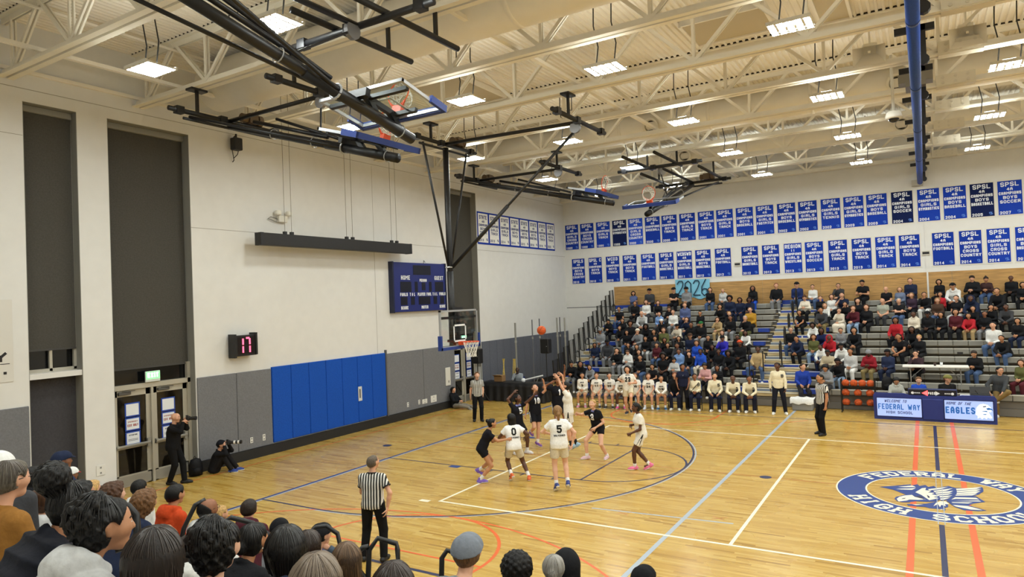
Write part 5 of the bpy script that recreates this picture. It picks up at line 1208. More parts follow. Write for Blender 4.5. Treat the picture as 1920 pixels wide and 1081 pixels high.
def hand_geo(J, i, seg=5):
    s = J['s']; w = J['wr'][i]; d = nrm(w - J['el'][i]) if J['hdirs'][i] is None else nrm(V3(*J['hdirs'][i])); sg = -1 if i == 0 else 1
    n = V3(-sg, 0, -.3) if J['palms'][i] is None else V3(*J['palms'][i]); n = nrm(n - d * (n @ d)); sd = np.cross(d, n) * 1.0
    inner = nrm(np.cross(n, d)) * (1 if i else -1) ; c0 = J['curl'][i]
    vs = []; fs = []
    def loft(rings):
        b = len(vs); m = len(rings[0])
        for r in rings: vs.extend(r)
        for a in range(len(rings) - 1):
            for j in range(m): fs.append((b + a * m + j, b + a * m + (j + 1) % m, b + (a + 1) * m + (j + 1) % m, b + (a + 1) * m + j))
        fs.append(tuple(b + j for j in range(m - 1, -1, -1))); fs.append(tuple(b + (len(rings) - 1) * m + j for j in range(m)))
    def oval(c, a, b, ra, rb, m): return [c + a * ra * math.cos(2 * math.pi * j / m) + b * rb * math.sin(2 * math.pi * j / m) for j in range(m)]
    loft([oval(w - d * .02 * s, sd, n, .026 * s, .022 * s, 8), oval(w + d * .025 * s, sd, n, .032 * s, .018 * s, 8), oval(w + d * .07 * s, sd, n, .041 * s, .016 * s, 8), oval(w + d * .095 * s, sd, n, .038 * s, .012 * s, 8)])
    def finger(base, dr, lens, r, cu, up):
        rings = []; p = base; q = dr; rr = r
        for k in range(len(lens) + 1):
            a = nrm(np.cross(q, up)); b = np.cross(a, q); rings.append(oval(p, a, b, rr, rr, seg))
            if k < len(lens):
                q = nrm(q * math.cos(cu) + n * math.sin(cu)); p = p + q * lens[k] * s; rr *= .88
        loft(rings)
    for k, (o_, L) in enumerate(((-.03, .072), (-.01, .084), (.01, .08), (.029, .062))):
        o2 = o_ if i else -o_
        finger(w + d * .08 * s + sd * (o2 * s * 1.05), nrm(d + sd * o2 * (2.2 - 2 * c0)), [L * .45, L * .32, L * .23], .0098 * s, c0 * .9, sd)
    th = -1 if i else 1
    finger(w + d * .025 * s + sd * (th * .026 * s), nrm(d * .75 + sd * th * .75 + n * .35), [.04, .03, .022], .0115 * s, c0 * .35, n)
    return vs, fs
def merge_geo(gs):
    vs = []; fs = []
    for v, f in gs:
        n = len(vs); vs += list(v); fs += [tuple(i + n for i in q) for q in f]
    return vs, fs
def top_prims(J, kind):
    """kind: tee, jersey, long, hoodie, jacket, puffer"""
    s = J['s']; e = {'tee': .016, 'jersey': .02, 'long': .018, 'hoodie': .028, 'jacket': .03, 'puffer': .042}[kind]
    hem = {'tee': -.06, 'jersey': -.09, 'long': -.06, 'hoodie': -.08, 'jacket': -.09, 'puffer': -.07}[kind]; U, F, R = J['U'], J['F'], J['R']
    P = torso_prims(J, e, .055, [(J['pel'] + U * hem * s, -U)])
    hx = nrm(J['hip'][1] - J['hip'][0]); hc = [(J['pel'] + U * hem * s, -U)]; P.append(cap(J['waist'] - hx * .055 * s, J['pel'] - U * .07 * s - hx * .06 * s, .1 * s + e * .7, .1 * s + e, .05, hc)); P.append(cap(J['waist'] + hx * .055 * s, J['pel'] - U * .07 * s + hx * .06 * s, .1 * s + e * .7, .1 * s + e, .05, hc))
    P.append(cap(J['neck'] - U * .05 * s - R * .05 * s, J['neck'] - U * .05 * s + R * .05 * s, .06 * s + e * .4, None, .04))
    for i in (0, 1):
        d = nrm(J['el'][i] - J['sh'][i])
        if kind in ('tee', 'jersey'):
            end = J['sh'][i] * .42 + J['el'][i] * .58; P.append(cap(J['sh'][i], end + d * .05, .053 * s + e * .5, .052 * s + e * .6, .03, [(end, d)]))
        else:
            P.append(cap(J['sh'][i], J['el'][i], .05 * s + e * .55, .041 * s + e * .5, .03))
            d2 = nrm(J['wr'][i] - J['el'][i]); end = J['wr'][i] - d2 * .005; P.append(cap(J['el'][i], end + d2 * .03, .041 * s + e * .5, .03 * s + e * .4, .02, [(end, d2)]))
    if kind == 'hoodie':
        n = J['neck']; ar = [(-70, -.01, .03), (-25, .005, .036), (20, .012, .044), (60, .008, .054), (90, -.002, .06), (120, .008, .054), (160, .012, .044), (205, .005, .036), (250, -.01, .03)]
        q = []
        for a, dz, rr in ar:
            a = math.radians(a); q.append((n + R * .088 * s * math.cos(a) - F * (.085 * s * math.sin(a) + .006) + U * (dz + .01) * s, rr * s))
        for (p0, r0), (p1, r1) in zip(q[:-1], q[1:]): P.append(cap(p0, p1, r0, r1, .012))
        P.append(cap(n - F * .1 * s - U * .03 * s - R * .05 * s, n - F * .1 * s - U * .03 * s + R * .05 * s, .055 * s, None, .03)); P.append(cap(n - F * .1 * s - U * .03 * s, n - F * .11 * s - U * .12 * s, .062 * s, .045 * s, .03))
    if kind in ('jacket', 'puffer'):
        n = J['neck'] + U * .012 * s
        for i in range(8):
            a0, a1 = i * math.pi / 4, (i + 1) * math.pi / 4
            f_ = lambda a: n + R * .068 * s * math.cos(a) + F * (.068 * s * math.sin(a) - .005) - U * (.02 * math.sin(a))
            P.append(cap(f_(a0), f_(a1), .02 * s if kind == 'jacket' else .03 * s, None, .012))
    return P, []
def leg_prims(J, kind):
    """trousers, shorts (loose), skirt"""
    s = J['s']; e = .016; hx = nrm(J['hip'][1] - J['hip'][0]); w = J['wide']; wc = [(J['pel'] + J['U'] * .11 * s, J['U'])]
    P = [cap(J['pel'] - hx * .062 * s * w - J['F'] * .012, J['pel'] + hx * .062 * s * w - J['F'] * .012, .1 * s + .014, None, .05, wc), cap(J['waist'] - J['U'] * .03 * s - hx * .05 * s, J['waist'] - J['U'] * .03 * s + hx * .05 * s, .1 * s + .008, None, .05, wc)]
    for i in (0, 1):
        h, k, a = J['hip'][i], J['kn'][i], J['an'][i]; d = nrm(k - h)
        if kind == 'shorts':
            e_ = h * .34 + k * .66; P.append(cap(h, e_ + d * .05, .09 * s + .012, .082 * s + .012, .04, [(e_, d)]))
        elif kind == 'tights':
            e_ = h * .62 + k * .38; P.append(cap(h, e_ + d * .05, .09 * s + .01, .08 * s + .008, .03, [(e_, d)]))
        elif kind == 'skirt':
            P.append(cap(h, k, .11 * s, .1 * s, .14)); d2 = nrm(a - k); e_ = k * .35 + a * .65; P.append(cap(k, e_ + d2 * .06, .1 * s, .13 * s, .14, [(e_, d2)]))
        else:
            d2 = nrm(a - k); P.append(cap(h, k, .088 * s + e, .058 * s + e, .03)); e_ = a + d2 * .015 * s; P.append(cap(k, e_ + d2 * .05, .058 * s + e, .044 * s + e, .02, [(e_, d2)]))
    return P, []
def shoe_prims(J, i):
    s = J['s']; a = J['an'][i]; f = J['toe'][i]; pt = math.radians(J['fp'][i]); f = nrm(V3(f[0] * math.cos(pt), f[1] * math.cos(pt), math.sin(pt))); sd = nrm(np.cross(f, V3(0, 0, 1))); u = np.cross(sd, f)
    b = a - u * .045 * s
    P = [cap(b - f * .055 * s, b + f * .09 * s, .041 * s, .045 * s, .03), cap(b + f * .08 * s - u * .005, b + f * .155 * s - u * .012 * s, .044 * s, .034 * s, .03), cap(a + u * .02 * s - f * .012 * s, b - f * .01, .042 * s, .043 * s, .03)]
    return P, [(a - u * .083 * s, -u), (a + u * .04 * s, nrm(u + f * .2))]
def head_canon():
    return dict(s=1.0, fem=0, head=V3(0, 0, 0), hf=V3(0, 1, 0), hr=V3(1, 0, 0), hu=V3(0, 0, 1), wide=1)
_hair = {}; _hp = {}
def _hairprims(style): return _hp[style]
def hair_mesh(style, h):
    """canonical head: looks along +Y, up +Z, centre at the origin"""
    key = (style, h)
    if key in _hair: return _hair[key]
    f, r, u = V3(0, 1, 0), V3(1, 0, 0), V3(0, 0, 1)
    hn = nrm(f * .868 - u * .496); hp = f * .062 + u * .052
    def skull(e): return [cap(u * .022 - f * .012, u * .026 + f * .022, .086 + e, .078 + e, .03), cap(-f * .03 - u * .02, -f * .03 - u * .05, .07 + e, .055 + e, .04)]
    cl = [(hp, hn)]; noise = None; P = []
    low = lambda z: [(u * z, nrm(-u + f * .25))]
    if style == 'short': P = skull(.014); cl = cl + low(-.045)
    elif style == 'buzz': P = skull(.006); cl = cl + low(-.03); hp2 = f * .05 + u * .05; cl = [(hp2, hn)] + low(-.03)
    elif style == 'balding': P = skull(.008); cl = [(f * -.01 + u * .0, nrm(f * .55 + u * .5))] + low(-.05)
    elif style == 'medium':
        P = skull(.022) + [cap(r * g * .075 - f * .02, r * g * .08 - f * .015 - u * .12, .03, .026, .04) for g in (-1, 1)] + [cap(-f * .06, -f * .07 - u * .13, .07, .055, .04)]; cl = [(hp, hn)] + low(-.15)
    elif style == 'long':
        P = skull(.02) + [cap(-f * .06 + u * .02, -f * .085 - u * .16, .075, .07, .05), cap(-f * .085 - u * .16 - r * .03, -f * .09 - u * .34, .06, .035, .04), cap(-f * .085 - u * .16 + r * .03, -f * .09 - u * .34, .06, .035, .04)] + [cap(r * g * .08 - f * .01 + u * .01, r * g * .085 + f * .01 - u * .2, .026, .022, .03) for g in (-1, 1)] + [cap(r * g * .085 + f * .01 - u * .2, r * g * .085 + f * .045 - u * .3, .025, .012, .02) for g in (-1, 1)]
    elif style == 'straight':   # long hair seen from behind, hanging behind the shoulders
        P = skull(.02) + [cap(-f * .055 + u * .0 - r * .03, -f * .08 - u * .2 - r * .045, .075, .06, .06), cap(-f * .055 + u * .0 + r * .03, -f * .08 - u * .2 + r * .045, .075, .06, .06), cap(-f * .08 - u * .2 - r * .045, -f * .1 - u * .4 - r * .04, .058, .03, .05), cap(-f * .08 - u * .2 + r * .045, -f * .1 - u * .4 + r * .04, .058, .03, .05)] + [cap(r * g * .085 - f * .02, r * g * .085 - f * .01 - u * .16, .02, .015, .03) for g in (-1, 1)]
    elif style == 'bun': P = skull(.012) + [cap(u * .06 - f * .105, u * .068 - f * .112, .046, .044, .015)]; cl = cl + [((u * -.07), nrm(-u + f * .3))]
    elif style == 'bigbun':
        P = skull(.014) + [cap(u * .145 - f * .085 - r * .025, u * .15 - f * .09 + r * .03, .085, .078, .012)]; cl = cl + [((u * -.07), nrm(-u + f * .3))]
        noise = lambda X, Y, Z: .007 * np.sin(X * 120 + Z * 30) * np.sin(Y * 110) * np.sin(Z * 130) * (Z > .06)
    elif style == 'lowbun': P = skull(.012) + [cap(-f * .11 - u * .01, -f * .115 - u * .02, .042, .04, .015)]; cl = cl + [((u * -.08), nrm(-u + f * .3))]
    elif style == 'pony': P = skull(.012) + [cap(-f * .095 + u * .04, -f * .135 - u * .02, .03, .036, .02), cap(-f * .135 - u * .02, -f * .12 - u * .2, .038, .022, .02)]; cl = cl + [((u * -.08), nrm(-u + f * .5))] if False else cl
    elif style == 'afro': P = skull(.02) + [cap(u * .035 - f * .03, u * .035 - f * .02, .135, None, .05)]; noise = lambda X, Y, Z: .012 * np.sin(X * 85 + 1) * np.sin(Y * 90) * np.sin(Z * 80 + .5) + .006 * np.sin(X * 190) * np.sin(Y * 180) * np.sin(Z * 200)
    elif style == 'curly': P = skull(.03) + [cap(-f * .05, -f * .06 - u * .12, .09, .075, .05)] + [cap(r * g * .08, r * g * .085 - u * .09, .04, .035, .04) for g in (-1, 1)]; noise = lambda X, Y, Z: .010 * np.sin(X * 95 + 1) * np.sin(Y * 100) * np.sin(Z * 90 + .5) + .005 * np.sin(X * 210) * np.sin(Y * 200) * np.sin(Z * 220)
    elif style == 'updo': P = skull(.016) + [cap(-f * .075 + u * .07, -f * .05 + u * .09, .085, .075, .03), cap(-f * .06 - u * .03, -f * .085 + u * .03, .06, .07, .03)]; cl = cl + [((u * -.075), nrm(-u + f * .3))]; noise = lambda X, Y, Z: (.011 * np.sin(X * 95 + 1) * np.sin(Y * 100) * np.sin(Z * 90 + .5) + .006 * np.sin(X * 200) * np.sin(Y * 190) * np.sin(Z * 210)) * (Y < .03)
    elif style == 'dreads':
        P = skull(.018); rs = random.Random(4)
        for k in range(26):
            a = math.pi * (.08 + .84 * k / 25) + math.pi; x, y = math.cos(a) * .085, math.sin(a) * .085 * .9; x = math.cos(math.pi * k / 25) * .088; y = -math.sin(math.pi * k / 25) * .085 + .0
            q = V3(x, y, .05 - .02 * (k % 2)); P.append(cap(q, q + V3(x * .25, y * .2 - .005, -.2 - .05 * (k % 3)), .016, .01, .006))
    elif style == 'cap': P = skull(.027); cl = [(hp + u * .0, nrm(f * .3 - u * .95))] if False else [(u * .022, nrm(-u + f * .12))]
    elif style == 'beanie': P = skull(.028) + [cap(u * .05 - f * .02, u * .07 - f * .02, .085, .06, .04)]; cl = [(u * .018, nrm(-u + f * .25))]
    elif style == 'hood': P = skull(.03) + [cap(-f * .05, -f * .055 - u * .14, .095, .09, .05)] + [cap(r * g * .07, r * g * .075 - u * .12, .05, .05, .05) for g in (-1, 1)]; cl = [(f * .05, nrm(f + u * .05))]
    elif style == 'fringe': P = skull(.024) + [cap(r * g * .075 - f * .02, r * g * .078 - f * .015 - u * .06, .03, .022, .04) for g in (-1, 1)] + [cap(-f * .06, -f * .065 - u * .07, .065, .05, .04)]; cl = [(f * .07 + u * .035, hn)] + low(-.085)
    _hp[style] = P
    holes = [(V3(g * .095, .012, -.006), .034) for g in (-1, 1)] if style in ('short', 'buzz', 'balding', 'bun', 'bigbun', 'updo', 'lowbun', 'pony') else ()
    Vv, Q = grow(P, h, cl, noise, holes)
    me = to_mesh('hair_' + style, Vv, Q); _hair[key] = me
    return me
_brim = {}
def brim_mesh():
    if 'b' in _brim: return _brim['b']
    m = MB(); n = 12; vs = []
    for dz, sc_ in ((0, 1), (-.008, 1)):
        for i in range(n + 1):
            a = math.pi * i / n; vs.append((.078 * math.cos(a), .055 + .0, .05 + dz - .0))
            vs.append((.074 * math.cos(a) * 1.0, .06 + .095 * math.sin(a) ** .7, .036 + dz + .012 * abs(math.cos(a)) - .018 * math.sin(a)))
    k = 2 * (n + 1)
    for i in range(n): m_ = 2 * i; m.f.append((m_, m_ + 2, m_ + 3, m_ + 1)); m.f.append((k + m_, k + m_ + 1, k + m_ + 3, k + m_ + 2)); m.f.append((m_ + 1, m_ + 3, k + m_ + 3, k + m_ + 1))
    _brim['b'] = to_mesh('cap_brim', vs, m.f); return _brim['b']
_face = {}
def face_mesh(hi):
    """eyes, brows and lips set on the canonical head"""
    if hi in _face: return _face[hi]
    J = head_canon(); P = head_prims(J); m = MB()
    def surf(x, z):
        ys = np.linspace(.16, .02, 120); pts = np.stack([np.full(120, x), ys, np.full(120, z)], 1); F = evalp(P, pts); i = int(np.argmax(F < 0)); return float(ys[i])
    for g in (-1, 1):
        y = surf(g * .031, .006)
        m.cur = 0; m.sphere((g * .031, y - .0055, .006), .0105, 10, 6, (1.2, .8, .5))
        m.cur = 1; m.sphere((g * .031, y - .0003, .006), .0056, 8, 5, (1, .6, .95))
        m.cur = 2
        for k in range(4):
            xa, xb = g * (.016 + .008 * k), g * (.024 + .008 * k); m.bar((xa, surf(xa, .028) + .001, .026 + .003 * math.sin(k * .8)), (xb, surf(xb, .028) + .001, .026 + .003 * math.sin((k + 1) * .8)), .006, .005)
    m.cur = 3
    for z, w in ((-.049, .02), (-.057, .017)): m.sphere((0, surf(0, z) - .002, z), .006, 10, 6, (w / .006, .8, .75))
    me = bpy.data.meshes.new('face'); me.from_pydata(m.v, [], m.f)
    for mm in (M('#d9d4cc', .3), M('#1d120c', .2), M('#1c130e', .8), M('#9c5a4d', .5)): me.materials.append(mm)
    me.polygons.foreach_set('material_index', m.mi); me.polygons.foreach_set('use_smooth', [True] * len(me.polygons)); me.update()
    _face[hi] = me; return me
_glass = {}
def glasses_mesh():
    if 'g' in _glass: return _glass['g']
    m = MB()
    for g in (-1, 1):
        m.path([(g * .033 + .021 * math.cos(a), .108, .004 + .016 * math.sin(a)) for a in [i * math.pi / 6 for i in range(12)]], .0022, 5, closed=True); m.bar((g * .054, .108, .008), (g * .088, .0, .01), .004)
    m.bar((-.012, .11, .008), (.012, .11, .008), .004)
    _glass['g'] = to_mesh('glasses', m.v, m.f); return _glass['g']
SKIN = {'l': '#d9a384', 'f': '#e2b196', 't': '#c08a66', 'b': '#8d5b3e', 'd': '#5b3826', 'k': '#3d2619', 'o': '#b27a55'}
HAIRC = {'k': '#0b0909', 'n': '#24170f', 'm': '#4a2f1c', 'c': '#6b4a2c', 'y': '#b8935a', 'w': '#b5b0a8', 'g': '#77726a', 'r': '#7a4022', 'h': '#8c6a44'}
def skinm(c): return M(SKIN[c], .52, 'plain')
def hairm(c): return M(HAIRC.get(c, c), .5, 'hair')
_pc = {}
def headmat(J):
    s = J['s'] * (1.0 if J['s'] > .92 else 1.05); m = Matrix.Identity(4)
    for i in range(3): m[i][0] = J['hr'][i] * s; m[i][1] = J['hf'][i] * s; m[i][2] = J['hu'][i] * s; m[i][3] = J['head'][i]
    return m
def person(label, loc, rz, J, top=None, legs=None, shoes='#d8d8d6', skin='l', hair=('short', 'k'), h=.015, key=None, group=None, hat=None, brim=False, glasses=False, face=True, socks=None, hairh=None, solec=None, topkind='fabric', puff=0, noise=None, cat='person'):
    """top=(kind,colour) legs=(kind,colour); key shares meshes between people in the same pose"""
    t = T('person', label, cat, loc, rz, group); s = J['s']
    def cached(nm, fn):
        if key is None: return fn()
        k = (key, nm)
        if k not in _pc: _pc[k] = fn()
        return _pc[k]
    def mk_body():
        Vv, Q = grow(body_prims(J), h); return to_mesh('body', Vv, Q, merge_geo([hand_geo(J, 0), hand_geo(J, 1)]))
    mobj('body', cached('body', mk_body), skinm(skin), t)
    if top:
        def mk():
            P, c = top_prims(J, top[0]); nz = noise
            if top[0] == 'puffer':
                U = J['U']; p0 = J['pel']
                nz = lambda X, Y, Z: .019 * np.abs(np.sin(((X - p0[0]) * U[0] + (Y - p0[1]) * U[1] + (Z - p0[2]) * U[2]) * 36)) - .011
            Vv, Q = grow(P, h, c, nz); return to_mesh('top', Vv, Q)
        o = mobj({'tee': 'shirt', 'jersey': 'jersey', 'long': 'sweater', 'hoodie': 'hoodie', 'jacket': 'jacket', 'puffer': 'jacket'}[top[0]], cached('top_' + top[0], mk), top[1] if not isinstance(top[1], str) else M(top[1], .85, topkind), t)
        t['_top'] = 1
    if legs:
        def mk():
            P, c = leg_prims(J, legs[0]); Vv, Q = grow(P, h, c); return to_mesh('legs', Vv, Q)
        mobj({'shorts': 'shorts', 'tights': 'shorts', 'skirt': 'skirt'}.get(legs[0], 'trousers'), cached('legs_' + legs[0], mk), legs[1] if not isinstance(legs[1], str) else M(legs[1], .85, 'fabric'), t)
    for i in (0, 1):
        if shoes:
            def mk():
                P, c = shoe_prims(J, i); Vv, Q = grow(P, min(h, .014), c); return to_mesh('shoe', Vv, Q)
            so_ = mobj('shoe', cached('shoe%d' % i, mk), M(shoes, .55), t)
            if h < .02 and shoes not in ('#0f0f11',):
                P, c = shoe_prims(J, i); c0, n0 = c[0]
                Vv, Q = grow([cap(a, b, ra + .004, rb + .004, k) for a, b, ra, rb, k, _ in P[:2]], .011, [(c0 + n0 * .001, n0), (c0 - n0 * .024, -n0)]); mobj('sole', to_mesh('sole', Vv, Q), M(solec or '#e6e4e0', .6), so_)
        if socks:
            def mk():
                a, b = J['kn'][i], J['an'][i]; d = nrm(b - a); e_ = b - d * socks[1] * s
                Vv, Q = grow([cap(e_ - d * .05, b, .045 * s, .043 * s, .02, [(e_, -d)])], min(h, .014)); return to_mesh('sock', Vv, Q)
            mobj('sock', cached('sock%d' % i, mk), M(socks[0], .9), t)
    hm = headmat(J)
    if hair and hair[0]:
        o = mobj('hair', hair_mesh(hair[0], hairh or max(h, .014)), hairm(hair[1]), t); o.matrix_local = hm
    if hat:
        o = mobj({'cap': 'cap', 'beanie': 'beanie', 'hood': 'hood'}[hat[0]], hair_mesh(hat[0], hairh or max(h * .9, .012)), M(hat[1], .85, 'fabric'), t); o.matrix_local = hm
        if hat[0] == 'cap' or brim:
            b = mobj('brim', brim_mesh(), M(hat[1] if not brim or brim is True else brim, .85, 'fabric'), o)
            if hat[0] == 'cap' and brim == 'back': b.matrix_local = Matrix.Rotation(math.pi, 4, 'Z')
    if face:
        o = bpy.data.objects.new('face', face_mesh(h < .02)); COL.objects.link(o); o.parent = t; o.matrix_local = hm
    if glasses:
        o = mobj('glasses', glasses_mesh(), M('#18181a', .4), t); o.matrix_local = hm
    return t
def on_torso(t, J, kind, quads, side, mat, z0, name='lettering', x0=None):
    """lay lettering on the chest (side=1) or back (side=-1) following the shirt surface; quads centred on x"""
    P, c = top_prims(J, kind); R, U, F = J['R'], J['U'], J['F'] * side; R2 = R * (1 if side < 0 else -1)
    allp = np.array([p for q in quads for p in q]); q2 = []
    for q in quads:
        n = max(1, int(math.hypot(q[3][0] - q[0][0], q[3][1] - q[0][1]) / .012))
        for j in range(n):
            a, b = j / n, (j + 1) / n; L_ = lambda P_, Q_, t_: (P_[0] + (Q_[0] - P_[0]) * t_, P_[1] + (Q_[1] - P_[1]) * t_)
            q2.append([L_(q[0], q[3], a), L_(q[1], q[2], a), L_(q[1], q[2], b), L_(q[0], q[3], b)])
    quads = q2; pts = np.array([p for q in quads for p in q])
    if x0 is None: x0 = (allp[:, 0].min() + allp[:, 0].max()) / 2
    W = np.array([J['pel'] + R2 * (p[0] - x0) + U * (z0 + p[1]) for p in pts]); best = np.full(len(W), .0); done = np.zeros(len(W), bool)
    for d in np.linspace(.3, 0.0, 101):
        m = (evalp(P, W + F * d) < .004) & ~done; best[m] = d; done |= m
    W = W + F * (best[:, None] + .0045)
    o = mobj(name, to_mesh(name, W, [(4 * i, 4 * i + 1, 4 * i + 2, 4 * i + 3) for i in range(len(quads))]), mat, t); o['kind'] = 'thing'
    return o
def stripes_mat():
    m = bpy.data.materials.new('referee_stripes'); m.use_nodes = True; nt = m.node_tree; N = nt.nodes; L = nt.links; b = N['Principled BSDF']; b.inputs['Roughness'].default_value = .85
    tc = N.new('ShaderNodeTexCoord'); sx = N.new('ShaderNodeSeparateXYZ'); L.new(tc.outputs['Object'], sx.inputs[0])
    mu = N.new('ShaderNodeMath'); mu.operation = 'MULTIPLY'; mu.inputs[1].default_value = 1 / .046; L.new(sx.outputs['X'], mu.inputs[0])
    fr = N.new('ShaderNodeMath'); fr.operation = 'FRACT'; L.new(mu.outputs[0], fr.inputs[0]); lt = N.new('ShaderNodeMath'); lt.operation = 'LESS_THAN'; lt.inputs[1].default_value = .5; L.new(fr.outputs[0], lt.inputs[0])
    mx = N.new('ShaderNodeMixRGB'); mx.inputs[1].default_value = (*hexc('#dedcd6'), 1); mx.inputs[2].default_value = (*hexc('#141415'), 1); L.new(lt.outputs[0], mx.inputs[0]); L.new(mx.outputs[0], b.inputs['Base Color'])
    return m
STRIPE = stripes_mat()

# ================================================================ everyone in the hall
def facing(dx, dy): return math.atan2(-dx, dy)
VR = (.853, .521); VD = (-.521, .853)      # along the hall's diagonal (toward the scorer's side) and across it
def fdir(a, d): return facing(VR[0] * a + VD[0] * d, VR[1] * a + VD[1] * d)
def W2L(loc, rz):
    c, s = math.cos(-rz), math.sin(-rz)
    def f(p):
        if p is None: return None
        x, y, z = p[0] - loc[0], p[1] - loc[1], p[2] - loc[2]; return (x * c - y * s, x * s + y * c, z)
    return f
def dirL(v, rz):
    c, s = math.cos(-rz), math.sin(-rz); return (v[0] * c - v[1] * s, v[0] * s + v[1] * c, v[2])
CREAMJ = '#efebe2'; WHITEJ = '#f4f5f6'; BLKJ = '#15151c'; TXW = M('#e9e9ec', .8); TXK = M('#17171a', .8); TXN = M('#1a2448', .8); TXP = M('#8d93d8', .8)
def player(label, xy, rz, H, fem, hip, hands, feet, top, legs, shoes, skin, hair, number=None, side=1, word=None, wordm=None, nm=None, elbows=None, knees=None, toes=None, stripes=True, **kw):
    loc = (xy[0], xy[1], 0); f = W2L(loc, rz); pk = {}
    for k in ('lean', 'side', 'twist', 'hyaw', 'hpitch', 'hroll', 'fpitch', 'curl', 'palms', 'hdirs', 'wide', 'tors'):
        if k in kw: pk[k] = kw.pop(k)
    J = skel(H, fem, pel=f(hip), hands=[f(h) for h in hands], feet=[f(q) for q in feet], elbows=elbows, knees=knees, toes=toes, **pk)
    t = person(label, loc, rz, J, top, legs, shoes, skin, hair, h=.0135, hairh=.012, **kw)
    if number:
        w = .11 if len(number) == 1 else .19
        q = strokes(number, w, .17, .036, .25); on_torso(t, J, top[0], q, side, nm or TXW, .24, 'number')
    if word:
        q = strokes(word, .025 * len(word), .04, .009, .3); on_torso(t, J, top[0], q, side, wordm or nm or TXW, .45 if side > 0 else .17, 'lettering')
    if legs[0] in ('shorts',) and stripes:   # side panel on the shorts
        c = TXW if legs[1] == BLKJ else TXK; P, cl = leg_prims(J, 'shorts')
        for i in (0, 1):
            sg = (-1, 1)[i]; a = J['hip'][i] + V3(sg * .06, 0, .04); b = J['hip'][i] * .4 + J['kn'][i] * .6; o_ = nrm(V3(sg, 0, 0) - nrm(b - a) * (V3(sg, 0, 0) @ nrm(b - a))); fw = nrm(np.cross(o_, nrm(b - a)))
            pts = []
            for k in range(6):
                for e in (-1, 1): pts.append(a + (b - a) * (k / 5) + fw * (e * (.012 + .03 * k / 5)))
            W = np.array(pts); best = np.zeros(len(W)); done = np.zeros(len(W), bool)
            for d in np.linspace(.2, 0, 60):
                m = (evalp(P, W + o_ * d) < .003) & ~done; best[m] = d; done |= m
            W = W + o_ * (best[:, None] + .002); mobj('side_panel', to_mesh('side_panel', W, [(2 * k, 2 * k + 1, 2 * k + 3, 2 * k + 2) for k in range(5)]), c, t)
    return t
# --- players on the court
player('player in black uniform with a bun, bending forward and pushing the white number 0', (3.78, 4.75), fdir(1, .05), 1.68, 1, (3.78, 4.78, .76), ((4.11, 5.12, .97), (4.36, 5.0, .98)), ((3.5, 5.05, .1), (3.79, 4.66, 0)), ('tee', BLKJ), ('tights', BLKJ), '#7a5cc0', 't', ('bun', 'k'), lean=24, socks=('#e8e8e6', .13), elbows=((-.3, -.4, -.8), (.3, -.2, -1)), knees=((.1, 1, .1), (0, 1, .1)), fpitch=(-35, 0), hyaw=4, toes=((0, 1, 0), (0, 1, 0)))
player('player in white number 0 jersey seen from behind, orange shoes', (4.45, 5.2), fdir(-.25, 1), 1.68, 1, (4.41, 5.17, .80), ((4.0, 5.24, .96), (4.55, 5.5, .95)), ((4.4, 5.05, .06), (4.72, 5.3, 0)), ('jersey', WHITEJ), ('shorts', '#d3cab4'), '#e06a34', 'd', ('dreads', 'k'), number='0', side=-1, word='WOLVERINES', nm=TXK, lean=8, socks=('#e9e9e9', .17), fpitch=(-40, 0), toes=((-.2, 1, 0), (.3, 1, 0)), hyaw=10)
player('player in black number 5 jersey with one arm raised and one stretched right', (3.12, 7.5), fdir(.75, -.65), 1.72, 1, (3.11, 7.51, .86), ((3.62, 7.8, 1.66), (3.06, 7.45, 1.66)), ((3.3, 7.66, 0), (3.05, 7.4, 0)), ('jersey', BLKJ), ('shorts', BLKJ), '#d8d4d6', 'd', ('lowbun', 'k'), number='5', side=1, word='WOLFPACK', wordm=TXP, elbows=((-.6, .2, -.7), (.6, -.2, -.6)), hpitch=18, socks=('#e8e8e8', .1), curl=(.25, .3), hyaw=10)
player('player in black number 10 jersey leaping with head thrown back, purple shoes', (3.05, 8.5), fdir(.45, -.8), 1.74, 1, (3.08, 8.56, .98), ((3.38, 8.6, 1.8), (2.82, 8.41, .83)), ((3.16, 8.5, .05), (2.9, 8.6, .32)), ('jersey', BLKJ), ('shorts', BLKJ), '#7b4fa3', 'l', ('short', 'm'), number='10', side=1, word='PACK', wordm=TXP, elbows=((-.8, .2, -.6), (.6, -.3, .2)), knees=((0, 1, .1), (.3, 1, .2)), hpitch=45, socks=('#ececec', .09), curl=(.15, .5), fpitch=(-15, -20))
player('player in black number 1 jersey jumping behind the shooter, arms up', (3.7, 8.9), fdir(.3, -.9), 1.76, 1, (3.66, 8.88, 1.2), ((3.86, 9.0, 2.2), (3.5, 8.75, 1.78)), ((3.75, 8.95, .32), (3.58, 8.82, .28)), ('jersey', BLKJ), ('shorts', BLKJ), '#1d1d22', 'b', ('bun', 'k'), number='1', side=1, curl=(.2, .2), fpitch=(-30, -30))
player('shooter in white jersey facing left with both arms up after the shot', (4.55, 7.9), fdir(-.95, .12), 1.8, 1, (4.5, 7.86, 1.17), ((4.30, 7.68, 2.12), (4.34, 7.86, 2.2)), ((4.56, 7.84, .12), (4.66, 7.95, .2)), ('jersey', CREAMJ), ('shorts', CREAMJ), '#9fc2dc', 'l', ('bun', 'k'), number='2', side=1, nm=TXK, hpitch=20, elbows=((0, 1, -.3), (.1, 1, -.2)), socks=('#1a1a1d', .33), curl=(.35, .35), fpitch=(-30, -30), hdirs=((0, .6, .6), (0, .7, .5)))
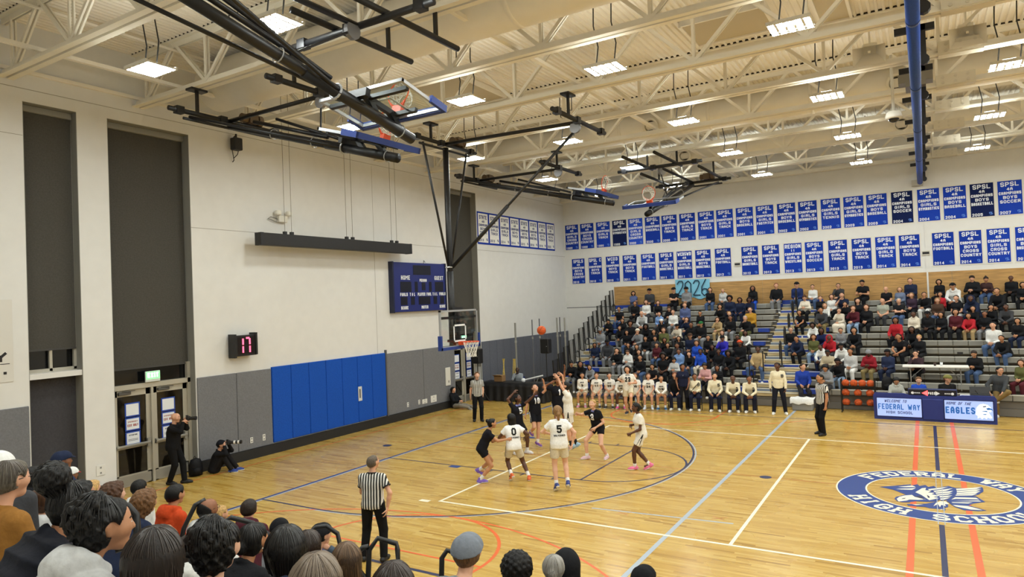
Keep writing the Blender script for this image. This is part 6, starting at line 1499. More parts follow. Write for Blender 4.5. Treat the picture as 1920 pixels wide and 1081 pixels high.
player('player in white number 5 jersey seen from behind, blonde ponytail, blue shoes', (5.8, 4.8), fdir(-.08, 1), 1.84, 1, (5.8, 4.8, 1.04), ((5.52, 4.92, 1.2), (6.04, 4.97, 1.02)), ((5.73, 4.74, .06), (5.95, 4.86, .1)), ('jersey', WHITEJ), ('shorts', '#dbd2bd'), '#2c3f86', 'f', ('pony', 'h'), number='5', side=-1, word='WOLVERINES', nm=TXK, hpitch=12, socks=('#ededee', .1), fpitch=(-38, -30), elbows=((-.9, -.4, 0), (.9, -.5, .1)), curl=(.4, .6))
player('player in black number 3 jersey crouching with arms out, blonde ponytail, pink shoes', (5.3, 7.8), fdir(-.65, -.6), 1.72, 1, (5.35, 7.84, .82), ((5.38, 7.62, .84), (4.93, 7.5, 1.2)), ((5.54, 7.9, 0), (5.08, 7.68, 0)), ('tee', BLKJ), ('tights', BLKJ), '#dcbcc8', 'f', ('pony', 'y'), number='3', side=1, word='PACK', wordm=TXP, lean=16, hyaw=18, hpitch=6, socks=('#ececec', .08), knees=((-.3, 1, 0), (.4, 1, 0)), curl=(.3, .25), elbows=((-.5, -.6, -.3), (.8, -.3, -.4)), toes=((-.35, 1, 0), (.5, 1, 0)))
player('player in white jersey walking left with bent arms, bright pink shoes', (6.72, 7.2), fdir(-.95, -.1), 1.7, 1, (6.75, 7.23, .86), ((6.6, 6.97, .9), (6.52, 7.3, 1.04)), ((6.6, 7.13, 0), (6.9, 7.3, .04)), ('jersey', CREAMJ), ('shorts', CREAMJ), '#e4739c', 'd', ('lowbun', 'k'), number='1', side=-1, nm=TXK, lean=6, socks=('#eeeeee', .09), curl=(1.1, 1.1), elbows=((-.4, -.9, -.3), (.4, -.9, -.3)), fpitch=(0, -25), toes=((0, 1, 0), (.1, 1, 0)))
# --- referees
def referee(label, xy, rz, H, hands, feet, skin, hair, **kw):
    f = W2L((xy[0], xy[1], 0), rz); pk = {k: kw.pop(k) for k in ('hyaw', 'hpitch', 'lean', 'curl', 'elbows', 'toes', 'wide') if k in kw}
    J = skel(H, 0, pel=(0, 0, .93 * H / 1.75), hands=[f(h) for h in hands], feet=[f(q) for q in feet], **pk)
    t = person(label, (xy[0], xy[1], 0), rz, J, ('tee', STRIPE), ('pants', '#131316'), '#0f0f11', skin, hair, h=.013, hairh=.011, **kw)
    c = MB(); n = J['neck'] + J['U'] * .02
    c.path([n + J['R'] * (.07 * math.cos(a)) + J['F'] * (.068 * math.sin(a)) - J['U'] * (.012 * math.sin(a)) for a in [i * math.pi / 8 for i in range(16)]], .011, 6, closed=True); c.build('collar', M('#141416', .8), t)
    for i in (0, 1):
        d = nrm(J['el'][i] - J['sh'][i]); q = J['sh'][i] * .42 + J['el'][i] * .58; MB().tube(q - d * .012, q + d * .004, .07 * J['s'], .07 * J['s'], 14).build('sleeve_cuff', M('#141416', .8), t)
    h = J['head']; l = MB(); l.path([h + J['hf'] * .1 - J['hu'] * .055 + J['hr'] * .01, J['neck'] + J['F'] * .12 - J['U'] * .02, J['neck'] + J['R'] * .06 + J['F'] * .02, J['neck'] - J['F'] * .07], .004, 5); l.build('lanyard', BLACK, t); MB().tube(h + J['hf'] * .1 - J['hu'] * .055, h + J['hf'] * .13 - J['hu'] * .058, .008, .01, 8).build('whistle', BLACK, t)
    bl_ = MB(); bl_.path([J['waist'] - J['U'] * .05 + J['R'] * (.155 * math.cos(a)) + J['F'] * (.112 * math.sin(a)) for a in [i * math.pi / 8 for i in range(16)]], .016, 6, closed=True); bl_.build('belt', M('#0d0d0e', .4), t)
    return t
r = fdir(.12, 1)
referee('near referee in striped shirt seen from behind, looking up at the hoop', (4.84, .02), r, 1.76, ((4.68, .2, .95), (5.12, .05, .88)), ((4.68, -.06, 0), (5.0, .06, 0)), 'l', ('buzz', '#5d5144'), hyaw=-28, hpitch=14, elbows=((-.8, -.4, 0), (.9, -.3, 0)), curl=(.4, .4), wide=1.08)
referee('referee standing by the far doors, facing the court', (-.82, 11.35), fdir(.2, -1), 1.78, ((-.66, 11.42, .84), (-1.06, 11.26, .84)), ((-.7, 11.38, 0), (-.94, 11.28, 0)), 'f', ('short', 'c'), curl=(.7, .7), elbows=((-.9, -.3, 0), (.9, -.3, 0)))
referee('referee in striped shirt at the far right sideline, facing left', (10.09, 12.83), fdir(-.95, -.2), 1.8, ((10.2, 12.6, .84), (9.98, 13.08, .84)), ((10.1, 12.72, 0), (10.0, 12.95, 0)), 'o', ('buzz', 'k'), curl=(.9, .9))
# --- team bench
BENCH_POSE = [((-.06, .3, .16), (.06, .28, .18), 14), ((-.1, .36, .17), (.1, .36, .17), 10), ((-.05, .42, .1), (.05, .42, .1), 26)]
def seatpose(k, fem=0, H=1.7, drop=.435, fo=.34, **kw):
    s = H / 1.75; kx = .13; ft = ((-kx, fo, -drop), (kx, fo, -drop)); L = dict(pel=(0, 0, .118), feet=ft, knees=((-.12, 1, .8), (.12, 1, .8)))
    P = {0: dict(lean=8, hands=((-.05, .29, .2), (.05, .28, .21)), elbows=((-.5, -.6, -.5), (.5, -.6, -.5))),
         1: dict(lean=30, hands=((-.03, .5, .13), (.035, .5, .14)), elbows=((-.7, .2, -.7), (.7, .2, -.7)), hpitch=4),
         2: dict(lean=20, hands=((.02, .36, .2), (.05, .36, .55)), elbows=((-.7, -.2, -.6), (.5, .3, -.9)), curl=(.5, 1.0)),
         3: dict(lean=4, hands=((.13, .17, .36), (-.13, .19, .34)), elbows=((-.8, .2, -.6), (.8, .2, -.6)), curl=(.5, .5)),
         4: dict(lean=9, hands=((-.14, .36, .17), (.14, .36, .17)), elbows=((-.5, -.7, -.2), (.5, -.7, -.2)), curl=(.3, .3)),
         5: dict(lean=12, hands=((-.05, .32, .3), (.05, .32, .3)), elbows=((-.7, -.3, -.6), (.7, -.3, -.6)), hpitch=-32, curl=(.9, .9)),
         6: dict(lean=6, hands=((0, .3, .22), (.08, .28, .22)), twist=12),
         7: dict(lean=-4, hands=((-.24, .32, .14), (.05, .3, .2)), elbows=((-.9, -.3, 0), (.8, -.4, 0)), feet=((-.26, .34, -drop), (.2, .4, -drop)), knees=((-.5, 1, .8), (.4, 1, .8)))}[k]
    L.update(P); L.update(kw); return skel(H, fem, **L)
bx = [1.28, 1.85, 2.35, 2.8, 3.32, 3.82, 4.3, 4.8, 5.5, 6.2, 6.82, 7.36]
LET = {}
def chest(t, J, kind, word, num, m):
    if word: on_torso(t, J, kind, strokes(word, .024 * len(word), .045, .011, .25, 0, .25), 1, m, .34, 'lettering')
    if num: on_torso(t, J, kind, strokes(num, .07 * len(num), .1, .024, .25), 1, m, .2, 'number')
def letter(t, J, kind, ch, m): on_torso(t, J, kind, [[(x + .09, y) for x, y in q] for q in strokes(ch, .08, .11, .024)], 1, m, .29, 'letter_patch', 0)
BP = [('t', 'bun k', 0, '#d5869f', 'long white sleeves'), ('l', 'bun m', 1, '#1c1c20', ''), ('l', 'bun n', 0, '#1c1c20', ''), ('d', 'bun k', 2, '#e0559a', 'hand to face'), ('l', 'long c', 1, '#dadada', ''), ('l', 'long m', 1, '#cfd6e4', ''), ('t', 'bun n', 2, '#2f5f8c', '')]
for i, (sk, hr_, po, sh_, ex) in enumerate(BP):
    x = bx[i]; y = 15.5 + .065 * i; po2 = {0: 0, 1: 4, 2: 1}[po]; J = seatpose(po2, 1, 1.66, .46, .36, hyaw=14)
    t = person('seated teammate in cream jersey, %s from the left on the bench%s' % (ordn[i], ', ' + ex if ex and i == 0 else ''), (x, y, .465), math.pi + .25, J, ('jersey' if i not in (0, 3, 6) else 'long', CREAMJ if i != 3 else '#e2ddd2'), ('shorts', '#d8cdb6'), sh_, sk, tuple(hr_.split(' ')), h=.019, key=None, socks=('#ececec', .1), group=None)
    chest(t, J, 'jersey' if i not in (0, 3, 6) else 'long', 'WOLVES', str([3, 11, 22, 4, 30, 24, 15][i]), TXK)
CO = [('l', 'short r', 'hoodie', '#17171a', 'coach in black hoodie with a white letter on the chest, reddish hair', 'B', TXW, 0, 4), ('b', 'bun k', 'long', '#e9dfc2', 'woman coach in cream sweater with letter B and shoulder strap', 'B', TXK, 1, 0), ('l', 'short k', 'long', '#e9dfc2', 'bearded coach in cream sweater with dark hair, left of the bald coach', '5', TXK, 0, 4), ('d', 'none k', 'long', '#e9dfc2', 'bald coach in cream sweater with a dark number patch', '2', TXK, 0, 1), ('b', 'bun k', 'long', '#e9dfc2', 'last seated coach in cream sweater at the right end of the bench', '2', TXK, 0, 1)]
for i, (sk, hr_, kd, cl_, lab, ch, m, fm, po) in enumerate(CO):
    x = bx[7 + i]; y = 15.95 + .065 * i; J = seatpose(po, fm, 1.76 if not fm else 1.66, .46, .36, hyaw=10)
    hh = hr_.split(' '); t = person(lab, (x, y, .465), math.pi + .2, J, (kd, cl_), ('pants', '#1a1d30'), '#e3e1dc' if i else '#cfd0c9', sk, (None, 'k') if hh[0] == 'none' else tuple(hh), h=.019)
    letter(t, J, kd, ch, m)
    if i == 1:
        P, c = top_prims(J, kd); a = J['sh'][0] + J['U'] * .02; b = J['pel'] + J['R'] * .14 + J['U'] * .1; pts = []
        for k in range(13):
            q = a + (b - a) * k / 12
            for d in np.linspace(.3, 0, 60):
                if evalp(P, np.array([q + J['F'] * d]))[0] < .004: break
            pts.append(q + J['F'] * (d + .004))
        MB().path([tuple(p_) for p_ in pts], .012, 6).build('bag_strap', M('#26201c', .6), t)
for i, c in enumerate([o for o in sc.objects if o.name.startswith('folding_chair') and o.parent is None]):
    c.location.x = bx[i]; c.location.y = 15.5 + .065 * i if i < 7 else 15.95 + .065 * (i - 7)
    c.rotation_euler.z = .22
# standing people at the bench
J = skel(1.72, 1, hands=((-.16, .12, .86), (.2, .1, .86)), hyaw=10); t = person('woman in navy top with a lanyard standing behind the bench', (5.15, 15.75, 0), math.pi + .3, J, ('tee', '#1b2038'), ('pants', '#14141a'), '#222226', 'b', ('bun', 'k'), h=.018)
MB().path([J['neck'] + J['R'] * .06, J['chest'] + J['F'] * .15, J['neck'] - J['R'] * .06], .006, 5).build('lanyard', M('#c9ccd4', .6), t)
f = fdir(-.25, -.95); L_ = W2L((3.62, 14.3, 0), f)
player('celebrating player in cream number 23 uniform standing in front of the bench, curly hair', (3.62, 14.3), f, 1.78, 1, (3.62, 14.32, .93), ((3.78, 14.2, 1.12), (3.42, 14.15, 1.2)), ((3.75, 14.15, .18), (3.5, 14.4, 0)), ('jersey', CREAMJ), ('shorts', '#dccfb2'), '#22222a', 'l', ('curly', 'n'), number='23', side=1, word='WOLVES', nm=TXK, lean=4, hyaw=-10, curl=(1, 1), fpitch=(-30, 0), knees=((-.1, 1, .2), (.2, 1, 0)))
f = fdir(-.35, -.93); L_ = W2L((8.37, 15.88, 0), f); J = skel(1.8, 0, hands=(L_((8.62, 15.75, .85)), L_((8.12, 15.82, .86))), feet=(L_((8.56, 15.92, 0)), L_((8.2, 15.82, 0))), hyaw=-22, hpitch=8, curl=(1, 1), elbows=((-.9, -.3, 0), (.9, -.3, 0)))
t = person('standing coach in cream sweater with a dark letter B, arms at his sides', (8.37, 15.88, 0), f, J, ('long', '#e9dfc2'), ('pants', '#191a26'), '#e6e4df', 'd', ('short', 'k'), h=.015, socks=('#e6e6e6', .06)); letter(t, J, 'long', 'B', TXK)
# --- photographers and others along the left wall
f = fdir(1, .05); L_ = W2L((-3.12, 1.55, 0), f)
J = skel(1.82, 0, pel=(0, -.02, .95), hands=(L_((-2.92, 1.72, 1.58)), L_((-2.8, 1.6, 1.54))), feet=(L_((-3.0, 1.72, 0)), L_((-3.2, 1.46, 0))), elbows=((-.4, -.2, -1), (.5, -.2, -1)), lean=3, hdirs=((.3, .8, .2), (-.3, .8, .3)), curl=(.8, .8), wide=1.15)
t = person('bald man in black filming with a camera in front of the near double doors', (-3.12, 1.55, 0), f, J, ('jacket', '#141416'), ('pants', '#121214'), '#0f0f11', 'l', (None, 'k'), h=.015)
def camera_body(label, pos, rz, lens, white):
    o = T('photo_camera', label, 'camera', pos, rz); MB().bbox(-.07, .07, -.035, .035, -.05, .05, .01).build('body', BLACK, o); MB().lathe([(.001, .03), (.038, .03), (.042, lens * .7), (.05, lens), (.001, lens)], n=14, axis='y').build('lens', BLACK, o)
    if white:
        for k in (.32, .62): MB().lathe([(.041, .03 + lens * k), (.046, .03 + lens * k), (.046, .03 + lens * (k + .14)), (.041, .03 + lens * (k + .14))], n=14, axis='y').build('lens_ring', M('#e6e4de', .4), o)
    MB().bbox(-.03, .03, -.05, -.0, .05, .08, .006).build('viewfinder', BLACK, o); return o
camera_body('black video camera held by the bald man', (-2.78, 1.72, 1.6), f, .2, False)
L_ = W2L((-3.22, 2.75, 0), f)
J = skel(1.7, 0, pel=(0, -.04, .12), hands=(L_((-3.02, 2.98, .72)), L_((-2.96, 2.82, .70))), feet=(L_((-2.86, 3.1, 0)), L_((-2.84, 2.92, 0))), knees=((-.1, .4, 1), (.1, .4, 1)), lean=16, elbows=((-.5, .2, -.9), (.5, .2, -.9)), curl=(.8, .8), tors=.95)
person('photographer in black beanie sitting on the floor against the grey wall', (-3.22, 2.75, 0), f, J, ('jacket', '#17171a'), ('pants', '#1b191a'), '#27408c', 'l', ('short', 'k'), h=.015, hat=('beanie', '#16181f'), socks=('#e8e8e8', .06))
camera_body('long white-ringed telephoto camera of the sitting photographer', (-2.93, 2.92, .765), f, .34, True)
f = fdir(.75, -.5); L_ = W2L((-3.42, 13.5, 0), f)
J = skel(1.65, 0, pel=(0, 0, .12), hands=((-.05, .3, .3), (.06, .28, .3)), feet=((-.1, .82, .0), (.12, .78, .0)), knees=((-.6, .3, .5), (.6, .3, .5)), lean=-12, curl=(.8, .8))
person('boy in black hoodie and camouflage trousers sitting on the floor by the far doors', (-3.4, 13.5, 0), f, J, ('hoodie', '#15161a'), ('pants', '#8d867a'), '#8a8780', 'l', ('medium', 'k'), h=.016)
J = seatpose(2, 0, 1.74, .47); t = person('man in grey sweater seated behind the black covered table, chin in hand', (-2.35, 16.72, .48), math.pi + .35, J, ('long', '#9aa0a6'), ('pants', '#23252c'), '#222222', 'k', (None, 'k'), h=.018)
c = dup(ch0); c.location = (-2.35, 16.72, .02); c.rotation_euler.z = .3; c['label'] = 'folding chair behind the black covered table'; del c['group']
# --- scorer's table people
J = seatpose(5, 1, 1.66, .46); person('woman in pale grey hoodie holding a camera behind the left of the scorer\'s table', (11.78, 16.95, .4), math.pi + .2, J, ('hoodie', '#b5b6ae'), ('pants', '#222226'), '#333333', 't', ('medium', 'k'), h=.018)
J = seatpose(0, 0, 1.6, .46, hpitch=-12); person('boy in royal blue top behind the middle of the scorer\'s table', (12.42, 16.95, .44), math.pi + .1, J, ('tee', '#2a52c4'), ('pants', '#222226'), '#333333', 'f', ('short', 'c'), h=.018)
J = seatpose(0, 0, 1.8, .46, hyaw=20, wide=1.12); person('bearded man in camouflage cap and black top behind the scorer\'s table', (13.17, 16.95, .43), math.pi + .3, J, ('tee', '#1c1b1c'), ('pants', '#222226'), '#333333', 'l', ('short', 'r'), h=.018, hat=('cap', '#7d7a45'), brim=True)
for i, (x, lab) in enumerate(((11.78, 'left'), (12.42, 'middle'), (13.17, 'right'))):
    c = dup(ch0); c.location = (x, 16.98, 0); c.rotation_euler.z = 0; c['label'] = '%s folding chair behind the scorer\'s table' % lab; c['group'] = 'folding chairs at the scorer\'s table'
J = skel(1.78, 0, pel=(0, 0, .118), feet=((.12, .4, -.22), (.1, .3, -.66)), knees=((-.6, .8, .4), (.15, 1, .5)), hands=((-.05, .42, .1), (.28, .3, .12)), lean=10, hyaw=30, elbows=((-.6, -.2, -.5), (.8, -.4, 0)), toes=((1, .3, 0), (0, 1, 0)))
person('man in dark grey pullover, khaki trousers and glasses sitting cross-legged right of the scorer\'s table', (14.6, 17.62, .66), math.pi - .1, J, ('jacket', '#43464a'), ('pants', '#80693f'), '#d2d2d0', 'l', ('short', 'k'), h=.016, glasses=True)
J = seatpose(4, 0, 1.78, .6, .3, hyaw=25, hpitch=6); person('bearded man in royal blue zip top sitting on the first row beside the aisle', (8.86, 17.68, .66), math.pi + .35, J, ('jacket', '#2440a0'), ('pants', '#2a2a2e'), '#1a1a1c', 'l', ('short', 'n'), h=.016)
# --- far bleachers crowd
PAL = dict(k='#18191d', n='#1f2841', g='#85878b', l='#bfc0c0', w='#e2e2df', c='#e0d6c4', b='#2751bd', s='#7e9fd2', e='#56628c', m='#55212a', r='#b02630', t='#b39a70', y='#b5882f', v='#60623a', h='#3d3e42', p='#d4a09f', u='#3a2c3c', j='#4a6086', J='#8aa2c0', d='#4a372c', K='#85764f')
CN = {'k': 'black', 'n': 'navy', 'g': 'grey', 'l': 'light grey', 'w': 'white', 'c': 'cream', 'b': 'royal blue', 's': 'light blue', 'e': 'slate blue', 'm': 'maroon', 'r': 'red', 't': 'tan', 'y': 'mustard', 'v': 'olive', 'h': 'charcoal', 'p': 'pink', 'u': 'dark purple', 'd': 'brown'}
XN = {'#3a36b8': 'violet blue', '#22305f': 'navy', '#202a55': 'dark blue', '#b9ab90': 'beige', '#8d1f2b': 'dark red', '#6d7a94': 'grey-blue', '#a7ab9e': 'grey-green', '#3e2a2a': 'dark brown', '#2a3350': 'dark plaid', '#3d2c33': 'dark maroon', '#2c6b3c': 'green', '#d1502e': 'orange'}
KN = {'tee': 'shirt', 'jersey': 'jersey', 'long': 'long-sleeved top', 'hoodie': 'hoodie', 'jacket': 'jacket', 'puffer': 'quilted jacket'}
HN = {'short': 'short', 'buzz': 'cropped', 'balding': 'thinning', 'medium': 'shoulder-length', 'long': 'long', 'bun': 'tied-up', 'pony': 'ponytailed', 'afro': 'round', 'curly': 'curly', 'dreads': 'braided', 'lowbun': 'tied-back'}
HCN = {'k': 'black', 'n': 'dark brown', 'm': 'brown', 'c': 'light brown', 'y': 'blond', 'w': 'white', 'g': 'grey', 'r': 'reddish', 'h': 'dark blond'}
def colr(c): return c if c.startswith('#') else PAL[c]
def cname(c): return XN[c] if c.startswith('#') else CN[c]
CROWD = '''-0.2 0 1.05 f t bun k long k g 5
0.24 0 1.05 m b short k hoodie k k 1 hood:k
0.68 0 0.93 f t long k hoodie g k 1
3.37 0 0.93 f t medium k tee k k 0
5.48 0 1.05 f t long k long p k 5
5.92 0 0.93 f b long k puffer k k 0
9.69 0 1.05 f t curly k hoodie g h 5
2.68 1 0.97 m t short k long k j 0
3.64 1 1.05 m d afro k tee k k 0
4.08 1 0.93 f t long k long l k 5
10.04 1 0.93 m d short k jacket k J 2 beanie:k
15.24 1 0.96 f l medium m jacket v m 0
1.5 2 1.05 f l medium n jacket k g 2
1.94 2 0.93 f l pony m hoodie w l 5
2.41 2 0.93 f l medium n long k k 0
4.13 2 0.93 m b short k hoodie s n 0
4.58 2 0.93 f l medium n long k j 1
5.02 2 0.93 m d short k hoodie b c 4
5.73 2 0.93 m d short k jacket k g 0
6.17 2 0.94 m d afro k jacket k k 1
7.18 2 1.05 m d short k jacket t j 7
9.64 2 0.94 m d short k jacket #b9ab90 h 5
10.38 2 0.98 m o short k long l w 0
10.97 2 0.93 m d short k hoodie #8d1f2b K 5 beanie:g
11.55 2 0.93 m d short k jacket #2a3350 n 0 beanie:k
12.43 2 0.93 m l short n jacket #3d2c33 k 2 glasses
14.06 2 0.93 m t short n jacket k j 5
0.17 3 0.93 f b long k hoodie n g 0
0.78 3 1.05 m d short k hoodie h g 4 cap:k
1.75 3 0.93 f t long k jacket k j 0
2.19 3 0.93 f t long n jacket k k 1
3.02 3 0.93 f t bun k hoodie m j 0
3.49 3 0.93 f t long k puffer k k 0
3.98 3 0.96 m b short k jacket h k 1
4.72 3 1.05 f t medium m hoodie b n 0
5.38 3 0.93 f d dreads k long k h 1
6.44 3 0.99 m d short k jacket k k 0 beanie:#d1502e
9.44 3 0.93 f d short k hoodie w n 1
10.09 3 0.94 m d short k hoodie w h 1 beanie:k
2.33 4 0.93 f t long k long k l 0
2.77 4 0.93 f t long k hoodie h g 0
3.21 4 0.93 f b long k jacket k k 1
3.81 4 0.93 f t long n long k k 0
4.31 4 1.01 m t short n jacket n n 0 cap:d
5.03 4 0.97 f t bun k hoodie k k 0
5.67 4 0.93 m b short k jacket #3a36b8 b 2 cap:k
6.23 4 0.93 m d short k jacket k k 0
8.53 4 0.94 m o short n hoodie n k 1
9.04 4 0.97 f t curly m long v J 0
9.63 4 0.93 m d short k hoodie r h 2 hood:r
11.98 4 1.02 m o short k tee k k 1
12.51 4 0.93 f l short y jacket k k 0
14.97 4 0.93 m o short k jacket k j 1
-0.01 5 0.99 m b short k hoodie g g 0 cap:g
1.28 5 0.93 f t curly k puffer k j 0
1.85 5 1.03 f l medium n jacket g g 2 beanie:c
2.53 5 0.95 f t long n long k k 0
2.98 5 1.05 f l medium m jacket v v 0
5.54 5 0.95 f l long m long c n 1
6.45 5 0.93 f d dreads k long w k 1
8.16 5 0.94 m l short g jacket k j 0 glasses
9.31 5 1.03 f d long k long #202a55 n 1
9.94 5 0.93 f t bun k hoodie g k 0
10.44 5 0.98 m t curly k jacket k k 1
12.37 5 1.05 f d dreads k jacket k k 1
14.71 5 1.05 m l short k long w j 0
0.8 6 0.93 f t long k jacket k g 1
1.24 6 1.05 m b afro k jacket k m 0
2.07 6 0.94 m d afro k hoodie k k 1
3.46 6 0.93 f o short k long c h 2 cap:k
4.04 6 0.93 m b short k hoodie k k 0
4.48 6 0.96 m t short k jacket k g 0 cap:#2c6b3c
8.97 6 0.93 f d afro k hoodie w n 1
11.77 6 1.05 f b long k jacket r k 4
15.44 6 0.93 f t medium k long k n 0
-0.03 7 0.93 f t long k hoodie k k 5
0.65 7 0.93 f t long k hoodie k k 0
2.58 7 0.93 f l medium n jacket k k 1 cap:w
3.74 7 0.97 f l medium m jacket n n 2
5.06 7 0.93 f l medium m hoodie t t 2
5.6 7 0.93 m b short k long k g 0
6.25 7 0.93 m l short w jacket k v 2
12.35 7 0.99 f d bun k hoodie c k 0
12.79 7 0.93 m d short k hoodie k k 0 cap:k
13.22 7 0.93 f t medium k hoodie k k 0
13.66 7 1.05 f t medium k jacket m k 0
14.1 7 0.93 f o medium k jacket r t 1
14.54 7 0.93 f b bun n jacket k g 0
1.47 8 1.05 m l none k hoodie l k 1
2.26 8 0.94 f l bun m hoodie s h 0
2.91 8 1.05 f l bun m long w g 0
4.16 8 0.93 f o bun k long k k 0
5.48 8 0.94 f l short y jacket k k 1
6.32 8 1.02 m l short m jacket y k 0
8.36 8 0.93 f o medium k tee k k 1
9.17 8 0.99 m o short k jacket h K 1
9.78 8 0.94 f l long n long c skirt:c 2
10.3 8 1.05 f l medium m long m J 2
10.75 8 1.05 f l long m jacket k k 0
14.25 8 0.93 f t long k jacket k k 1
14.78 8 0.93 f t long k long k k 2
15.24 8 0.93 m d short k jacket h k 1
0.09 9 0.94 m o short k tee k j 4
2.57 9 0.93 f l long m long k h 5
3.31 9 1.05 m l short c hoodie e n 0
4.96 9 0.94 m t curly k jacket k k 2
9.21 9 0.93 f l long h long w k 1
9.96 9 0.93 f t long k jacket k k 2
10.4 9 1.05 f l long n long k k 0
11.29 9 0.96 m l balding g tee #a7ab9e h 0
11.84 9 0.93 m l short w tee k j 3
13.14 9 0.96 f l long h jacket d j 0
13.76 9 1.05 f l bun n tee k l 0
14.3 9 1.05 m d short k hoodie n n 1 hood:n
0.7 10 0.93 m o short k jacket k k 0
1.26 10 1.04 f l long m long w h 0
1.85 10 0.97 f l long m long k h 0
5.22 10 1.03 m b afro k jacket n n 0
5.66 10 0.93 m b curly k jacket n n 4
6.09 10 1.0 f d curly k jacket n n 2
8.36 10 1.0 f l bun m long c k 5
8.96 10 0.93 f l short m long k k 0
9.4 10 0.99 f l long m long w k 0
9.84 10 1.05 m l short n tee n k 2
12.29 10 0.93 f l long h jacket u k 0
12.73 10 0.93 m t short n jacket k w 2
13.23 10 0.93 f t medium k long r k 0
15.13 10 1.05 m t short k jacket k k 1
11.39 11 0.93 m l none k tee k k 0
11.87 11 0.93 f l medium h jacket #6d7a94 h 0
13.73 11 1.05 m t short k hoodie w k 1 cap:k
15.88 11 0.94 f t medium k jacket k k 0
0.21 12 0.98 f t curly k hoodie e h 3
1.06 12 1.05 m t short k jacket h k 0 cap:k
2.3 12 1.05 m l short n tee k k 3 cap:k
2.93 12 1.05 m t short k hoodie g k 0 cap:k
4.06 12 1.01 f l long m long k j 0
4.66 12 0.93 f l bun y hoodie l h 0
6.0 12 0.99 f b medium k hoodie k b 0 hood:k
7.03 12 1.05 m l short r jacket k g 4
7.9 12 1.05 m l short k jacket #22305f j 0 cap:k
8.54 12 0.94 f l short n long w j 0 glasses
9.59 12 0.93 m l short k jacket h h 2 glasses
10.52 12 1.04 m t short k tee k k 5
12.25 12 1.01 m l short n jacket n n 0
13.25 12 0.93 f t curly k jacket k k 0
14.37 12 1.02 m l short n jacket k k 5
14.8 12 0.99 f t bun n long #3e2a2a j 5
15.59 12 0.93 m d none k jacket k k 0'''.strip().split('\n')
rows_ = {}
for ln in CROWD:
    q = ln.split(' '); rows_.setdefault(int(q[1]), []).append(q)
RN = [w + ' bleacher row' for w in (ordn + ['ninth', 'tenth', 'eleventh', 'twelfth', 'thirteenth'])]
ON = on2 + ['seventeenth', 'eighteenth', 'nineteenth', 'twentieth']
rnd = random.Random(11)
for k, L in sorted(rows_.items()):
    L.sort(key=lambda q: float(q[0]))
    for j, q in enumerate(L):
        x, sc_ = float(q[0]), float(q[2]); fem = q[3] == 'f'; skn = q[4]; hs, hc, tk, tcol, lcol, po = q[5:11]; ex = q[11:]
        lk = 'pants'; 
        if ':' in lcol: lk, lcol = lcol.split(':')
        hat = None; brim = False; gl = False; hatn = ''
        for e in ex:
            if e == 'glasses': gl = True; continue
            hk, hcol = e.split(':'); hat = (hk, colr(hcol)); brim = hk == 'cap'; hatn = ', %s %s' % (cname(hcol), {'cap': 'cap', 'beanie': 'knit cap', 'hood': 'hood up'}[hk])
        po = int(po); H = 1.66 if fem else 1.76
        if po not in (0, 1, 2, 3, 4, 5, 6, 7): po = 0
        key = ('crowd', po, fem)
        if key not in _pc: _pc[key] = seatpose(po, fem, H, hyaw=16)
        J = _pc[key]
        ang = facing(3.5 - x, 7.0 - seaty(k)); d = ang - math.pi; d = (d + math.pi) % (2 * math.pi) - math.pi
        rz = math.pi + d * .55 + rnd.uniform(-.12, .12)
        lab = 'person in %s %s%s, %s %s hair, %s from left, %s' % (cname(tcol), KN[tk], hatn, HN.get(hs, 'no') if hs != 'none' else 'shaven', HCN[hc] if hs != 'none' else 'head without', ON[j], RN[k])
        if hs == 'none': lab = 'bald person in %s %s, %s from left, %s' % (cname(tcol), KN[tk], ON[j], RN[k])
        if hat: lab = 'person in %s %s%s, %s from left, %s' % (cname(tcol), KN[tk], hatn, ON[j], RN[k])
        t = person(lab, (x, seaty(k) + .17, seatz(k)), rz, J, (tk, colr(tcol)), (lk, colr(lcol)), rnd.choice(['#e0dfdb', '#222226', '#222226', '#8f8f92', '#e0dfdb']), skn, (None, 'k') if hs == 'none' or hat and hat[0] == 'hood' else (hs, hc), h=.021, key=key, group='spectators on the far bleachers', hat=hat, brim=brim, glasses=gl)
        t.scale = (sc_, sc_, sc_)
# phone held sideways by the man behind the white table
o = T('phone', 'black phone held up sideways by the man behind the white folding table', 'phone', (13.62, 18.35, 1.88), math.pi); MB().bbox(-.08, .08, -.005, .005, -.04, .04, .004).build('case', BLACK, o); MB().box(-.07, .07, -.006, -.005, -.034, .034).build('screen', M('#2a3038', .2), o)
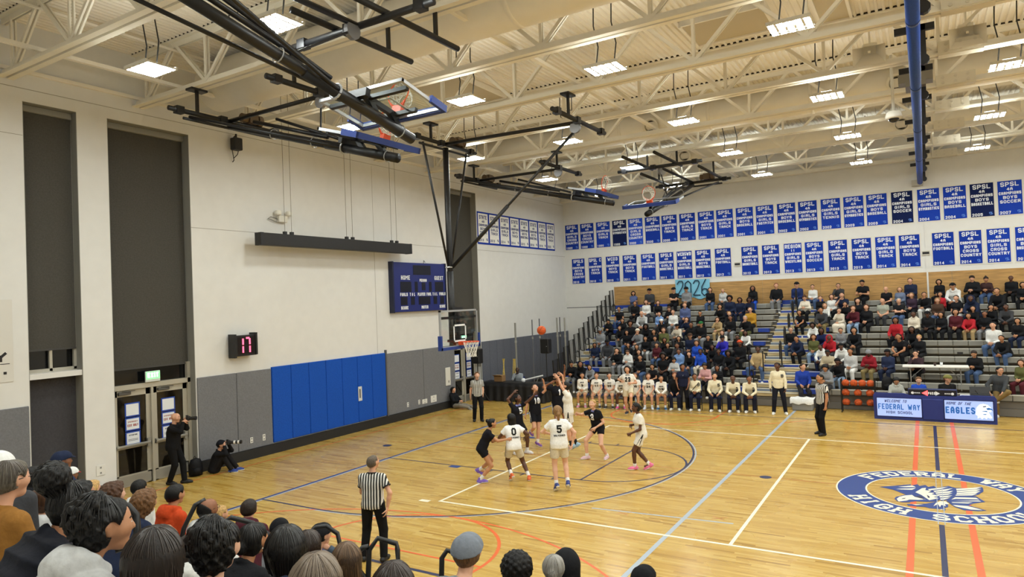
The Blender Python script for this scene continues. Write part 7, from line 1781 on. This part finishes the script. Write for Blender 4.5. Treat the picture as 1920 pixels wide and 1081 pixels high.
# --- near crowd, seen from behind, watching the hoop
NEAR = [(7.12, -6.10, 3.12, 0, 'l', 'short k', 'hoodie', 'h', 'cap:w:b', 'man in a white cap at the very left edge, mostly out of frame', 10, 0),
 (7.90, -6.34, 3.19, 0, 'l', 'short #5c554a', 'jacket', '#94672f', '', 'man in tan canvas jacket with sunglasses, grey hair, at the left edge', 60, 1),
 (4.30, -4.65, 2.44, 1, 'o', 'long k', 'hoodie', 'k', '', 'woman with long black hair and black hoodie below the left window', 70, 0),
 (2.94, -3.76, 2.29, 0, 'b', 'short w', 'jacket', '#26304e', 'cap:n:b', 'elderly man in navy cap and navy jacket leaning back by the wall pier', 85, 0),
 (1.89, -3.17, 1.86, 0, 'b', 'short k', 'jacket', 'n', 'cap:w:r', 'child in white cap with red brim in front of the elderly man', 75, 0),
 (9.23, -6.61, 3.28, 1, 'o', 'bigbun k', 'puffer', '#1b1d26', '', 'woman with a huge black top bun and black puffer coat', 70, 0),
 (6.82, -5.66, 2.76, 1, 'l', 'bun m', 'hoodie', 'l', '', 'person in pale grey hoodie hidden behind the large black bun', 40, 0),
 (9.76, -6.74, 3.29, 1, 't', 'updo k', 'hoodie', 'l', '', 'girl with curly black updo and pale grey hoodie in the front left', 62, 0),
 (4.56, -4.21, 2.20, 1, 'l', 'medium y', 'jacket', 'h', '', 'blonde woman seen in profile behind the black puffer coat', 75, 0),
 (5.88, -4.66, 2.43, 1, 'f', 'curly m', 'long', 'k', '', 'woman with brown curly hair pulled back and black top near the doors', 70, 0),
 (3.73, -3.20, 1.88, 1, 't', 'short k', 'hoodie', 'w', '', 'black-haired spectator in cream hoodie just below the double doors', 25, 0),
 (6.35, -4.62, 2.40, 1, 't', 'curly c', 'long', 'n', '', 'woman with honey-brown curls and navy sweatshirt leaning forward', 55, 0),
 (5.01, -3.49, 2.02, 0, 't', 'short k', 'hoodie', '#c4461f', '', 'man in bright orange hoodie with short black hair', 55, 0),
 (6.03, -3.76, 2.05, 0, 'b', 'balding k', 'hoodie', 'w', '', 'bald man in white hoodie and glasses', 55, 1),
 (5.11, -2.98, 1.65, 1, 'l', 'lowbun y', 'jacket', 'k', '', 'blonde woman beside the bald man in glasses', 60, 0),
 (5.92, -3.16, 1.87, 0, 'l', 'buzz n', 'hoodie', '#4a1c26', '', 'man in maroon hoodie with cropped dark hair', 15, 0),
 (10.11, -6.74, 3.22, 1, 'l', 'straight #1c1411', 'jacket', 'k', '', 'person with long straight dark hair at the bottom left, seen from behind', 10, 0),
 (7.40, -4.87, 2.21, 1, 'l', 'medium n', 'hoodie', 'w', '', 'small brown-haired child in white top behind the long dark hair', 20, 0),
 (10.07, -6.44, 3.15, 1, 'f', 'updo k', 'long', 'k', '', 'woman with big black pinned-up curls and black top, ear visible', 35, 0),
 (8.83, -5.32, 2.64, 1, 'o', 'lowbun k', 'jacket', 'k', '', 'woman with sleek black hair tied back and a pearl earring', 45, 0),
 (9.82, -5.87, 2.92, 1, 't', 'medium k', 'puffer', '#2b3247', '', 'person with glossy straight black hair and navy quilted coat', 5, 0),
 (8.68, -4.73, 2.38, 1, 't', 'medium n', 'jacket', 'h', '', 'brown-haired person half hidden behind the glossy black hair', 25, 0),
 (5.80, -2.64, 1.46, 0, 'b', 'short k', 'jacket', 'k', 'beanie:k', 'person in black beanie at the front of the near bleachers', 20, 0),
 (6.84, -2.92, 1.63, 0, 'l', 'short k', 'jacket', '#4c5968', 'cap:k:s', 'person in black cap and blue-grey jacket propping chin on a hand', 60, 0),
 (10.51, -6.29, 3.03, 1, 'l', 'straight #54483d', 'jacket', 'h', '', 'greyish brown head of hair at the bottom edge left of centre', 8, 0),
 (9.03, -4.68, 2.33, 1, 'l', 'straight #3b2a1c', 'jacket', '#767d6a', '', "brown long hair with lighter streaks left of the referee's legs", 0, 0),
 (10.40, -5.70, 2.77, 1, 'l', 'straight n', 'jacket', 'k', '', 'brown head of hair with a centre parting under the black rail loop', 5, 0),
 (9.90, -4.37, 2.41, 0, 'l', 'short c', 'tee', '#8b9094', 'cap:#7c828c:s', 'man in grey cap and grey shirt seen from behind', 25, 0),
 (9.61, -3.25, 1.84, 0, 'b', 'afro k', 'hoodie', 'k', '', 'person with round black afro at the bottom edge', 10, 0),
 (9.99, -3.29, 1.93, 1, 'f', 'lowbun g', 'jacket', 'g', '', 'woman with grey hair tied in a low knot at the bottom edge', 5, 0),
 (9.86, -2.81, 1.78, 0, 'b', 'short k', 'hoodie', 'k', 'hood:k', 'person in black hood behind the grey-haired woman', 20, 0),
 (10.40, -2.32, 1.55, 0, 't', 'short k', 'jacket', 'k', 'cap:k:s', 'black cap poking up alone at the bottom edge right of centre', 30, 0)]
npose = {9: None}
for i, (x, y, z, fem, skn, hr_, tk, tcol, hat, lab, yaw, gl) in enumerate(NEAR):
    vd = Vector((x - CAMP.x, y - CAMP.y)).normalized(); va = math.atan2(vd.y, vd.x); fa = va - math.radians(yaw)     # body faces court; yaw is how far the face turns from the sight line
    rz = fa - math.pi / 2; body = min(max(yaw, 5), 60); H = 1.64 if fem else 1.76
    if i == 4 or i == 17: H = 1.5
    handp = None; kw = {}
    if i == 7: kw = dict(hands=((-.05, .5, .2), (.1, .52, .42)), elbows=((-.7, 0, -.7), (.6, .4, -.8)), lean=36, hyaw=-18)
    elif i == 5: kw = dict(lean=34, hands=((-.04, .5, .15), (.05, .5, .16)), elbows=((-.7, .1, -.7), (.7, .1, -.7)), hyaw=-15)
    elif i == 11: kw = dict(hands=((-.02, .52, .3), (.06, .54, .3)), lean=34, elbows=((-.6, .2, -.7), (.6, .2, -.7)))
    elif i == 23: kw = dict(hands=((-.05, .3, .2), (.06, .3, .58)), lean=22, elbows=((-.6, 0, -.6), (.7, .3, -.6)), curl=(.5, 1.1))
    elif i == 3: kw = dict(lean=-14, hands=((-.1, .4, .16), (.12, .36, .2)), feet=((-.12, .7, -.36), (.12, .66, -.36)))
    J = seatpose(0 if i % 3 else 1, fem, H, **kw) if kw else seatpose((0, 4, 0, 1)[i % 4], fem, H)
    hp = J['head']; c, s = math.cos(rz), math.sin(rz)
    loc = (x - (hp[0] * c - hp[1] * s), y - (hp[0] * s + hp[1] * c), z - hp[2])
    ht = None; brim = False
    if hat:
        p_ = hat.split(':'); ht = (p_[0], colr(p_[1])); brim = p_[0] == 'cap'
        if len(p_) > 2 and p_[2] == 'r': brim = '#b8343a'
        if len(p_) > 2 and p_[2] == 'b': brim = True
    D = (Vector((x, y, z)) - CAMP).length
    t = person(lab, loc, rz, J, (tk, colr(tcol)), ('pants', ['#23262e', '#39465e', '#2a2a2c', '#6f7176'][i % 4]), '#d6d6d4', skn, (None, 'k') if ht and ht[0] == 'hood' else tuple(hr_.split(' ')), h=.0105 if D < 6 else .014, hairh=.0065 if D < 6 else .009, group='spectators on the near bleachers', hat=ht, brim=brim, glasses=bool(gl))
    style = hr_.split(' ')[0]; hcol = hr_.split(' ')[1]
    if style in ('straight', 'long', 'medium', 'lowbun', 'pony', 'bun', 'bigbun', 'updo', 'short') and not ht and D < 6.5:
        # combed strands laid over the hair
        rs = random.Random(i); hm = headmat(J); m = MB()
        nst = 150 if style in ('straight', 'long', 'medium') else 110
        P_ = [p for p in _hairprims(style)]
        for k in range(nst):
            a = rs.uniform(-2.6, 2.6); st = rs.uniform(.0, .25)
            pts = []; L_ = {'straight': .42, 'long': .4, 'medium': .2}.get(style, .13)
            for q in range(9):
                tt = q / 8 * (1 - st) + st
                ph = tt * 2.0 if style in ('straight', 'long', 'medium') else tt * 1.6
                if ph < 1.45: v = V3(math.sin(a) * math.sin(ph), -math.cos(a) * math.sin(ph), math.cos(ph)); base = V3(0, -.005, .02)
                else: v = V3(math.sin(a), -math.cos(a), .12); base = V3(0, -.01, .02 - (ph - 1.45) / .55 * L_)
                lo_, hi_ = 0.0, .24
                for _ in range(12):
                    md = (lo_ + hi_) / 2
                    if evalp(P_, (base + v * md)[None])[0] < 0: lo_ = md
                    else: hi_ = md
                pts.append(tuple(base + v * (lo_ + .0012)))
            if pts[-1][1] > .05 and style not in ('straight',): continue
            hl = style in ('short', 'bun', 'bigbun', 'updo', 'lowbun', 'pony')
            pts = [p for p in pts if not (hl and min(np.linalg.norm((V3(*p) - V3(g * .095, .012, -.006)) * V3(1, 1.1, .8)) for g in (-1, 1)) < .036)]
            if len(pts) < 4: continue
            fr = [p for p in pts if (V3(*p) - V3(0, .062, .052)) @ nrm(V3(0, .868, -.496)) < .002]
            if len(fr) > 3: m.path(fr, [.0016] + [.0026] * (len(fr) - 2) + [.0012], 3, False)
        o = m.build('hair_strands', M({'k': '#120f0e', 'n': '#30221a', 'm': '#5f4430', 'c': '#7d5b3a', 'h': '#a3845a', 'y': '#cfae74', 'g': '#a19d96', 'r': '#8b4c2a', '#54483d': '#7d6e5e', '#1c1411': '#2b201a', '#3b2a1c': '#6b5138'}.get(hcol, '#50463c'), .35), t, True, kind='stuff'); o.matrix_local = hm
    if i == 19:
        o = MB(); q = J['head'] + J['hr'] * .088 - J['hu'] * .045 - J['hf'] * .008; o.sphere(tuple(q), .0055, 8, 6); o.build('earring', M('#e9e4da', .2), t)
